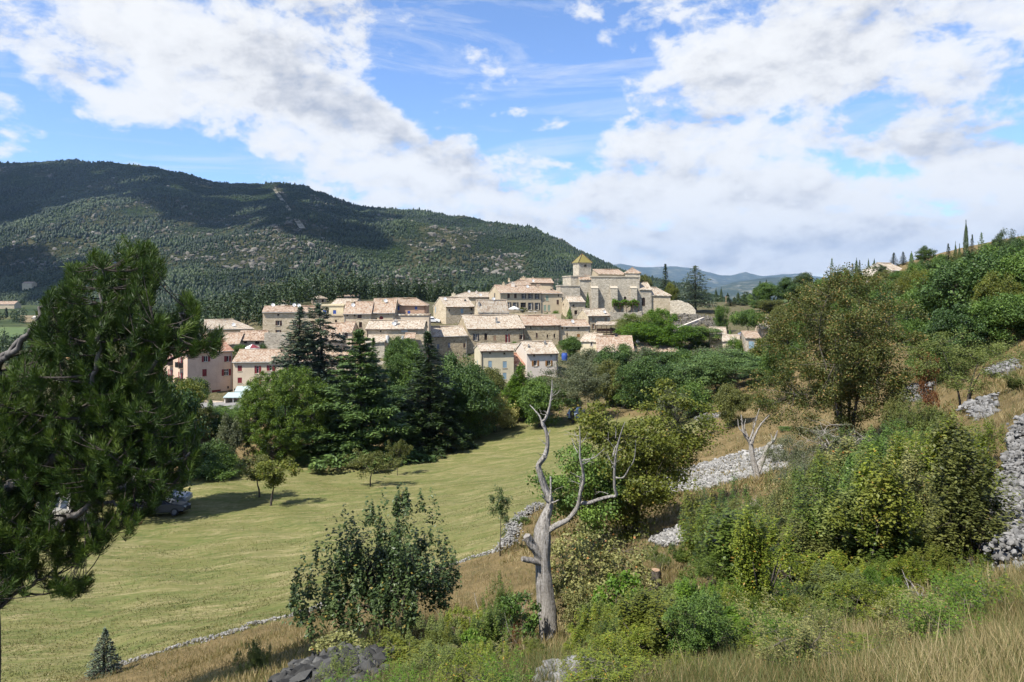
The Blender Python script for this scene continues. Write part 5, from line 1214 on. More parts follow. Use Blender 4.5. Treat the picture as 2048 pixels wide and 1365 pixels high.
G = lambda *a: tuple(a)
M['bark'] = bark_mat('grey_brown_bark', (.055, .045, .035), (.19, .165, .135)); M['bark_dark'] = bark_mat('dark_bark', (.030, .025, .02), (.10, .085, .07)); M['bark_pale'] = bark_mat('pale_bark', (.13, .115, .10), (.36, .33, .29))
def dead_mat():
    t = NT('bleached_dead_wood'); v = t.scale(t.obj(), 34, 34, 2.2); n = t.noise(v, 1.0, 6, .7, .9); n2 = t.noise(t.obj(), 2.2, 4); n3 = t.noise(t.obj(), 26, 3)
    c = t.ramp(t.math('ADD', t.math('MULTIPLY', n, .7), t.math('MULTIPLY', n3, .3)), [(.36, (.045,.040,.035)), (.43, (.27,.245,.21)), (.55, (.45,.42,.38)), (.68, (.56,.53,.49))])
    c = t.mix(t.math('MULTIPLY', t.ramp(n2, [(.48, 0.0), (.68, 1.0)]), .45), c, (.18,.15,.12))
    return t.principled(c, .9, t.bump(n, 1.0, .05), .15)
M['dead'] = dead_mat()
M['leaf_mid'] = leaf_mat('green_leaves', (0.034,0.065,0.016), (0.084,0.145,0.029), (0.177,0.263,0.048))
M['leaf_dark'] = leaf_mat('dark_green_leaves', (0.020,0.043,0.014), (0.053,0.097,0.024), (0.121,0.186,0.042), trans=.2)
M['leaf_vivid'] = leaf_mat('fresh_green_leaves', (0.046,0.090,0.011), (0.098,0.180,0.018), (0.175,0.270,0.031), trans=.35)
M['leaf_yellow'] = leaf_mat('yellow_green_leaves', (.060,.075,.012), (.125,.145,.022), (.21,.215,.034), odd=(.22,.16,.03), odd_at=.985)
M['leaf_olive'] = leaf_mat('olive_leaves', (0.054,0.065,0.018), (0.116,0.128,0.033), (0.202,0.203,0.057))
M['leaf_rust'] = leaf_mat('rusty_green_leaves', (.040,.052,.012), (.092,.108,.026), (.170,.170,.044), odd=(.25,.165,.055), odd_at=.90, clump=.9)
M['leaf_grey'] = leaf_mat('grey_green_leaves', (.058,.070,.036), (.115,.130,.066), (.19,.20,.105))
M['leaf_light'] = leaf_mat('light_green_leaves', (0.067,0.089,0.022), (0.135,0.168,0.042), (0.216,0.247,0.069), trans=.35)
M['leaf_cream'] = leaf_mat('cream_variegated_leaves', (0.129,0.125,0.033), (0.335,0.312,0.099), (0.592,0.525,0.209), clump=1.2)
M['leaf_box'] = leaf_mat('box_leaves', (.055,.082,.012), (.165,.205,.026), (.30,.33,.046), odd=(.36,.22,.04), odd_at=.975, trans=.38, clump=2.2, rough=.38)
M['leaf_boxdark'] = leaf_mat('dark_box_leaves', (.036,.060,.012), (.098,.142,.026), (.19,.235,.046), odd=(.20,.13,.03), odd_at=.98, trans=.34, clump=2.2, rough=.4)
M['leaf_oak'] = leaf_mat('oak_leaves', (0.030,0.050,0.016), (0.060,0.094,0.030), (0.114,0.150,0.051), odd=(0.239,0.174,0.038), odd_at=.975, trans=.22, clump=1.6, rough=.4)
M['leaf_smoke'] = leaf_mat('pale_olive_leaves', (0.101,0.105,0.035), (0.210,0.210,0.069), (0.331,0.309,0.115), odd=(0.357,0.158,0.046), odd_at=.985, clump=2.0)
M['needle_cedar'] = leaf_mat('cedar_needles', (0.033,0.062,0.020), (0.090,0.147,0.040), (0.169,0.231,0.062), trans=.15)
M['needle_blue'] = leaf_mat('blue_grey_needles', (0.045,0.067,0.041), (0.100,0.133,0.082), (0.181,0.225,0.139), trans=.1)
M['needle_dark'] = leaf_mat('dark_needles', (0.015,0.027,0.011), (0.035,0.060,0.019), (0.074,0.110,0.033), trans=.1)
M['needle_pine'] = leaf_mat('pine_needles', (.012,.028,.006), (.044,.080,.012), (.105,.150,.024), trans=.15, clump=.8)
M['needle_bright'] = leaf_mat('bright_pine_needles', (0.028,0.055,0.009), (0.083,0.139,0.015), (0.160,0.218,0.023), trans=.15, clump=.6)
M['leaf_redbrown'] = leaf_mat('red_autumn_leaves', (.09,.035,.015), (.18,.075,.03), (.27,.14,.06))
PROTO = {}
def proto(key, builder, wood_m, leaf_m, foliage='crown', trunk='trunk'):
    w, f = builder; PROTO[key] = (w.mesh(trunk, M[wood_m], True), f.mesh(foliage, M[leaf_m]), foliage, trunk, builder)
def bounds(key):
    f = PROTO[key][1]; n = len(f.vertices); co_ = np.empty(n * 3, np.float32); f.vertices.foreach_get('co', co_); co_ = co_.reshape(-1, 3)
    return np.percentile(co_[:, 2], 99.7), np.percentile(abs(co_[:, :2]).max(1), 97)
_bd = {}
def plant(key, px, d, label, py_top=None, w=None, h=None, name='broadleaf_tree', cat='tree', group=None, rz=None, leaf=None, tilt=0.0):
    """copy of a prototype: foot on the ground at column px and distance d, top at row py_top (or h metres), w metres wide"""
    if key not in _bd: _bd[key] = bounds(key)
    ph, pw = _bd[key]; c = spot(px, d)
    if h is None: h = max(.25, (HY - py_top) / F * d - c[2])
    s = h / ph; sx = s if w is None else w / 2 / pw
    root = empty(name, c, random.uniform(0, 6.28) if rz is None else rz, (sx, sx, s)); root.rotation_euler.y = R(tilt)
    tag(root, label, cat, group); wm, fm, fn, tn, _ = PROTO[key]
    for me, nm in ((wm, tn), (fm, fn)):
        o = bpy.data.objects.new(nm, me); COL.objects.link(o); o.parent = root
        if leaf and nm == fn:
            o.material_slots[0].link = 'OBJECT'; o.material_slots[0].material = M[leaf]
    return root
PX = lambda px, d: px / F * d          # metres spanned by px pixels at distance d

proto('aleppo', broadleaf(11, 11, 10.6, .0, 800, 125000, .235, .28, 'barrel', .28, n_limb=12, clump_r=.045, flat=.8, lob=.04, shell=.20, upb=.4, sprig=.6, gaps=.02, density=.5), 'bark_dark', 'needle_bright')
proto('cedar', conifer(12, 15, 10.5, 'layer', 42000, .46, .26), 'bark_dark', 'needle_cedar')
proto('cedar_spire', conifer(13, 16, 8, 'spire', 11000, .46, .22, .25), 'bark_dark', 'needle_blue')
proto('cedar_weep', conifer(14, 16, 9.5, 'weep', 19000, .46, .24, .2), 'bark_dark', 'needle_blue')
proto('fir', conifer(15, 14, 6.6, 'fir', 26000, .34, .2), 'bark_dark', 'needle_dark')
proto('cedar_far', conifer(16, 14, 12, 'cedar', 11000, .50, .3, .1), 'bark_dark', 'needle_blue')
proto('fir_far', conifer(17, 10, 5, 'fir', 3600, .42, .15), 'bark_dark', 'needle_dark')
proto('pine_far', broadleaf(18, 9, 7, .10, 110, 15000, .30, .34, 'flat', .18, n_limb=6, clump_r=.11, flat=.5, lob=.3, upb=.6), 'bark_dark', 'needle_dark')
proto('round_a', broadleaf(21, 9, 8, .02, 190, 34000, .235, .62, 'round', .2, n_limb=8, clump_r=.105), 'bark', 'leaf_mid')
proto('round_b', broadleaf(22, 9, 7.5, .02, 190, 34000, .23, .62, 'dome', .2, n_limb=8, clump_r=.10, lob=.4), 'bark', 'leaf_mid')
proto('round_c', broadleaf(23, 9, 8.5, .05, 160, 30000, .235, .6, 'vase', .2, n_limb=7, clump_r=.11, lob=.4, gaps=.25), 'bark_dark', 'leaf_mid')
proto('poplar', broadleaf(24, 10, 5.0, .02, 200, 26000, .21, .55, 'cone', .16, n_limb=10, clump_r=.10, flat=1.4, sprig=1.2, lob=.25), 'bark', 'leaf_vivid')
proto('airy', broadleaf(25, 10, 10, .28, 170, 20000, .20, .5, 'vase', .3, n_limb=9, clump_r=.085, flat=.5, gaps=.3, density=.9, lean=.5), 'bark_dark', 'leaf_grey')
proto('feather', broadleaf(26, 8, 8, .03, 190, 28000, .25, .42, 'vase', .16, n_limb=9, clump_r=.09, flat=.8, sprig=.8, lob=.35), 'bark', 'leaf_vivid')
proto('parasol_tree', broadleaf(27, 5.5, 8, .34, 140, 13000, .24, .65, 'flat', .18, n_limb=9, clump_r=.10, flat=.6, lob=.15), 'bark_dark', 'leaf_mid')
proto('cypress', cypress(31, 10, 1.9, 4200, .30), 'bark_dark', 'needle_dark', 'foliage')
proto('cypress_b', cypress(32, 10, 2.8, 4200, .36, .8), 'bark_dark', 'needle_dark', 'foliage')
proto('fruit_a', broadleaf(33, 3.4, 4.2, .30, 70, 5200, .15, .5, 'flat', .07, n_limb=7, clump_r=.085, flat=.5, lob=.4, gaps=.3), 'bark_dark', 'leaf_olive')
proto('fruit_b', broadleaf(34, 3.6, 3.4, .28, 60, 4600, .15, .5, 'vase', .07, n_limb=6, clump_r=.09, lob=.4, gaps=.3), 'bark_dark', 'leaf_olive')
proto('bush_far', broadleaf(35, 3, 4, .0, 110, 11000, .16, .6, 'dome', .06, stems=5, n_limb=6, clump_r=.12, lob=.35), 'bark_dark', 'leaf_mid', 'foliage', 'stems')
proto('bush_far_b', broadleaf(36, 3, 3.4, .0, 100, 10500, .16, .55, 'round', .06, stems=5, n_limb=6, clump_r=.13, lob=.4, sprig=.4), 'bark_dark', 'leaf_mid', 'foliage', 'stems')
# --- the tree belt between meadow and village
plant('aleppo', 572, 80, 'big round bright green pine with a dense ball crown, left of the layered cedar', 738, PX(176, 80), name='round_pine')
plant('cedar', 722, 80, 'tall dark cedar with flat drooping layers, right of the round bright pine', 664, PX(232, 80), name='cedar_tree', rz=1.0)
plant('cedar_spire', 592, 101, 'slender blue-grey cedar with a sparse pointed top, left of its taller twin', 616, PX(112, 101), name='cedar_tree', rz=.5)
plant('cedar_weep', 634, 104, 'blue-grey cedar with drooping open branches, standing over the round pine', 610, PX(150, 104), name='cedar_tree', rz=2.2)
plant('cedar_spire', 748, 99, 'small pale green cedar tip right behind the layered cedar', 678, PX(62, 99), name='cedar_tree', leaf='needle_cedar', rz=3.0)
plant('fir', 856, 86, 'dark narrow fir in front of the long stone row', 666, PX(150, 86), name='fir_tree')
B_ = 'trees of the belt below the village'
plant('round_b', 905, 96, 'broad dark green tree right beside the dark narrow fir', 712, PX(120, 96), leaf='leaf_dark', group=B_)
plant('round_a', 940, 92, 'dark green tree overhanging the meadow below the cream square house', 740, PX(110, 92), leaf='leaf_dark', group=B_)
plant('round_c', 918, 92, 'dark tree with hanging branches at the foot of the dark fir', 765, PX(110, 88), leaf='leaf_mid', group=B_)
plant('round_b', 820, 104, 'yellow-green tree between the layered cedar and the dark fir', 700, PX(90, 104), leaf='leaf_mid', group=B_)
plant('round_a', 797, 112, 'small green tree in front of the long house with the chimney', 676, PX(56, 112), leaf='leaf_mid', group=B_)
plant('round_a', 975, 108, 'brownish green round tree hiding the foot of the cream square house', 737, PX(70, 108), leaf='leaf_olive', group=B_)
plant('bush_far', 990, 96, 'cream and yellow leaved round bush at the meadow edge', 778, PX(76, 96), name='shrub', cat='shrub', leaf='leaf_cream', group=B_)
plant('poplar', 1044, 101, 'bright green upright poplar-like tree at the end of the meadow', 732, PX(84, 101), group=B_, leaf='leaf_vivid')
plant('round_a', 1083, 96, 'mid green tree with low branches right of the upright bright tree', 757, PX(88, 96), leaf='leaf_mid', group=B_)
plant('airy', 1150, 96, 'airy grey-green tree on a thick dark leaning trunk', 722, PX(128, 96), group=B_)
plant('round_b', 1213, 104, 'olive brown tree beside the airy grey-green tree', 722, PX(66, 104), leaf='leaf_olive', group=B_)
plant('round_a', 1178, 116, 'grey-green tree below the cream cottage', 700, PX(70, 116), leaf='leaf_grey', group=B_)
plant('round_b', 1245, 112, 'dark green tree in front of the broad low tile roof', 690, PX(100, 112), leaf='leaf_dark', group=B_)
plant('round_a', 1300, 110, 'grey-green tree among darker ones below the low tile roofs', 696, PX(96, 110), leaf='leaf_grey', group=B_)
plant('round_c', 1345, 108, 'dark green tree right of the grey-green one below the roofs', 700, PX(100, 108), leaf='leaf_dark', group=B_)
plant('round_b', 1395, 106, 'deep green tree in the middle of the belt below the farm', 704, PX(100, 106), leaf='leaf_mid', group=B_)
plant('round_a', 1285, 98, 'very dark tree in the hollow behind the autumn maple', 715, PX(90, 98), leaf='leaf_dark', group=B_)
plant('bush_far', 1378, 84, 'low bright green bush at the far end of the meadow', 764, PX(90, 84), name='shrub', cat='shrub', leaf='leaf_mid', group=B_)
plant('bush_far_b', 1345, 80, 'grey-green bush at the far end of the meadow', 778, PX(60, 80), name='shrub', cat='shrub', leaf='leaf_grey', group=B_)
plant('pine_far', 1474, 92, 'dark spreading pine with layered branches below the farm cottage', 700, PX(150, 92), name='pine_tree', leaf='needle_cedar')
plant('pine_far', 1430, 98, 'dark pine left of the spreading pine below the farm', 706, PX(100, 98), name='pine_tree', leaf='needle_cedar')
plant('round_b', 1543, 94, 'yellow-green tree with a bright top right of the farm cottage', 672, PX(74, 94), leaf='leaf_yellow', group=B_)
plant('round_c', 1556, 80, 'green tree half hidden by the rusty tree, at its left', 690, PX(70, 80), leaf='leaf_mid', group=B_)
plant('round_a', 1460, 60, 'small round tree on a thin trunk on the dry slope', 770, PX(62, 60), leaf='leaf_olive', group='small trees on the dry slope')
plant('fruit_b', 1411, 60, 'slender sapling left of the small round tree on the dry slope', 828, PX(36, 60), leaf='leaf_light', group='small trees on the dry slope')
plant('pine_far', 1400, 90, 'dark layered pine standing left in the group below the farm', 712, PX(120, 90), name='pine_tree', leaf='needle_cedar')
plant('pine_far', 1520, 86, 'dark low pine at the right of the group below the farm', 725, PX(110, 86), name='pine_tree', leaf='needle_cedar')
plant('round_b', 1500, 100, 'deep green tree between the pines and the farm cottage', 705, PX(90, 100), leaf='leaf_dark', group=B_)
plant('round_c', 1440, 104, 'grey-green tree behind the pines below the farm', 694, PX(90, 104), leaf='leaf_grey', group=B_)
plant('round_a', 1345, 95, 'dark olive tree at the back of the meadow end', 728, PX(96, 95), leaf='leaf_dark', group=B_)
plant('bush_far', 1500, 74, 'olive bush on the dry slope under the pines', 790, PX(60, 74), name='shrub', cat='shrub', leaf='leaf_olive', group=B_)
plant('bush_far', 1540, 66, 'green bush on the dry slope left of the rusty tree', 800, PX(60, 66), name='shrub', cat='shrub', leaf='leaf_mid', group=B_)
plant('round_c', 440, 92, 'mid green tree between the near pine and the round pine', 822, PX(90, 92), leaf='leaf_mid', group=B_)
plant('round_b', 372, 84, 'dark olive tree under the pink house, left part of the belt', 806, PX(110, 84), leaf='leaf_olive', group=B_)
plant('bush_far', 470, 96, 'dark bush left behind the round pine', 818, PX(70, 96), name='shrub', cat='shrub', leaf='leaf_dark', group=B_)
plant('bush_far', 640, 90, 'dark bush between the round pine and the layered cedar', 850, PX(80, 90), name='shrub', cat='shrub', leaf='leaf_dark', group=B_)
plant('bush_far', 800, 92, 'dark bush right of the layered cedar', 840, PX(90, 92), name='shrub', cat='shrub', leaf='leaf_dark', group=B_)
plant('round_b', 575, 93, 'dark tree hidden behind the round bright pine', 790, PX(150, 93), leaf='leaf_dark', group=B_)
plant('round_a', 770, 98, 'dark tree behind the layered cedar at its right', 770, PX(120, 98), leaf='leaf_dark', group=B_)
plant('round_c', 660, 96, 'dark tree between round pine and layered cedar', 770, PX(100, 96), leaf='leaf_dark', group=B_)
# left side
plant('round_c', 352, 88, 'green tree with yellowish leaves behind the near pine, below the pink house', 762, PX(120, 88), leaf='leaf_yellow', group=B_)
plant('round_b', 405, 92, 'dark green tree left of the grey-blue bush', 838, PX(90, 92), leaf='leaf_mid', group=B_)
plant('round_a', 282, find_d(282, 1036, 40, 80), 'tall dark tree shading the parked cars', 730, PX(170, 58), leaf='leaf_dark', group=B_)
plant('round_b', 252, 66, 'dark tree deep behind the near pine', 745, PX(150, 66), leaf='leaf_dark', group=B_)
plant('round_a', 190, 74, 'dark green tree behind the camper van', 800, PX(130, 74), leaf='leaf_dark', group=B_)
plant('round_c', 100, 80, 'mid green tree at the far left behind the near pine', 810, PX(140, 80), leaf='leaf_mid', group=B_)
plant('round_b', 30, 86, 'green tree at the left edge beyond the meadow', 800, PX(140, 86), leaf='leaf_dark', group=B_)
plant('bush_far_b', 466, 76, 'grey-blue leaved bush against the round bright pine', 828, PX(66, 76), name='shrub', cat='shrub', leaf='leaf_grey')
plant('bush_far', 432, 70, 'low bright bush at the corner of the meadow', 922, PX(84, 70), name='shrub', cat='shrub', leaf='leaf_mid')
plant('bush_far', 395, 74, 'dark bush beside the wooden post at the meadow corner', 912, PX(70, 74), name='shrub', cat='shrub', leaf='leaf_dark')
plant('cypress', 421, 112, 'very small lone cypress beside the village road', 798, PX(13, 112), name='cypress_tree', leaf='needle_cedar')
plant('bush_far', 395, 122, 'dark rounded bush over the door of the pink house', 757, PX(52, 122), name='shrub', cat='shrub', leaf='leaf_dark')
plant('bush_far_b', 448, 108, 'green hedge bush between the road and the round pine', 812, PX(60, 108), name='shrub', cat='shrub', leaf='leaf_mid')
plant('fruit_b', 541, 58, 'small fruit tree on a thin trunk, left of two on the meadow', 918, PX(100, 58), group='fruit trees on the meadow', leaf='leaf_yellow')
plant('fruit_b', 519, 61.5, 'second fruit tree standing right behind the left one on the meadow', 912, PX(84, 61.5), group='fruit trees on the meadow', leaf='leaf_olive')
plant('fruit_a', 741, 66, 'flat-topped fruit tree spreading in front of the layered cedar', 902, PX(112, 66), group='fruit trees on the meadow')
plant('fruit_a', 795, 72, 'thin bare-stemmed fruit tree in the shadow of the cedar', 880, PX(50, 72), group='fruit trees on the meadow')
# inside the village
V_ = 'trees and bushes between the houses'
plant('feather', 1268, 160, 'feathery light green tree below the church terrace, left of three', 628, PX(70, 160), group=V_, leaf='leaf_light')
plant('feather', 1308, 165, 'bright green feathery tree right below the chapel window', 618, PX(70, 165), group=V_)
plant('feather', 1292, 152, 'broad bright green tree in front of the feathery ones', 646, PX(104, 152), group=V_)
plant('feather', 1352, 152, 'yellow-green spreading tree above the low roof with the dish', 650, PX(96, 152), group=V_)
plant('feather', 1398, 154, 'green spreading tree beside the small stone farm building', 653, PX(84, 154), group=V_, leaf='leaf_mid')
plant('round_a', 1141, 138, 'round dark green tree beside the blue barrel', 674, PX(44, 138), group=V_, leaf='leaf_mid')
plant('bush_far_b', 1028, 150, 'light green bush against the tall house of the long row', 683, PX(22, 150), name='shrub', cat='shrub', group=V_, leaf='leaf_vivid')
plant('cypress_b', 1139, 180, 'clipped dark cypress in front of the small house below the church', 615, PX(15, 180), name='cypress_tree', leaf='leaf_mid')
plant('cypress', 1175.5, 193, 'slim cypress against the church wall', 584, PX(9, 193), name='cypress_tree', leaf='leaf_mid')
plant('bush_far', 1110, 181, 'bright green bush at the right end of the cafe terrace', 622, PX(26, 181), name='shrub', cat='shrub', group=V_, leaf='leaf_vivid')
plant('bush_far_b', 1092, 182, 'darker plant pot bush on the cafe terrace', 625, PX(12, 182), name='shrub', cat='shrub', group=V_, leaf='leaf_mid')
plant('bush_far_b', 1046, 186, 'climbing bush on the terrace railing', 615, PX(16, 186), name='shrub', cat='shrub', group=V_, leaf='leaf_olive')
plant('bush_far', 480, 142, 'green hedge below the low house with two dark openings', 690, PX(36, 142), name='shrub', cat='shrub', group=V_, leaf='leaf_mid')
plant('bush_far', 524, 140, 'dark green garden bush right of the red and white parasol', 688, PX(26, 140), name='shrub', cat='shrub', group=V_, leaf='leaf_dark')
plant('round_a', 815, 126, 'leafy courtyard tree hiding the wall of the long house', 678, PX(46, 126), group=V_, leaf='leaf_mid')
plant('bush_far', 1336, 184, 'small round clipped bush at the foot of the curved wall', 622, PX(13, 184), name='shrub', cat='shrub', group=V_, leaf='leaf_mid')
plant('bush_far', 1349, 182, 'second clipped bush right at the curved wall', 627, PX(14, 182), name='shrub', cat='shrub', group=V_, leaf='leaf_mid')
plant('cypress_b', 1460, 150, 'small cone-shaped cypress between the farm roofs', 655, PX(13, 150), name='cypress_tree', leaf='leaf_mid')
plant('bush_far', 1469, 136, 'climbing shrub on the farm pillars', 676, PX(38, 136), name='shrub', cat='shrub', group=V_, leaf='leaf_vivid')
plant('bush_far', 1549, 140, 'leafy bush right of the farm cottage', 652, PX(36, 140), name='shrub', cat='shrub', group=V_, leaf='leaf_mid')
plant('parasol_tree', 1495, 160, 'umbrella-shaped mulberry tree over the silver car', 619, PX(66, 160), leaf='leaf_mid')
plant('round_c', 1443, 168, 'small thin tree left of the umbrella-shaped tree', 612, PX(30, 168), group=V_, leaf='leaf_mid')
# behind the village
plant('cedar_far', 1391, 205, 'big spreading blue-green cedar right of the church', 533, PX(92, 205), name='cedar_tree')
plant('fir_far', 1330, 212, 'pointed dark fir between the chapel and the big cedar', 529, PX(36, 212), name='fir_tree')
plant('round_a', 1287, 214, 'olive brown tree crown behind the chapel roof', 551, PX(38, 214), leaf='leaf_olive')
plant('round_a', 1342, 208, 'yellowish tree below the pointed fir', 566, PX(26, 208), leaf='leaf_yellow')
for k, (px, top, d, key, lf, lb) in enumerate(((1460, 598, 226, 'fir_far', None, 'leftmost conifer of the dark clump right of the big cedar'), (1476, 584, 230, 'cypress', 'needle_dark', 'tallest cypress in the middle of the dark clump'), (1487, 590, 228, 'cypress_b', 'needle_dark', 'broad cypress of the dark clump right of the big cedar'), (1500, 586, 231, 'cypress_b', 'needle_cedar', 'green-tinged cypress of the dark clump'), (1516, 579, 229, 'cypress', 'needle_dark', 'rightmost slim cypress of the dark clump'), (1469, 594, 232, 'cypress', 'needle_dark', 'small cypress at the left of the dark clump'))):
    plant(key, px, d, lb, top, PX((22, 10, 18, 22, 13, 10)[k], d), name='cypress_tree' if 'cyp' in key else 'fir_tree', leaf=lf, group='cypresses right of the big cedar')
for px, top, d, w_ in ((1432, 577, 330, 9), (1442.5, 575, 330, 8)):
    plant('cypress', px, d, 'tiny distant cypress tip, one of a pair seen against the blue hills', top, PX(w_, d), name='cypress_tree', group='pair of far cypresses')

# right-hand hill
H_ = 'trees on the right-hand hill'
hill = [('round_c', 1855, 48, 640, 110, 'leaf_mid', 'low green tree beside the red-brown bush'), ('round_b', 1925, 46, 610, 130, 'leaf_dark', 'broad dark green tree in the lower middle of the grove'), ('round_a', 2010, 44, 590, 120, 'leaf_mid', 'green tree in the lower right of the grove'), ('round_b', 1915, 66, 535, 110, 'leaf_mid', 'green tree in the upper left of the grove'), ('round_a', 2005, 64, 505, 110, 'leaf_dark', 'dark tree in the upper right of the grove'),
        ('round_a', 1885, 95, 538, 60, 'leaf_mid', 'green tree right in front of the small pink house'), ('round_b', 1915, 92, 531, 62, 'leaf_dark', 'dark tree in front of the low roof on the hill'), ('round_c', 1947, 96, 530, 52, 'leaf_mid', 'green tree below the tallest cypress'), ('round_a', 1802, 140, 543, 46, 'leaf_mid', 'round green tree at the foot of the white gabled house'), ('round_b', 1770, 150, 541, 42, 'leaf_olive', 'olive tree left at the foot of the white gabled house'), ('round_c', 1860, 110, 540, 50, 'leaf_olive', 'olive tree between the pink house and the crest pine'),
        ('round_c', 1655, 120, 566, 80, 'leaf_olive', 'olive tree on the crest left of the rusty tree'), ('round_b', 1720, 100, 575, 90, 'leaf_mid', 'green tree on the slope behind the rusty tree'), ('round_a', 1780, 90, 585, 80, 'leaf_dark', 'dark tree on the slope above the rusty tree'), ('round_b', 1610, 130, 590, 70, 'leaf_mid', 'green tree on the slope left behind the rusty tree'), ('round_c', 1570, 130, 612, 60, 'leaf_olive', 'olive bushy tree above the farm range'), ('bush_far', 1590, 105, 640, 60, 'leaf_mid', 'green bush above the farm range'),
        ('round_b', 1880, 62, 560, 120, 'leaf_mid', 'large green tree in the front of the grove on the right-hand hill'), ('round_a', 1955, 58, 508, 150, 'leaf_dark', 'tallest dark tree of the grove on the right-hand hill'), ('round_b', 1985, 50, 548, 96, 'leaf_yellow', 'yellow-green tree with a pointed crown in front of the dark grove'),
        ('round_a', 2040, 56, 500, 120, 'leaf_mid', 'green tree at the right edge of the grove'), ('round_c', 1905, 52, 640, 110, 'leaf_dark', 'low dark tree at the foot of the grove'), ('round_b', 1850, 70, 575, 90, 'leaf_mid', 'green tree at the left end of the grove'), ('round_a', 2060, 44, 590, 90, 'leaf_vivid', 'fresh green tree cut by the right edge'),
        ('round_c', 1833, 92, 541, 56, 'leaf_yellow', 'yellowish round tree below the small pink house'), ('round_a', 1790, 110, 560, 70, 'leaf_mid', 'green tree below the white gabled house'), ('round_b', 1745, 120, 552, 70, 'leaf_olive', 'olive tree crown left of the white gabled house'), ('round_a', 1690, 130, 548, 80, 'leaf_mid', 'green tree at the crest behind the rusty tree'),
        ('round_b', 1640, 150, 560, 70, 'leaf_mid', 'green tree at the left end of the hill crest'), ('round_c', 1600, 190, 568, 50, 'leaf_dark', 'dark tree at the field edge on the hill'), ('round_b', 1575, 215, 556, 56, 'leaf_dark', 'dark rounded tree on the far field edge'), ('round_a', 1535, 222, 566, 54, 'leaf_mid', 'pale green tree behind the dark cypress clump'), ('round_b', 1612, 205, 547, 40, 'needle_dark', 'dark pine-like tree on the far crest'),
        ('round_c', 1545, 190, 600, 60, 'leaf_olive', 'olive bushy tree at the edge of the far field'), ('round_a', 1590, 180, 606, 40, 'leaf_mid', 'small green tree in the far field'), ('round_b', 1520, 200, 600, 40, 'leaf_mid', 'green bushy tree right beside the cypress clump'), ('round_b', 1925, 100, 525, 60, 'leaf_mid', 'green tree in front of the topmost roofs'), ('round_a', 1870, 104, 545, 50, 'leaf_mid', 'green tree below the pink house'), ('round_c', 1810, 96, 556, 50, 'leaf_olive', 'olive tree below the white gabled house'), ('round_a', 1985, 88, 490, 70, 'leaf_mid', 'green tree under the pine on the skyline'), ('round_b', 2035, 84, 478, 70, 'leaf_dark', 'dark tree under the curved cypress at the right edge')]
for key, px, d, top, w_, lf, lb in hill: plant(key, px, d, lb, top, PX(w_, d), leaf=lf, group=H_)
sky = [('cypress', 1932, 104, 441, 13, None, 'tallest slim cypress on the skyline at the right'), ('cypress', 1823, 150, 503, 11, 'needle_cedar', 'slim cypress right of the white gabled house'), ('fir_far', 1788, 172, 506, 24, None, 'dark fir left above the white house'), ('fir_far', 1806, 176, 504, 18, None, 'second fir right behind the white house'), ('pine_far', 1852, 140, 493, 40, 'needle_pine', 'rounded pine on the skyline left of the dark firs'),
       ('fir_far', 1897, 112, 488, 22, None, 'dark fir left of the tallest cypress'), ('cypress_b', 1911, 110, 484, 10, None, 'leaning narrow cypress beside the dark fir'), ('cypress_b', 1919, 108, 488, 10, None, 'small cypress touching the tallest one'), ('fir_far', 1944, 106, 470, 20, None, 'fir right behind the tallest cypress'), ('cedar_far', 1963, 100, 467, 30, 'needle_cedar', 'open-topped cedar on the skyline'), ('pine_far', 2002, 96, 461, 46, None, 'dark flat-crowned pine on the skyline at the right'), ('cypress', 2036, 92, 470, 8, None, 'curved thin cypress at the right edge of the skyline'),
       ('cypress', 1713, 175, 516, 8, None, 'thin cypress on the crest behind the rusty tree'), ('cypress', 1737, 190, 517, 4.5, None, 'very thin cypress, left of the thin pair on the crest'), ('cypress', 1748.5, 190, 517, 5, None, 'very thin cypress, right of the thin pair on the crest'), ('cedar_far', 1664, 140, 519, 26, 'needle_cedar', 'open conifer at the left end of the skyline crest'), ('fir_far', 1719, 172, 521, 14, None, 'small conifer beside the thin cypress on the crest'), ('fir_far', 1705, 178, 527, 16, None, 'low dark conifer on the crest'), ('pine_far', 1762, 165, 529, 26, None, 'low dark pine on the crest left of the white house'), ('pine_far', 1690, 160, 536, 30, 'needle_pine', 'bushy pine below the crest conifers'),
       ('fir_far', 1533, 240, 560, 14, None, 'small dark conifer on the far crest'), ('fir_far', 1520, 238, 563, 16, None, 'dark conifer left on the far crest'), ('pine_far', 1607, 210, 546, 30, None, 'dark pine group top on the far crest')]
for key, px, d, top, w_, lf, lb in sky:
    plant(key, px, d, lb, top, PX(w_, d), leaf=lf, group='conifers on the right-hand skyline', name={'cyp': 'cypress_tree', 'fir': 'fir_tree', 'ced': 'cedar_tree', 'pin': 'pine_tree'}[key[:3]])
rh = np.random.default_rng(44)
for k in range(22):
    px = 1835 + k * 10.5 + rh.uniform(-4, 4); d = rh.uniform(96, 122); key = ('round_a', 'round_b', 'fir_far', 'round_c', 'pine_far')[k % 5]
    plant(key, px, d, 'green tree of the dense row along the crest of the right-hand hill', np.interp(px, [1835, 1900, 2066], [528, 512, 478]) + rh.uniform(-7, 10), PX(rh.uniform(30, 50), d), name={'fir': 'fir_tree', 'pin': 'pine_tree'}.get(key[:3], 'broadleaf_tree'), leaf=('leaf_mid', 'leaf_dark', None, 'leaf_olive', None)[k % 5], group='crest row on the right-hand hill')
pergola()
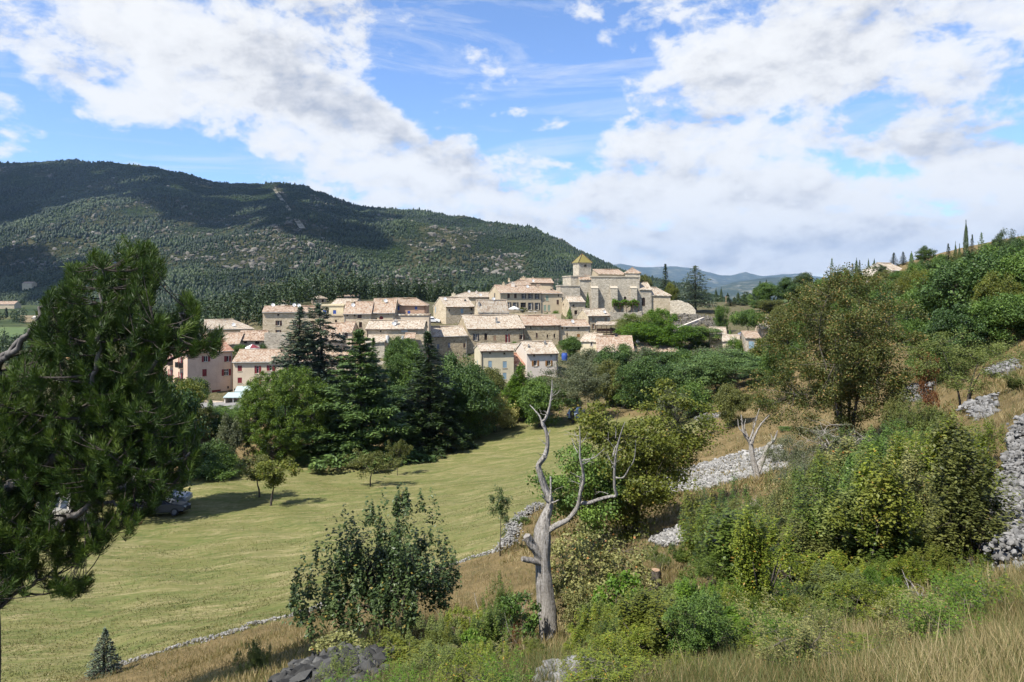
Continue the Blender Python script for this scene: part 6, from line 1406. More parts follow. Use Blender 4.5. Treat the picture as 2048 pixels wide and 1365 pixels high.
# ------------------------------------------------------------------ far woods
def rocks(mb, C, S, r, flat=.75, tint=None):
    """angular stones: one jittered icosahedron per centre"""
    g = (1 + 5 ** .5) / 2
    iv = np.array([(-1,g,0),(1,g,0),(-1,-g,0),(1,-g,0),(0,-1,g),(0,1,g),(0,-1,-g),(0,1,-g),(g,0,-1),(g,0,1),(-g,0,-1),(-g,0,1)]) / 1.9
    ff = np.array([(0,11,5),(0,5,1),(0,1,7),(0,7,10),(0,10,11),(1,5,9),(5,11,4),(11,10,2),(10,7,6),(7,1,8),(3,9,4),(3,4,2),(3,2,6),(3,6,8),(3,8,9),(4,9,5),(2,4,11),(6,2,10),(8,6,7),(9,8,1)])
    n = len(C); V = iv[None] * r.uniform(.62, 1.2, (n, 12, 1)) * r.uniform(.6, 1.25, (n, 1, 3)); V[:, :, 2] *= flat
    a = r.uniform(0, 6.28, n); b = r.normal(0, .4, n); ca, sa, cb, sb = np.cos(a), np.sin(a), np.cos(b), np.sin(b)
    x, y, z = V[..., 0], V[..., 1], V[..., 2]; y, z = y * cb[:, None] - z * sb[:, None], y * sb[:, None] + z * cb[:, None]
    x, y = x * ca[:, None] - y * sa[:, None], x * sa[:, None] + y * ca[:, None]
    V = np.stack([x, y, z], -1) * (S[:, None, None] * .5) + C[:, None]
    t = np.clip(r.normal(.5, .2, n), 0, 1)
    mb.add(V.reshape(-1, 3), (ff[None] + (np.arange(n) * 12)[:, None, None]).reshape(-1, 3), np.repeat(t, 20))
def rock_mat(name, a, b, c):
    t = NT(name); n = t.noise(t.obj(), 7, 5, .65)
    f = t.math('ADD', t.math('MULTIPLY', t.attr('tint'), .6), t.math('MULTIPLY', n, .4))
    return t.principled(t.ramp(f, [(.25, a), (.5, b), (.75, c)]), .9, t.bump(n, .5, .03), .15)
M['rock'] = rock_mat('pale_limestone', (.085,.082,.075), (.195,.19,.18), (.31,.30,.285))
M['rock_tan'] = rock_mat('tan_rubble', (.075,.068,.052), (.15,.135,.11), (.25,.23,.195))
M['rock_shaded'] = rock_mat('shaded_grey_stone', (.025,.025,.024), (.055,.054,.050), (.12,.118,.11))  # grey stone with the shade of the oak bush put into its colour
M['rock_light'] = rock_mat('pale_stone_chips', (.14,.135,.12), (.27,.26,.24), (.40,.385,.355))
M['rock_grey'] = rock_mat('weathered_grey_stone', (.05,.05,.05), (.10,.10,.098), (.19,.187,.18))


def forest():
    r = np.random.default_rng(77)
    # woods on the big hill: small bumpy crowns
    n = 135000; px = r.uniform(-700, 1400, n); t = r.random(n) ** 1.25
    x, d, z = hill_point(px, t); c = clearing(x, d, px, t); dens = fbm(x / 90, d / 90, 4, 61)
    keep = (r.random(n) < (1 - c) * (.55 + .9 * (dens > .42)) + .40 * (1 - np.exp(-((px - (546 + (1 - t) * 150)) / 5.5) ** 2) * ((t > .5) & (t < .97)))) & (t < .995)
    x, d, z, px, t, dens = x[keep], d[keep], z[keep], px[keep], t[keep], dens[keep]; n = len(x)
    tex = fbm(x / 160, d / 160, 3, 71); con = r.random(n) < np.where(tex > .5, .75, .25)
    h = np.where(con, r.uniform(4, 8, n), r.uniform(2.5, 5.5, n)); w = np.where(con, h * .32, h * .56)
    k = 6; th = np.arange(k) * 2 * math.pi / k
    lv = [(.0, .7), (.35, 1.0), (.72, .62)]
    big = .62 + 1.0 * np.clip((fbm(x / 130, d / 130, 3, 47) - .3) / .4, 0, 1) * r.uniform(.6, 1.3, n); h = h * big; w = w * big
    V = np.zeros((n, 3 * k + 1, 3))
    for li, (zz, rr) in enumerate(lv):
        j = r.uniform(.7, 1.25, (n, k)); rad = w[:, None] * rr * j * np.where(con[:, None] & (li == 2), .7, 1)
        V[:, li*k:(li+1)*k, 0] = x[:, None] + rad * np.cos(th); V[:, li*k:(li+1)*k, 1] = d[:, None] + rad * np.sin(th); V[:, li*k:(li+1)*k, 2] = z[:, None] + h[:, None] * (zz + r.normal(0, .04, (n, k)))
    V[:, -1] = np.stack([x, d, z + h], 1)
    i = np.arange(k); j = (i + 1) % k; Fq = np.concatenate([np.stack([l*k+i, l*k+j, (l+1)*k+j, (l+1)*k+i], -1) for l in (0, 1)]); Ft = np.stack([2*k+i, 2*k+j, i*0+3*k], -1)
    off = (np.arange(n) * (3 * k + 1))[:, None, None]
    mb = MB(); tint = np.clip(np.where(con, .30, .62) + r.normal(0, .08, n) + (fbm(x / 70, d / 90, 4, 53) - .5) * 1.1, 0, 1)
    mb.add(V.reshape(-1, 3), (Fq[None] + off).reshape(-1, 4), np.repeat(tint, len(Fq))); mb.n = 0
    mb.f.append((Ft[None] + off).reshape(-1, 3)); mb.t.append(np.repeat(tint, len(Ft))); mb.uv.append(np.zeros((n * len(Ft) * 3, 2))); mb.m.append(np.zeros(n * len(Ft), int))
    tag(mb.obj('forest', M['leaf_forest'], None, True), kind='stuff')
    # pale limestone outcrops in the clearings
    m = 34000; px = r.uniform(-400, 1350, m); t = r.random(m); x, d, z = hill_point(px, t); c = clearing(x, d, px, t); q = fbm(x / 30, d / 30, 4, 83)
    ok = (c > .3) & (q > .52) & (r.random(m) < .8); x, d, z = x[ok], d[ok], z[ok]
    mb = MB(); rocks(mb, np.stack([x, d, z + .3], 1), 6.0 * np.exp(r.normal(0, .5, len(x))), r, .6); tag(mb.obj('rock_outcrops', M['rock_tan']), kind='stuff')
    # nearer woods behind the village and in the valley: leafy crowns
    P = []; 
    def scatter(n, pxr, dr, fn):
        q = r.uniform(*pxr, n); dd = np.exp(r.uniform(math.log(dr[0]), math.log(dr[1]), n)); xx = (q - CX) / F * dd; zz = ground(xx, dd)
        ok = fn(q, dd, xx); P.append(np.stack([xx[ok], dd[ok], zz[ok], q[ok]], 1))
    scatter(1500, (180, 1010), (262, 620), lambda q, dd, xx: (fbm(xx / 50, dd / 50, 3, 91) > np.interp(q, [180, 330, 420, 1010], [.60, .45, .30, .25])))
    scatter(700, (-420, 420), (230, 900), lambda q, dd, xx: (fbm(xx / 60, dd / 60, 3, 95) > .50))
    scatter(900, (1180, 2200), (270, 1500), lambda q, dd, xx: (fbm(xx / 60, dd / 60, 3, 97) > .42))
    scatter(420, (-100, 560), (150, 265), lambda q, dd, xx: (HY - F * ground(xx, dd) / dd < np.interp(q, [-100, 300, 420, 560], [760, 690, 672, 656])) & (fbm(xx / 20, dd / 20, 3, 98) > .3))
    scatter(60, (520, 720), (226, 262), lambda q, dd, xx: (fbm(xx / 20, dd / 20, 3, 99) > .42))
    P = np.concatenate(P); n = len(P)
    hh = r.uniform(5, 9.5, n) * np.interp(P[:, 3], [0, 300, 640, 980, 1200], [1.0, 1.1, 1.25, 1.0, .8]); con = r.random(n) < np.interp(P[:, 3], [-400, 400, 700, 900], [.2, .35, .8, .7])
    m = 170; N = n * m; ti = np.repeat(np.arange(n), m)
    dv = r.normal(0, 1, (N, 3)); dv /= np.linalg.norm(dv, axis=1, keepdims=True); q = r.random(N) ** .35
    lob = 1 + .3 * np.sin(dv[:, 0] * 4 + ti) * np.sin(dv[:, 2] * 5 + ti * 1.7)
    wz = np.where(con[ti], .20, .42) * hh[ti]; zc = (dv[:, 2] * q * .5 + .5); cone = np.where(con[ti], 1.35 - 1.1 * zc, 1.0)
    Q = np.stack([P[ti, 0] + dv[:, 0] * q * wz * lob * cone, P[ti, 1] + dv[:, 1] * q * wz * lob * cone, P[ti, 2] + (.06 + .94 * zc) * hh[ti]], 1)
    mb = MB(); leaves(mb, Q, dv * .8 + r.normal(0, .5, (N, 3)) + [0, 0, .4], np.interp(P[ti, 1], [230, 900], [.75, 1.7]) * r.uniform(.7, 1.3, N), .62, r, np.clip(np.where(con, .34, .55)[ti] + np.repeat(r.normal(0, .12, n), m) + r.normal(0, .1, N), 0, 1))
    tag(mb.obj('woodland', M['leaf_wood']), kind='stuff')
M['leaf_forest'] = leaf_mat('forest_crowns', (.006,.014,.004), (.014,.027,.006), (.036,.054,.011), trans=.05, clump=.02)
M['leaf_wood'] = leaf_mat('woodland_leaves', (.011,.022,.009), (.028,.048,.015), (.062,.088,.026), trans=.12, clump=.05)
forest()
def fields():
    def field(px, d0, d1, name, mat, pxw):
        us = np.linspace(px - pxw, px + pxw, 14); dd = np.linspace(d0, d1, 12); U, D = np.meshgrid((us - CX) / F, dd); X = U * D
        Z = ground(X, D) + .35; i = np.arange(11)[:, None] * 14; j = np.arange(13)[None]
        tag(MB().add(np.stack([X, D, Z], -1).reshape(-1, 3), np.stack([i + j, i + j + 1, i + 14 + j + 1, i + 14 + j], -1).reshape(-1, 4)).obj(name, mat, None, True), kind='structure')
    gf = NT('green_field'); n = gf.noise(gf.pos(), .05, 5); g = gf.principled(gf.ramp(n, [(.35, (.07, .115, .03)), (.65, (.12, .16, .05))]), .95)
    bf = NT('brown_field'); n = bf.noise(bf.pos(), .06, 5); b = bf.principled(bf.ramp(n, [(.35, (.15, .115, .055)), (.65, (.26, .20, .11))]), .95)
    field(30, 330, 430, 'field', g, 60); field(95, 470, 540, 'field', b, 55); field(1575, 215, 262, 'field', g, 70)
fields()
# ------------------------------------------------------------------ the foreground slope
def on_ground(px, py, lo, hi, n=140):
    px = np.asarray(px, float); py = np.asarray(py, float); ds = np.exp(np.linspace(math.log(lo), math.log(hi), n)); u = (px - CX) / F
    Z = ground(u[:, None] * ds[None], np.broadcast_to(ds, (len(px), n))); p = HY - F * Z / ds
    i = abs(p - py[:, None]).argmin(1); d = ds[i]
    return np.stack([u * d, d, Z[np.arange(len(px)), i]], 1)
def sample_poly(poly, n, r):
    P = np.asarray(poly, float); lo, hi = P.min(0), P.max(0); out = []
    while sum(map(len, out)) < n:
        q = r.uniform(lo, hi, (n * 3, 2)); out.append(q[in_poly(q[:, 0], q[:, 1], poly)])
    return np.concatenate(out)[:n]
def stone_patch(label, poly, n, size, lo, hi, mat='rock', heap=.0, seed=1, name='stone_heap', cat='stones', up=.0):
    n = int(n * 2.2)
    r = np.random.default_rng(seed); q = sample_poly(poly, n, r); C = on_ground(q[:, 0], q[:, 1], lo, hi)
    C[:, :2] += r.normal(0, size * .4, (n, 2)); S = .62 * size * np.exp(r.normal(0, .38, n)); c0 = C.mean(0)
    e = np.linalg.norm((C - c0)[:, :2], axis=1); hp = heap * np.clip(1 - e / (np.percentile(e, 90) + 1e-6), 0, 1)
    C[:, 2] = ground(C[:, 0], C[:, 1]) + hp + S * .12 + up * r.random(n)
    md = np.median(C[:, :2], axis=0); e = np.linalg.norm(C[:, :2] - md, axis=1); ok = e < 1.9 * np.percentile(e, 70); C, S = C[ok], S[ok]
    c0[2] = C[:, 2].mean(); mb = MB(); rocks(mb, C - c0, S, r); o = mb.obj(name, M[mat]); o.location = c0
    return tag(o, label, cat, kind='stuff')
def dry_wall(label, pts, lo, hi, height=.5, width=.6, size=.2, mat='rock', seed=1, per=26):
    r = np.random.default_rng(seed); G_ = on_ground([p[0] for p in pts], [p[1] for p in pts], lo, hi); P = curve(G_, len(pts) * 12)
    L = np.linalg.norm(np.diff(P[:, :2], axis=0), axis=1).sum(); n = int(L * per * 2); t = r.random(n) * (len(P) - 1.01); i = t.astype(int); f = (t - i)[:, None]
    C = P[i] * (1 - f) + P[i + 1] * f; tg = P[i + 1] - P[i]; tg /= np.linalg.norm(tg, axis=1, keepdims=True); nr = np.stack([tg[:, 1], -tg[:, 0], tg[:, 0] * 0], 1)
    h = r.random(n); hv = height * (.75 + .35 * np.sin(t * .9 + seed) * np.sin(t * .37)); C = C + nr * (r.normal(0, .33, n) * width * (1.2 - .45 * h))[:, None]
    C[:, 2] = ground(C[:, 0], C[:, 1]) + h * hv; S = .7 * size * np.exp(r.normal(0, .3, n)); c0 = C.mean(0); mb = MB(); rocks(mb, C - c0, S, r)
    o = mb.obj('dry_stone_wall', M[mat]); o.location = c0; return tag(o, label, 'stone wall')
dry_wall('low dry stone wall along the near edge of the mown meadow', [(185,1350),(330,1303),(480,1262),(620,1222),(760,1178),(900,1133),(1000,1102)], 16, 45, .13, .40, .12, 'rock_light', seed=3, per=36)
dry_wall('dry stone wall bending away behind the dead tree at the meadow corner', [(1004,1101),(1020,1082),(1030,1052),(1048,1034),(1084,1016)], 24, 55, .42, .62, .135, 'rock_light', seed=4, per=110)
stone_patch('broad pale scree bank behind the autumn maple', [(1268,990),(1300,960),(1400,932),(1480,908),(1560,892),(1575,940),(1480,962),(1400,985),(1300,999)], 3600, .24, 28, 70, 'rock_light', seed=5, up=.15)
stone_patch('short pale stone bank right of the maple trunk', [(1300,1085),(1340,1068),(1392,1058),(1392,1080),(1330,1096)], 700, .17, 15, 40, 'rock_light', seed=6, up=.2)
stone_patch('wall of loose white stones running down at the right edge', [(2048,822),(2085,850),(2090,1140),(1985,1150),(1988,1080),(2010,990),(2022,900)], 3000, .145, 7, 24, seed=7, up=.5)
stone_patch('heap of pale stones at the right, under the light almond tree', [(1915,832),(1950,806),(1985,803),(1990,828),(1960,840)], 260, .22, 20, 45, seed=8, heap=.4)
stone_patch('pale stones on the dry slope at the far right', [(1968,742),(2000,730),(2036,738),(2030,756),(1980,757)], 260, .28, 25, 60, seed=9, heap=.4)
stone_patch('pale stone heap right of the rusty tree', [(1795,792),(1825,770),(1862,775),(1858,800),(1810,806)], 320, .30, 30, 70, seed=10, heap=.5)
stone_patch('grey rubble bank on the path above the rusty tree', [(1812,622),(1830,598),(1850,600),(1840,622),(1830,640)], 160, .6, 60, 130, seed=11, heap=.5)
stone_patch('grey stone pile in painted shade at the bottom edge below the oak bush', [(560,1400),(600,1345),(680,1318),(740,1296),(785,1305),(760,1345),(720,1400)], 520, .20, 7, 18, 'rock_shaded', heap=.3, seed=12)
stone_patch('white stones in the grass at the foot of the dead tree', [(1085,1375),(1110,1330),(1160,1318),(1180,1350),(1150,1390)], 150, .15, 5, 11, seed=13, heap=.1)
stone_patch('pale rubble slope below the curved church wall', [(1330,660),(1360,630),(1395,622),(1420,640),(1390,655),(1350,672)], 500, .7, 130, 215, 'rock_tan', seed=14, up=.2)
stone_patch('pale rubble on the bank beside the sloping parapet', [(1405,640),(1425,632),(1452,655),(1440,668),(1415,655)], 260, .6, 130, 215, 'rock_tan', seed=15, up=.2)
stone_patch('a few pale stones at the end of the meadow', [(1386,838),(1400,828),(1440,826),(1440,836),(1400,842)], 120, .3, 50, 95, seed=16)

# --- trees of the slope
def single(label, built, px, d, wood_m, leaf_m, top=None, w=None, rz=0.0, name='broadleaf_tree', cat='tree', group=None, fol='crown', tr='trunk'):
    key = 'solo%d' % len(PROTO); proto(key, built, wood_m, leaf_m, fol, tr)
    return plant(key, px, d, label, top, None if w is None else PX(w, d), name=name, cat=cat, group=group, rz=rz)
single('autumn-tinged maple in front of the meadow, right of the dead tree', broadleaf(41, 6.2, 6.2, .04, 230, 38000, .10, .75, 'round', .075, stems=3, n_limb=9, clump_r=.075, flat=.6, lob=.3, gaps=.25, density=.9, twig=.012, spread=.16), 1262, 29, 'bark_dark', 'leaf_yellow', 766, 300)
single('lower green maple with yellow patches right behind the dead tree', broadleaf(42, 4.2, 3.6, .1, 110, 13000, .10, .75, 'vase', .09, stems=3, n_limb=7, clump_r=.09, flat=.7, lob=.3, twig=.01, spread=.14), 1180, 27, 'bark_dark', 'leaf_mid', 895, 190)
single('big rusty green tree with orange-brown leaf clusters and grey stems', broadleaf(43, 9, 7.6, .02, 430, 105000, .10, .62, 'barrel', .10, stems=4, n_limb=16, clump_r=.056, flat=.8, lob=.22, gaps=.12, density=.8, twig=.014, shell=.5, spread=.15), 1692, 35, 'bark', 'leaf_rust', 543, 296)
single('light green almond tree with open branches on the dry slope at the right', broadleaf(44, 3.6, 3.6, .24, 120, 14000, .07, .42, 'vase', .045, stems=3, n_limb=8, clump_r=.075, flat=.7, lob=.3, gaps=.3, density=.9, twig=.008, spread=.18), 1928, 29, 'bark_dark', 'leaf_light', 664, 170)
single('dark leaved oak bush standing alone before the meadow', broadleaf(45, 2.9, 2.9, .03, 260, 25000, .072, .62, 'dome', .04, stems=8, n_limb=16, clump_r=.050, flat=1.2, lob=.5, sprig=1.9, gaps=.22, density=.8, twig=.006, wig=.1, spread=.18), 772, 13, 'bark_dark', 'leaf_oak', 990, 292, name='oak_bush', cat='shrub')
single('slender young tree in front of the dry stone wall bend', broadleaf(46, 2.9, .9, .28, 34, 2600, .075, .5, 'round', .035, n_limb=6, clump_r=.14, flat=1.1, lob=.3, twig=.006), 1000, 30, 'bark_dark', 'leaf_oak', 975, 44)
single('small blue-green conifer sapling at the near meadow wall', conifer(47, 1.5, .95, 'fir', 3800, .075, .03, .02), 211, 21.5, 'bark_dark', 'needle_blue', 1258, 62, name='fir_sapling')
single('reddish brown dying bush behind the almond tree', broadleaf(48, 2.2, 2.6, .1, 60, 4200, .085, .55, 'vase', .05, stems=4, n_limb=7, clump_r=.09, gaps=.3, twig=.008, spread=.2), 1862, 33, 'bark', 'leaf_redbrown', 704, 48, name='shrub', cat='shrub')
single('grey-stemmed bare bush under the rusty tree', broadleaf(49, 2.6, 3.2, .1, 130, 2600, .06, .5, 'vase', .05, stems=8, n_limb=12, clump_r=.07, twig=.010, wig=.12, spread=.24), 1675, 27, 'bark_pale', 'leaf_grey', 850, 170, name='shrub', cat='shrub', rz=1.0)

# --- the near pine: trunk just outside the left edge, limbs reaching in
def near_pine():
    r = np.random.default_rng(5); D0 = 12.0; base = spot(-38, D0); root = empty('black_pine', base); tag(root, 'near pine with long dark needles reaching in from the left edge', 'tree')
    Q = lambda px, py, dd=0.0: at(px, py, D0 + dd) - base
    wood = MB(); trunk = curve([Q(-38, 1640), Q(-24, 1330), Q(-30, 1150), Q(-62, 960), Q(-90, 760), Q(-95, 600)], 16); trunk[0, 2] = -.3
    tube(wood, trunk, np.linspace(.22, .10, 16), 10)
    limbs = [([(-50,1040,0),(0,985,-.3),(62,952,-.6),(150,880,-.5),(228,800,-.2),(266,705,0),(284,615,.2),(277,510,.2)], .115, .03),
             ([(-70,905,.1),(0,868,.5),(60,842,.6),(130,820,.8),(212,786,.9),(300,740,.8),(375,705,.6),(438,684,.5)], .075, .014),
             ([(-34,1150,0),(0,1112,-.3),(100,1058,-.8),(190,1005,-1.0),(290,950,-1.0),(380,905,-.8)], .085, .02),
             ([(-26,1260,0),(0,1212,.2),(52,1174,.4),(110,1152,.5),(180,1172,.6)], .05, .012), ([(-80,820,0),(-10,740,-.5),(40,690,-.8),(80,640,-.9),(100,590,-.8)], .07, .018), ([(150,880,-.5),(190,760,-1.0),(200,650,-1.2),(205,540,-1.1)], .05, .015), ([(-85,780,0),(20,700,1.0),(110,620,1.3),(155,545,1.2)], .06, .015),
             ([(228,800,-.2),(300,740,-.8),(350,660,-1.0),(380,610,-1.0)], .04, .012), ([(190,1005,-1.0),(280,1010,-.6),(330,985,-.4)], .03, .01), ([(100,1058,-.8),(170,1070,-.4),(225,1062,-.2)], .03, .01), ([(130,820,.8),(240,850,1.3),(340,860,1.4),(395,840,1.3)], .045, .012), ([(0,985,-.3),(90,1000,.8),(180,960,1.4),(260,930,1.6)], .05, .012), ([(0,868,.5),(40,790,1.4),(90,740,1.8),(120,700,1.9)], .05, .012)]
    LP, LR = [], []
    for pts, r0, r1 in limbs:
        p = curve([Q(*x) for x in pts], 26); p[3:-1] += r.normal(0, .025, (22, 3)); tube(wood, p, np.linspace(r0, r1, 26), 8); LP.append(p); LR.append(np.linspace(r0, r1, 26))
    allp, allr = np.concatenate(LP), np.concatenate(LR)
    poly = [(-120,790),(-20,770),(20,745),(55,705),(68,650),(95,600),(118,560),(148,532),(172,528),(182,512),(216,515),(226,560),(240,545),(236,484),(262,474),(306,494),(328,545),(302,598),(306,640),(345,622),(372,588),(398,612),(386,662),(440,664),(444,696),(388,706),(335,694),(328,740),(336,800),(392,850),(398,930),(372,962),(320,1000),(262,1062),(222,1082),(160,1112),(180,1165),(150,1190),(60,1180),(0,1215),(-120,1200)]
    holes = [[(318,640),(350,640),(352,600),(330,600)], [(90,1010),(130,995),(150,1020),(112,1045)], [(105,1120),(190,1120),(170,1160),(120,1160)]]
    q = sample_poly(poly, 4200, r); ok = np.ones(len(q), bool)
    for h in holes: ok &= ~in_poly(q[:, 0], q[:, 1], h)
    gap = fbm(q[:, 0] / 60, q[:, 1] / 60, 3, 33); ok &= r.random(len(q)) < np.where(gap < .40, .38, 1.0)
    q = q[ok]; dd = r.uniform(-1.5, 1.9, len(q)); T = np.array([Q(a, b, c) for (a, b), c in zip(q, dd)])
    tips = np.array([Q(277,496,.2), Q(250,512,.1), Q(300,512,.3), Q(436,682,.5), Q(180,1172,.6), Q(200,530,-1.1), Q(155,540,1.2), Q(100,592,-.8), Q(380,608,-1)]); T = np.concatenate([T, tips])
    nd = MB(); shoots = MB(); K = 92
    hubs = T[r.choice(len(T), 170, replace=False)]
    hub_att = []
    for h in hubs:
        c = ((allp - h) ** 2).sum(1) + np.maximum(allp[:, 2] - h[2], 0) * 2; j = c.argmin(); S = allp[j]; m = (S + h) / 2 + np.array([0, 0, -.08 * np.linalg.norm(h - S)]) + r.normal(0, .04, 3)
        p = curve([S, m, h], 7); tube(shoots, p, np.linspace(min(.03, allr[j] * .7), .009, 7), 5); hub_att.append(p)
    hp = np.concatenate(hub_att + [allp[::2]])
    N0, A0, S0, t0 = [], [], [], []
    for x in T:
        c = ((hp - x) ** 2).sum(1) + np.maximum(hp[:, 2] - x[2], 0); S = hp[c.argmin()]; L = np.linalg.norm(x - S); ax = (x - S) / (L + 1e-6)
        if L > .02: tube(shoots, curve([S, (S + x) / 2 - [0, 0, .06 * L], x], 4), np.linspace(.008, .005, 4), 4)
        ax = ax * .5 + np.array([0, 0, .75]) + r.normal(0, .18, 3); ax /= np.linalg.norm(ax)
        s = r.random(K); rad = r.normal(0, 1, (K, 3)); rad -= (rad @ ax)[:, None] * ax; rad /= np.linalg.norm(rad, axis=1, keepdims=True)
        di = ax * (.55 + .55 * s)[:, None] + rad * (.85 - .35 * s)[:, None]; di /= np.linalg.norm(di, axis=1, keepdims=True); ln = r.uniform(.105, .165, K)
        P = x + ax * ((s - .75) * .26)[:, None] + di * (ln / 2)[:, None]
        N0.append(P); A0.append(di); S0.append(ln); t0.append(np.clip(r.normal(.5, .16) + .25 * (s - .5) + r.normal(0, .08, K), 0, 1))
    P, A, S, t = map(np.concatenate, (N0, A0, S0, t0)); n = len(P); Nn = r.normal(0, 1, (n, 3)) + [0, -.3, .6]
    Nn -= (Nn * A).sum(1, keepdims=True) * A; Nn /= np.linalg.norm(Nn, axis=1, keepdims=True); B = np.cross(Nn, A); w = .0045
    V = np.stack([P - A * S[:, None] / 2 - B * w * .5, P - A * S[:, None] / 2 + B * w * .5, P + B * w, P + A * S[:, None] / 2, P - B * w], 1).reshape(-1, 3); k = np.arange(n)[:, None] * 5
    nd.add(V, np.concatenate([k + [[0, 1, 2, 4]]]), t); nd.add(V, k + [[4, 2, 3]], t)
    wood.obj('trunk', M['bark_pine'], root, True); shoots.obj('twigs', M['bark_dark'], root, True); nd.obj('needles', M['needle_pine'], root)
    j = r.choice(len(T), 46)
    for x in T[j]:
        cm = MB()
        ax = np.array([r.normal(0, .5), r.normal(0, .5), .5]); ax /= np.linalg.norm(ax); b = x - [0, -.05, .1]; tube(cm, [b, b + ax * .03, b + ax * .06, b + ax * .085], [.012, .022, .018, .005], 7); cm.obj('cone', M['wood_cone'], root)
M['bark_pine'] = bark_mat('grey_pine_bark', (.045,.038,.033), (.20,.185,.17), 7.0); M['wood_cone'] = flat_mat('pine_cone', (.24,.15,.06), .8)
near_pine()

# --- dead trees
def gnarl(mb, P, rad, sides, r, tw=1.6):
    """a twisted, furrowed limb"""
    P = np.asarray(P, float); n = len(P); T = np.gradient(P, axis=0); T /= np.linalg.norm(T, axis=1, keepdims=True)
    A = np.cross(T, [0, 1.0, 0]); A /= np.linalg.norm(A, axis=1, keepdims=True) + 1e-9; B = np.cross(T, A); th = np.arange(sides) * 2 * math.pi / sides; s = np.linspace(0, 1, n)[:, None]
    ph = th[None] + tw * s; k = 1 + .15 * np.sin(ph * 3 + 1) + .11 * np.sin(ph * 7 + 2 * np.sin(s * 9)) + .08 * np.sin(ph * 13 + s * 5) + r.normal(0, .025, (n, sides)); k *= rad[:, None]
    V = P[:, None] + k[..., None] * (np.cos(th)[None, :, None] * A[:, None] + np.sin(th)[None, :, None] * B[:, None])
    i = np.arange(n - 1)[:, None] * sides; j = np.arange(sides)[None]; q = (j + 1) % sides
    mb.add(V.reshape(-1, 3), np.stack([i + j, i + q, i + sides + q, i + sides + j], -1).reshape(-1, 4)); mb.add(V[-1], [list(range(sides))])
def dead_tree(label, px, d, parts, seed):
    r = np.random.default_rng(seed); base = spot(px, d); root = empty('dead_tree', base); tag(root, label, 'dead tree')
    for nm, strokes in parts:
        mb = MB()
        for pts, dz in strokes:
            if nm == 'branch': mb = MB()
            pts = np.array(pts, float); n = max(6, len(pts) * 6); C = np.array([at(x, y, d) - base for x, y, w in pts]); C[:, 1] += np.linspace(0, dz, len(C))
            if nm == 'trunk' and pts[0][1] == pts[:, 1].max() and len(pts) > 5: C[0, 2] = min(C[0, 2], -.25)
            P = curve(C, n); rad = np.interp(np.linspace(0, len(pts) - 1, n), np.arange(len(pts)), pts[:, 2]) / F * d; rad = np.maximum(rad, .004)
            gnarl(mb, P, rad, 18 if rad.max() > .06 else 8, r)
            if nm == 'branch' or len(strokes) > 1: mb.obj(nm, M['dead'], root, True); mb = MB()
        if mb.v: mb.obj(nm, M['dead'], root, True)
    return root
BIG_DEAD = dead_tree('tall bleached dead tree with twisted forked limbs in the foreground', 1100, 12.6, [
 ('trunk', [([(1101,1300,15.3),(1098,1240,16.5),(1092,1180,16.1),(1086,1125,15.3),(1086,1090,15.8),(1088,1062,14.8),(1092,1040,10.3),(1100,1018,7.2),(1100,1003,6.6),(1092,984,5.9),(1081,952,5.3),(1078,935,5.3),(1090,918,4.8),(1096,896,3.8),(1094,871,3.5),(1086,851,3.2),(1092,843,2.7),(1100,821,2.1),(1105,787,1.4),(1106,764,0.7)], .3)]),
 ('limb', [([(1092,1066,5.18),(1117,1048,5.18),(1134,1038,4.61),(1148,1021,4.32),(1156,1003,4.03),(1158,985,3.46),(1164,957,3.00),(1163,935,2.59),(1157,907,2.07),(1157,874,1.38),(1156,846,0.58)], -.3)]),
 ('limb', [([(1154,1006,3.46),(1173,1005,3.46),(1195,996,3.17),(1217,988,2.88),(1228,984,3.17),(1224,963,2.65),(1224,921,2.07),(1228,885,1.73),(1234,857,1.15),(1241,834,0.58)], -.5)]),
 ('branch', [([(1086,853,2.24),(1080,835,1.66),(1070,823,1.28),(1060,813,0.64)], .15), ([(1164,921,1.28),(1187,913,1.09),(1206,893,0.58)], -.2), ([(1156,906,1.15),(1150,896,0.90),(1145,880,0.51)], .2), ([(1226,910,1.15),(1232,898,0.90),(1241,889,0.58)], .2), ([(1226,955,1.41),(1245,953,1.41),(1256,932,1.22),(1264,913,1.02),(1266,873,0.51)], -.3), ([(1164,930,1.02),(1180,926,0.77),(1192,916,0.45)], .3), ([(1096,872,1.02),(1101,862,0.58)], .1), ([(1100,1003,1.92),(1102,985,1.92),(1102,959,1.66)], .2), ([(1098,1006,2.24),(1090,998,1.66),(1083,986,1.02)], -.1), ([(1104,1006,1.92),(1110,1002,1.41),(1117,997,0.90)], -.1), ([(1105,790,0.83),(1113,783,0.51)], .1)]),
 ('stub', [([(1084,1118,8),(1072,1100,8),(1060,1084,8),(1053,1068,7.5)], -.1), ([(1084,1128,6),(1064,1118,6),(1044,1110,5)], -.2)])], 3)
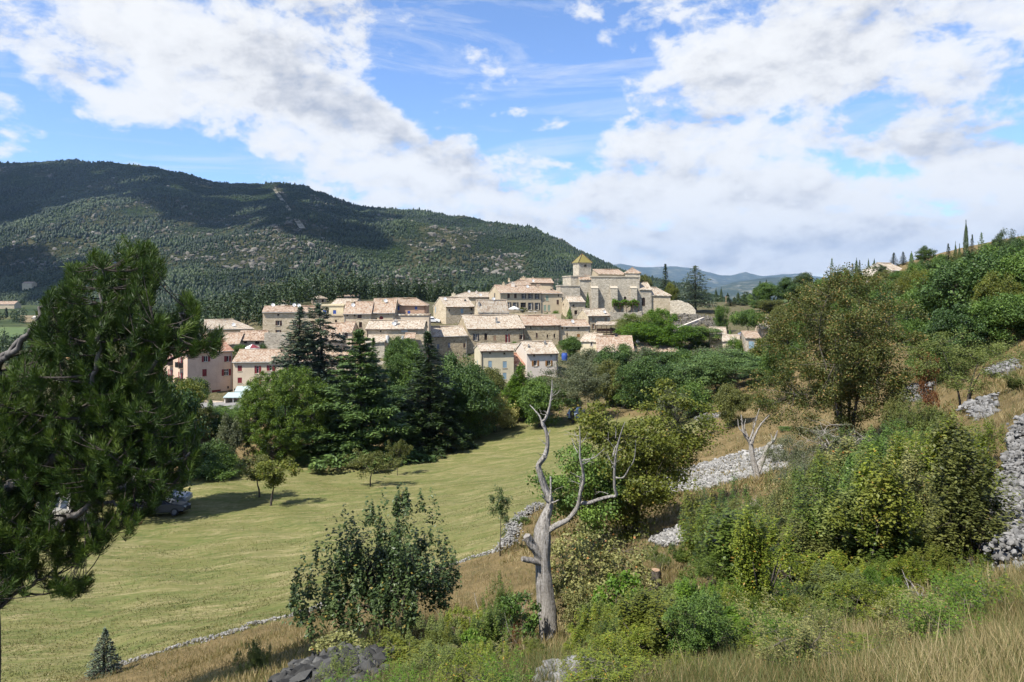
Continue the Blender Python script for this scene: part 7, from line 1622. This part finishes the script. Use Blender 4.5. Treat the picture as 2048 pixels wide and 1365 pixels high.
dead_tree('small dead tree with a forked dark trunk before the scree bank', 1516, 33, [
 ('trunk', [([(1518,972,5.76),(1514,948,5.40),(1509,926,5.04),(1505,905,4.32),(1503,888,3.96),(1490,868,2.59),(1487,850,1.87),(1485,831,0.72)], .2)]), ('limb', [([(1513,950,4.32),(1520,938,4.32),(1533,908,3.96),(1540,893,3.60),(1552,883,2.52),(1560,864,0.86)], .3)]),
 ('branch', [([(1503,888,2.88),(1508,872,2.16),(1520,848,1.44),(1536,829,0.65)], -.2), ([(1500,880,1.73),(1512,850,1.15),(1523,820,0.58)], .3), ([(1490,868,1.44),(1480,858,1.01),(1478,840,0.58)], .2), ([(1508,872,1.15),(1504,850,0.86),(1506,834,0.50)], -.3), ([(1487,850,1.01),(1478,838,0.58)], -.2), ([(1520,848,0.86),(1530,846,0.65),(1536,838,0.43)], .3), ([(1496,874,1.01),(1492,856,0.72),(1497,842,0.43)], .4), ([(1512,850,0.72),(1508,836,0.58),(1512,826,0.36)], -.3), ([(1540,893,1.44),(1546,880,1.01),(1544,868,0.50)], .2)])], 4)
def stump():
    c = spot(1311, 14.2); root = empty('tree_stump', c); tag(root, 'sawn grey tree stump standing in the scrub right of the dead tree', 'stump'); r = np.random.default_rng(8)
    h = (HY - 1141) / F * 14.2 - c[2]; mb = MB(); P = curve([(0, 0, -.2), (.01, 0, h * .5), (0, 0, h)], 8); gnarl(mb, P, np.linspace(.115, .092, 8), 16, r); mb.obj('trunk', M['bark'], root, True)
    t = MB(); tube(t, [(0, 0, h + .001), (0, 0, h + .012)], .088, 16); t.obj('cut_face', M['wood_tan'], root)
def fine_twigs(root, px, d, strokes, n, seed):
    r = np.random.default_rng(seed); base = np.array(root.location)
    for _ in range(n):
        x0, y0, x1, y1 = strokes[int(r.integers(len(strokes)))]; f = r.random(); b = at(x0 + (x1 - x0) * f, y0 + (y1 - y0) * f, d + r.normal(0, .02)) - base
        a = np.array([r.normal(0, .8), r.normal(0, .8), r.uniform(.1, 1)]); a /= np.linalg.norm(a); l = r.uniform(.10, .34); mb = MB()
        P = curve([b, b + a * l * .5 + r.normal(0, .02, 3), b + a * l + r.normal(0, .03, 3)], 6); tube(mb, P, np.linspace(.007, .002, 6), 5)
        if r.random() < .6: q = P[3]; e = a + r.normal(0, .7, 3); e /= np.linalg.norm(e); tube(mb, [P[3], P[3] + e * l * .3, P[3] + e * l * .5], [.004, .003, .0015], 4)
        mb.obj('twig', M['dead'], root)
fine_twigs(BIG_DEAD, 1100, 12.75, [(1100,1003,1081,952),(1078,935,1096,896),(1096,896,1086,851),(1092,843,1105,787)], 16, 2)
fine_twigs(BIG_DEAD, 1100, 12.45, [(1158,985,1164,957),(1163,935,1157,907),(1157,907,1157,860)], 12, 3)
fine_twigs(BIG_DEAD, 1100, 12.2, [(1224,963,1224,921),(1224,921,1234,857),(1173,1005,1217,988)], 12, 4)
stump()
def brushwood(label, px, d, n, sp, L, seed):
    r = np.random.default_rng(seed); c = spot(px, d); mb = MB()
    for _ in range(n):
        b = np.array([r.normal(0, sp), r.normal(0, sp * .6), 0]); b[2] = gz(c[0] + b[0], c[1] + b[1]) - c[2] + r.random() * .1; a = r.normal(0, 1, 3); a[2] = abs(a[2]) * .7; a /= np.linalg.norm(a); l = L * r.uniform(.4, 1.1)
        tube(mb, curve([b, b + a * l * .5 + r.normal(0, .04, 3), b + a * l + r.normal(0, .06, 3) - [0, 0, .1 * l]], 6), np.linspace(.006, .002, 6) * r.uniform(.7, 1.6), 5)
    o = mb.obj('brushwood', M['dead']); o.location = c; tag(o, label, 'dead branches')
brushwood('grey heap of dead branches in the grass at the lower right', 1805, 8.8, 60, .16, .34, 3)
brushwood('pale fallen branches left of the dead tree trunk', 975, 16, 26, .35, .8, 4)
brushwood('tangle of bare twigs between the box bushes', 1650, 12.5, 60, .5, .7, 5)
brushwood('fallen grey branch at the foot of the dead tree', 1020, 11.5, 12, .2, .6, 6)

# --- scrub: box, juniper, smoke bush ...
proto('box_a', broadleaf(51, 1.6, 1.6, .0, 130, 16000, .040, .62, 'dome', .02, stems=7, n_limb=10, clump_r=.062, flat=1.2, lob=.35, sprig=1.6, gaps=.2, density=.7, twig=.004, spread=.2), 'bark', 'leaf_box', 'foliage', 'stems')
proto('box_b', broadleaf(52, 1.8, 1.4, .0, 120, 15000, .040, .62, 'vase', .02, stems=6, n_limb=10, clump_r=.065, flat=1.4, lob=.4, sprig=2.0, gaps=.3, density=.7, twig=.004, spread=.16), 'bark', 'leaf_box', 'foliage', 'stems')
proto('box_c', broadleaf(53, 1.5, 1.9, .0, 150, 17000, .042, .58, 'round', .02, stems=7, n_limb=12, clump_r=.058, flat=.9, lob=.4, sprig=.8, gaps=.25, density=.8, twig=.004, spread=.25), 'bark', 'leaf_box', 'foliage', 'stems')
proto('boxm_a', broadleaf(54, 2.6, 2.8, .0, 150, 15000, .074, .6, 'dome', .03, stems=7, n_limb=12, clump_r=.062, flat=1.2, lob=.35, sprig=1.4, gaps=.2, density=.7, twig=.007, spread=.2), 'bark', 'leaf_box', 'foliage', 'stems')
proto('boxm_b', broadleaf(55, 2.8, 2.5, .0, 140, 14500, .072, .6, 'vase', .03, stems=6, n_limb=12, clump_r=.066, flat=1.4, lob=.4, sprig=1.8, gaps=.3, density=.7, twig=.007, spread=.16), 'bark', 'leaf_boxdark', 'foliage', 'stems')
proto('greyscrub', broadleaf(56, 2.4, 2.8, .0, 170, 15000, .060, .42, 'round', .03, stems=8, n_limb=14, clump_r=.058, flat=.9, lob=.4, gaps=.25, density=.8, twig=.008, wig=.12, spread=.24), 'bark_pale', 'leaf_grey', 'foliage', 'stems')
proto('smoke', broadleaf(57, 2.0, 2.4, .03, 150, 10500, .058, .8, 'round', .03, stems=4, n_limb=9, clump_r=.075, flat=.7, lob=.35, gaps=.25, density=.8, twig=.006, spread=.2, upb=.8), 'bark', 'leaf_smoke', 'foliage', 'stems')
proto('bramble', broadleaf(58, 1.2, 1.3, .0, 60, 2600, .070, .75, 'dome', .015, stems=5, n_limb=7, clump_r=.09, flat=.7, lob=.4, gaps=.2, density=.7, twig=.005, spread=.24, upb=.9), 'bark', 'leaf_vivid', 'foliage', 'stems')
proto('herb', broadleaf(59, .6, .7, .0, 50, 3200, .026, .35, 'vase', .008, stems=6, n_limb=7, clump_r=.10, flat=1.2, sprig=1.5, lob=.3, twig=.003, spread=.2), 'bark', 'leaf_box', 'foliage', 'stems')
S_ = 'bushes of the foreground scrub'
SC = [('greyscrub', 1598, 25, 872, 140, None, 'grey-green juniper-like bush under the left side of the rusty tree'), ('greyscrub', 1640, 20.5, 930, 170, None, 'big grey-green bush in the middle of the scrub, left of the yellowish ones'), ('boxm_b', 1745, 23, 868, 130, 'leaf_boxdark', 'dark bush under the right side of the rusty tree'), ('boxm_a', 1800, 21, 846, 150, 'leaf_mid', 'fresh green rounded bush right below the rusty tree'),
 ('boxm_a', 1870, 19, 856, 150, None, 'yellow-green box bush in the upper row of the scrub'), ('boxm_b', 1925, 17.5, 846, 130, 'leaf_box', 'spiky yellow-green box bush in the upper row of the scrub'), ('boxm_b', 1952, 15.5, 826, 110, 'leaf_box', 'spiky box bush leaning over the white stone wall'), ('boxm_a', 1925, 13.6, 925, 140, None, 'yellowish box bush touching the white stone wall'), ('boxm_b', 1720, 18.5, 920, 160, None, 'upright box bush in the middle of the scrub'), ('boxm_a', 1835, 16, 915, 190, None, 'broad box bush with orange tips in the scrub'), ('boxm_b', 1905, 14, 940, 170, 'leaf_box', 'tall spiky box bush right in the scrub'),
 ('greyscrub', 1555, 18.5, 985, 120, 'leaf_boxdark', 'dark tangled bush at the left of the scrub'), ('boxm_b', 1490, 20, 962, 90, 'leaf_mid', 'small green bush below the little dead tree'), ('boxm_b', 1420, 19, 985, 100, 'leaf_oak', 'deep green young oak bush above the stone bank'), ('boxm_a', 1460, 16.5, 1040, 130, 'leaf_boxdark', 'dark green bush left of the ivy column'), ('boxm_a', 1590, 15, 1030, 180, 'leaf_boxdark', 'large dark bush behind the ivy column'), ('greyscrub', 1680, 14, 1040, 180, None, 'grey tangled bush behind the bare twigs'), ('boxm_a', 1765, 13, 1020, 190, None, 'broad yellow-green box bush above the dead branch heap'), ('boxm_b', 1850, 12, 1030, 190, 'leaf_box', 'spiky box bush above the lower right grass'), ('boxm_a', 1905, 11.5, 1040, 140, 'leaf_boxdark', 'dark bush at the foot of the white stone wall'),
 ('boxm_b', 1380, 18, 1085, 100, 'leaf_boxdark', 'dark bush below the stone bank right of the maple'), ('greyscrub', 1318, 18.5, 1092, 76, 'leaf_boxdark', 'dark round bush under the maple'), ('box_b', 1525, 8.6, 1022, 120, 'leaf_box', 'ivy-clad dead stem like a leafy column in the lower right scrub'), ('box_a', 1525, 8.4, 1180, 90, 'leaf_boxdark', 'dark foot of leaves around the ivy-clad stem'), ('box_c', 1620, 10.5, 1105, 200, None, 'yellow-green box bush right of the ivy column'), ('box_a', 1700, 10, 1130, 150, None, 'small box bush between ivy column and branch heap'), ('box_c', 1760, 10.2, 1120, 150, 'leaf_boxdark', 'dark box bush behind the branch heap'), ('box_a', 1845, 9.6, 1120, 130, None, 'box bush right of the branch heap'), ('box_c', 1450, 11, 1110, 130, 'leaf_boxdark', 'low bush with bare twigs left of the ivy column'),
 ('smoke', 1205, 13.4, 1050, 220, None, 'pale olive broad-leaved bush right of the dead trunk'), ('smoke', 1150, 12.6, 1150, 110, None, 'smaller pale olive bush touching the dead trunk'), ('bramble', 1238, 10.6, 1150, 105, None, 'vine with big bright green leaves right of the dead trunk'), ('bramble', 1034, 12.0, 1190, 80, 'leaf_mid', 'large-leaved dark green bush left of the dead trunk'), ('boxm_a', 1005, 13.5, 1155, 84, 'leaf_boxdark', 'dark bush left of the dead trunk'), ('box_b', 985, 9.4, 1215, 70, 'leaf_boxdark', 'upright dark juniper left of the dead trunk'), ('box_c', 940, 10.4, 1215, 110, None, 'low box bush between oak bush and dead trunk'), ('box_a', 880, 9.8, 1235, 110, 'leaf_light', 'pale green bush right below the oak bush'), ('box_b', 815, 9.0, 1285, 130, 'leaf_yellow', 'yellow-green bush at the bottom below the oak bush'), ('box_a', 512, 12.6, 1283, 64, 'leaf_light', 'small light green bush alone in the dry grass at the bottom left'), ('box_c', 700, 10, 1325, 90, 'leaf_light', 'pale green bush on the darkened stone pile'), ('herb', 620, 9.8, 1345, 60, 'leaf_grey', 'grey herb tuft beside the darkened stone pile'),
 ('box_a', 1330, 11.5, 1190, 110, None, 'box bush beside the sawn stump'), ('bramble', 1400, 9.4, 1190, 120, 'leaf_light', 'pale fresh leaved bush left of the ivy column'), ('bramble', 1430, 7.6, 1230, 130, 'leaf_light', 'pale green oak seedling bush in front of the ivy column'), ('box_c', 1275, 8.6, 1250, 150, None, 'yellow-green box bush at the bottom centre'), ('box_a', 1180, 8.2, 1280, 110, None, 'box bush at the foot of the dead trunk'), ('box_c', 1060, 8.8, 1315, 90, 'leaf_yellow', 'yellow-leaved low bush before the dead trunk'), ('box_a', 975, 7.8, 1290, 100, None, 'box bush at the bottom left of the dead trunk'), ('box_c', 1340, 7, 1275, 140, None, 'low box bush at the bottom right of the dead trunk'), ('herb', 1030, 10.8, 1238, 26, 'leaf_redbrown', 'small orange-red dying plant left of the dead trunk'),
 ('boxm_a', 1044, 36, 1032, 38, 'leaf_boxdark', 'small dark bush growing on the bent dry stone wall'), ('boxm_b', 1420, 30, 1010, 40, 'leaf_mid', 'lone green bush on the dry grass below the scree bank'), ('boxm_a', 1575, 52, 868, 50, 'leaf_mid', 'green bush at the right end of the scree bank'), ('boxm_a', 1850, 24, 800, 110, 'leaf_light', 'light green bush left of the almond tree'), ('boxm_a', 1800, 27, 780, 90, 'leaf_olive', 'olive bush beside the pale stone heap'), ('boxm_b', 2040, 26, 740, 70, 'leaf_light', 'light green shrub at the right edge of the dry slope')]
for key, px, d, top, w_, lf, lb in SC: plant(key, px, d, lb, top, PX(w_, d), name='shrub', cat='shrub', group=S_, leaf=lf)
rs = np.random.default_rng(88)
for k in range(26):
    px = rs.uniform(1000, 1960) if k % 2 else rs.uniform(1120, 1560); d = rs.uniform(6.2, 9.2)
    if px > 1560: d = rs.uniform(8.2, 10.2)
    if 985 < px < 1185: px += 210
    plant(('box_a', 'box_b', 'box_c', 'smoke')[k % 4], px, d, 'loose little bush between the grasses of the near slope', None, rs.uniform(.5, .9), rs.uniform(.35, .75), name='shrub', cat='shrub', group='loose bushes of the near slope', leaf=['leaf_box', 'leaf_vivid', 'leaf_boxdark', 'leaf_light', 'leaf_mid', 'leaf_yellow'][k % 6])
proto('sapling', broadleaf(60, 2.4, 1.0, .0, 70, 7000, .062, .6, 'round', .018, stems=4, n_limb=9, clump_r=.13, flat=1.5, lob=.4, sprig=1.5, gaps=.2, density=.7, twig=.005, spread=.08), 'bark', 'leaf_box', 'foliage', 'stems')
proto('sapling_b', broadleaf(61, 2.6, 1.3, .0, 80, 7500, .066, .6, 'vase', .02, stems=5, n_limb=9, clump_r=.12, flat=1.5, lob=.4, sprig=2.0, gaps=.25, density=.7, twig=.005, spread=.1), 'bark', 'leaf_box', 'foliage', 'stems')
for k in range(32):
    px = rs.uniform(1400, 1955); d = rs.uniform(10.5, 22 if px < 1740 else 15)
    plant(('sapling', 'sapling_b')[k % 2], px, d, 'upright leafy shoots standing out of the dense scrub on the right slope', None, rs.uniform(.7, 1.3), rs.uniform(1.3, 2.3), name='shrub', cat='shrub', group='upright shoots of the right-hand scrub', leaf=['leaf_box', 'leaf_yellow', 'leaf_boxdark', 'leaf_olive', 'leaf_light', 'leaf_smoke', 'leaf_mid'][k % 7], tilt=rs.uniform(-8, 8))
for k in range(96):
    px = rs.uniform(640, 1640) if k % 5 else rs.uniform(1500, 2000); d = rs.uniform(5.0, 11.5); lf = ['leaf_box', 'leaf_light', 'leaf_boxdark', 'leaf_yellow', 'leaf_vivid', 'leaf_smoke'][int(rs.integers(6))]
    if 1020 < px < 1165: px -= 170
    plant(('herb', 'herb', 'box_c' if d > 7 else 'herb', 'bramble' if d > 8.5 and px < 1400 else 'herb')[k % 4], px, d, 'small leafy tuft in the grass of the foreground slope', None, rs.uniform(.35, .8), rs.uniform(.2, .6), name='shrub', cat='shrub', group='small tufts in the foreground grass', leaf=lf)
for k in range(18):
    px = rs.uniform(1380, 1930); d = rs.uniform(11, 22 if px < 1740 else 15.5)
    plant(('boxm_a', 'boxm_b', 'greyscrub')[k % 3], px, d, 'mid-sized leafy bush filling the dense scrub on the right slope', None, rs.uniform(1.3, 2.2), rs.uniform(.7, 1.4), name='shrub', cat='shrub', group='filling bushes of the right-hand scrub', leaf=['leaf_box', 'leaf_boxdark', 'leaf_olive', None][k % 4])
for k in range(34):
    px = rs.uniform(620, 1340) if k < 24 else rs.uniform(60, 480); y = np.interp(px, [60, 380, 600, 800, 1000, 1340], [1030, 965, 925, 888, 850, 815]) - rs.uniform(6, 22)
    d = find_d(px, y, 50, 125)
    plant(('bush_far', 'bush_far_b')[k % 2], px, d, 'dark undergrowth bush at the shady edge of the meadow', None, rs.uniform(3, 5), rs.uniform(1.6, 3.4), name='shrub', cat='shrub', group='undergrowth along the meadow edge', leaf=['leaf_dark', 'leaf_mid', 'leaf_dark'][k % 3])

# --- grass
def grass():
    r = np.random.default_rng(9)
    def blades(n, pxr, dr, hr, wid, name, mat, fn, lean=.55, tint_mu=.5):
        px = r.uniform(*pxr, n); d = np.exp(r.uniform(math.log(dr[0]), math.log(dr[1]), n)); u = (px - CX) / F; x = u * d; z = ground(x, d); py = HY - F * z / d
        ok = fn(px, py, d, x); x, d, z = x[ok], d[ok], z[ok]; n = len(x); h = r.uniform(*hr, n) * (.55 + .9 * fbm(x / 1.1, d / 1.1, 3, 7))
        cl = fbm(x / 1.7, d / 1.7, 3, 15); ax = np.stack([r.normal(.10, lean, n), r.normal(0, lean, n), np.ones(n)], 1); ax /= np.linalg.norm(ax, axis=1, keepdims=True)
        Nn = np.cross(ax, r.normal(0, 1, (n, 3))); P = np.stack([x, d, z], 1) + ax * (h * .46)[:, None]
        mb = MB(); leaves(mb, P, Nn, h, wid, r, np.clip(tint_mu + (cl - .5) * 1.3 + r.normal(0, .13, n), 0, 1), ax * 30)
        tag(mb.obj(name, M[mat]), kind='stuff')
    blades(2200, (700, 2200), (3.4, 14), (.18, .42), .009, 'seed_stalks', 'grass_dry', lambda px, py, d, x: r.random(len(px)) < .3 + .7 * (px > 1500), .22, .75)
    mead = lambda px, py, d: in_poly(px, py, MEADOW) & (d > 20)
    right = lambda px, py: np.clip((px - 1450) / 480, 0, 1)
    blades(110000, (560, 2200), (3.2, 9), (.06, .24), .014, 'dry_grass', 'grass_dry', lambda px, py, d, x: r.random(len(px)) < .25 + .75 * right(px, py))
    blades(190000, (560, 2250), (3.2, 12), (.08, .24), .018, 'green_grass', 'grass_green', lambda px, py, d, x: (r.random(len(px)) < 1.0 - .55 * right(px, py)))
    blades(110000, (-100, 2250), (9, 30), (.10, .30), .050, 'slope_grass', 'grass_dry', lambda px, py, d, x: ~mead(px, py, d) & (fbm(x / 2.5, d / 2.5, 3, 19) > .30))
    blades(70000, (1000, 2250), (28, 80), (.15, .40), .12, 'hill_grass', 'grass_dry', lambda px, py, d, x: ~mead(px, py, d) & (fbm(x / 4, d / 4, 3, 29) > .35))
    blades(110000, (-60, 1420), (21, 70), (.05, .13), .22, 'meadow_grass', 'grass_meadow', lambda px, py, d, x: mead(px, py, d) & (fbm(x / 6 + d / 30, d / 1.2 - x / 6, 4, 39) > .38), .9)
M['grass_dry'] = leaf_mat('dry_grass', (.115,.088,.034), (.235,.18,.076), (.41,.33,.18), odd=(.085,.105,.03), odd_at=.86, trans=.3, clump=.8)
M['grass_green'] = leaf_mat('green_grass', (.045,.058,.016), (.095,.112,.034), (.19,.18,.068), odd=(.25,.185,.085), odd_at=.82, trans=.3, clump=.8)
M['grass_meadow'] = leaf_mat('cut_meadow_grass', (.085,.098,.028), (.155,.145,.05), (.29,.24,.11), trans=.25, clump=.3)
grass()
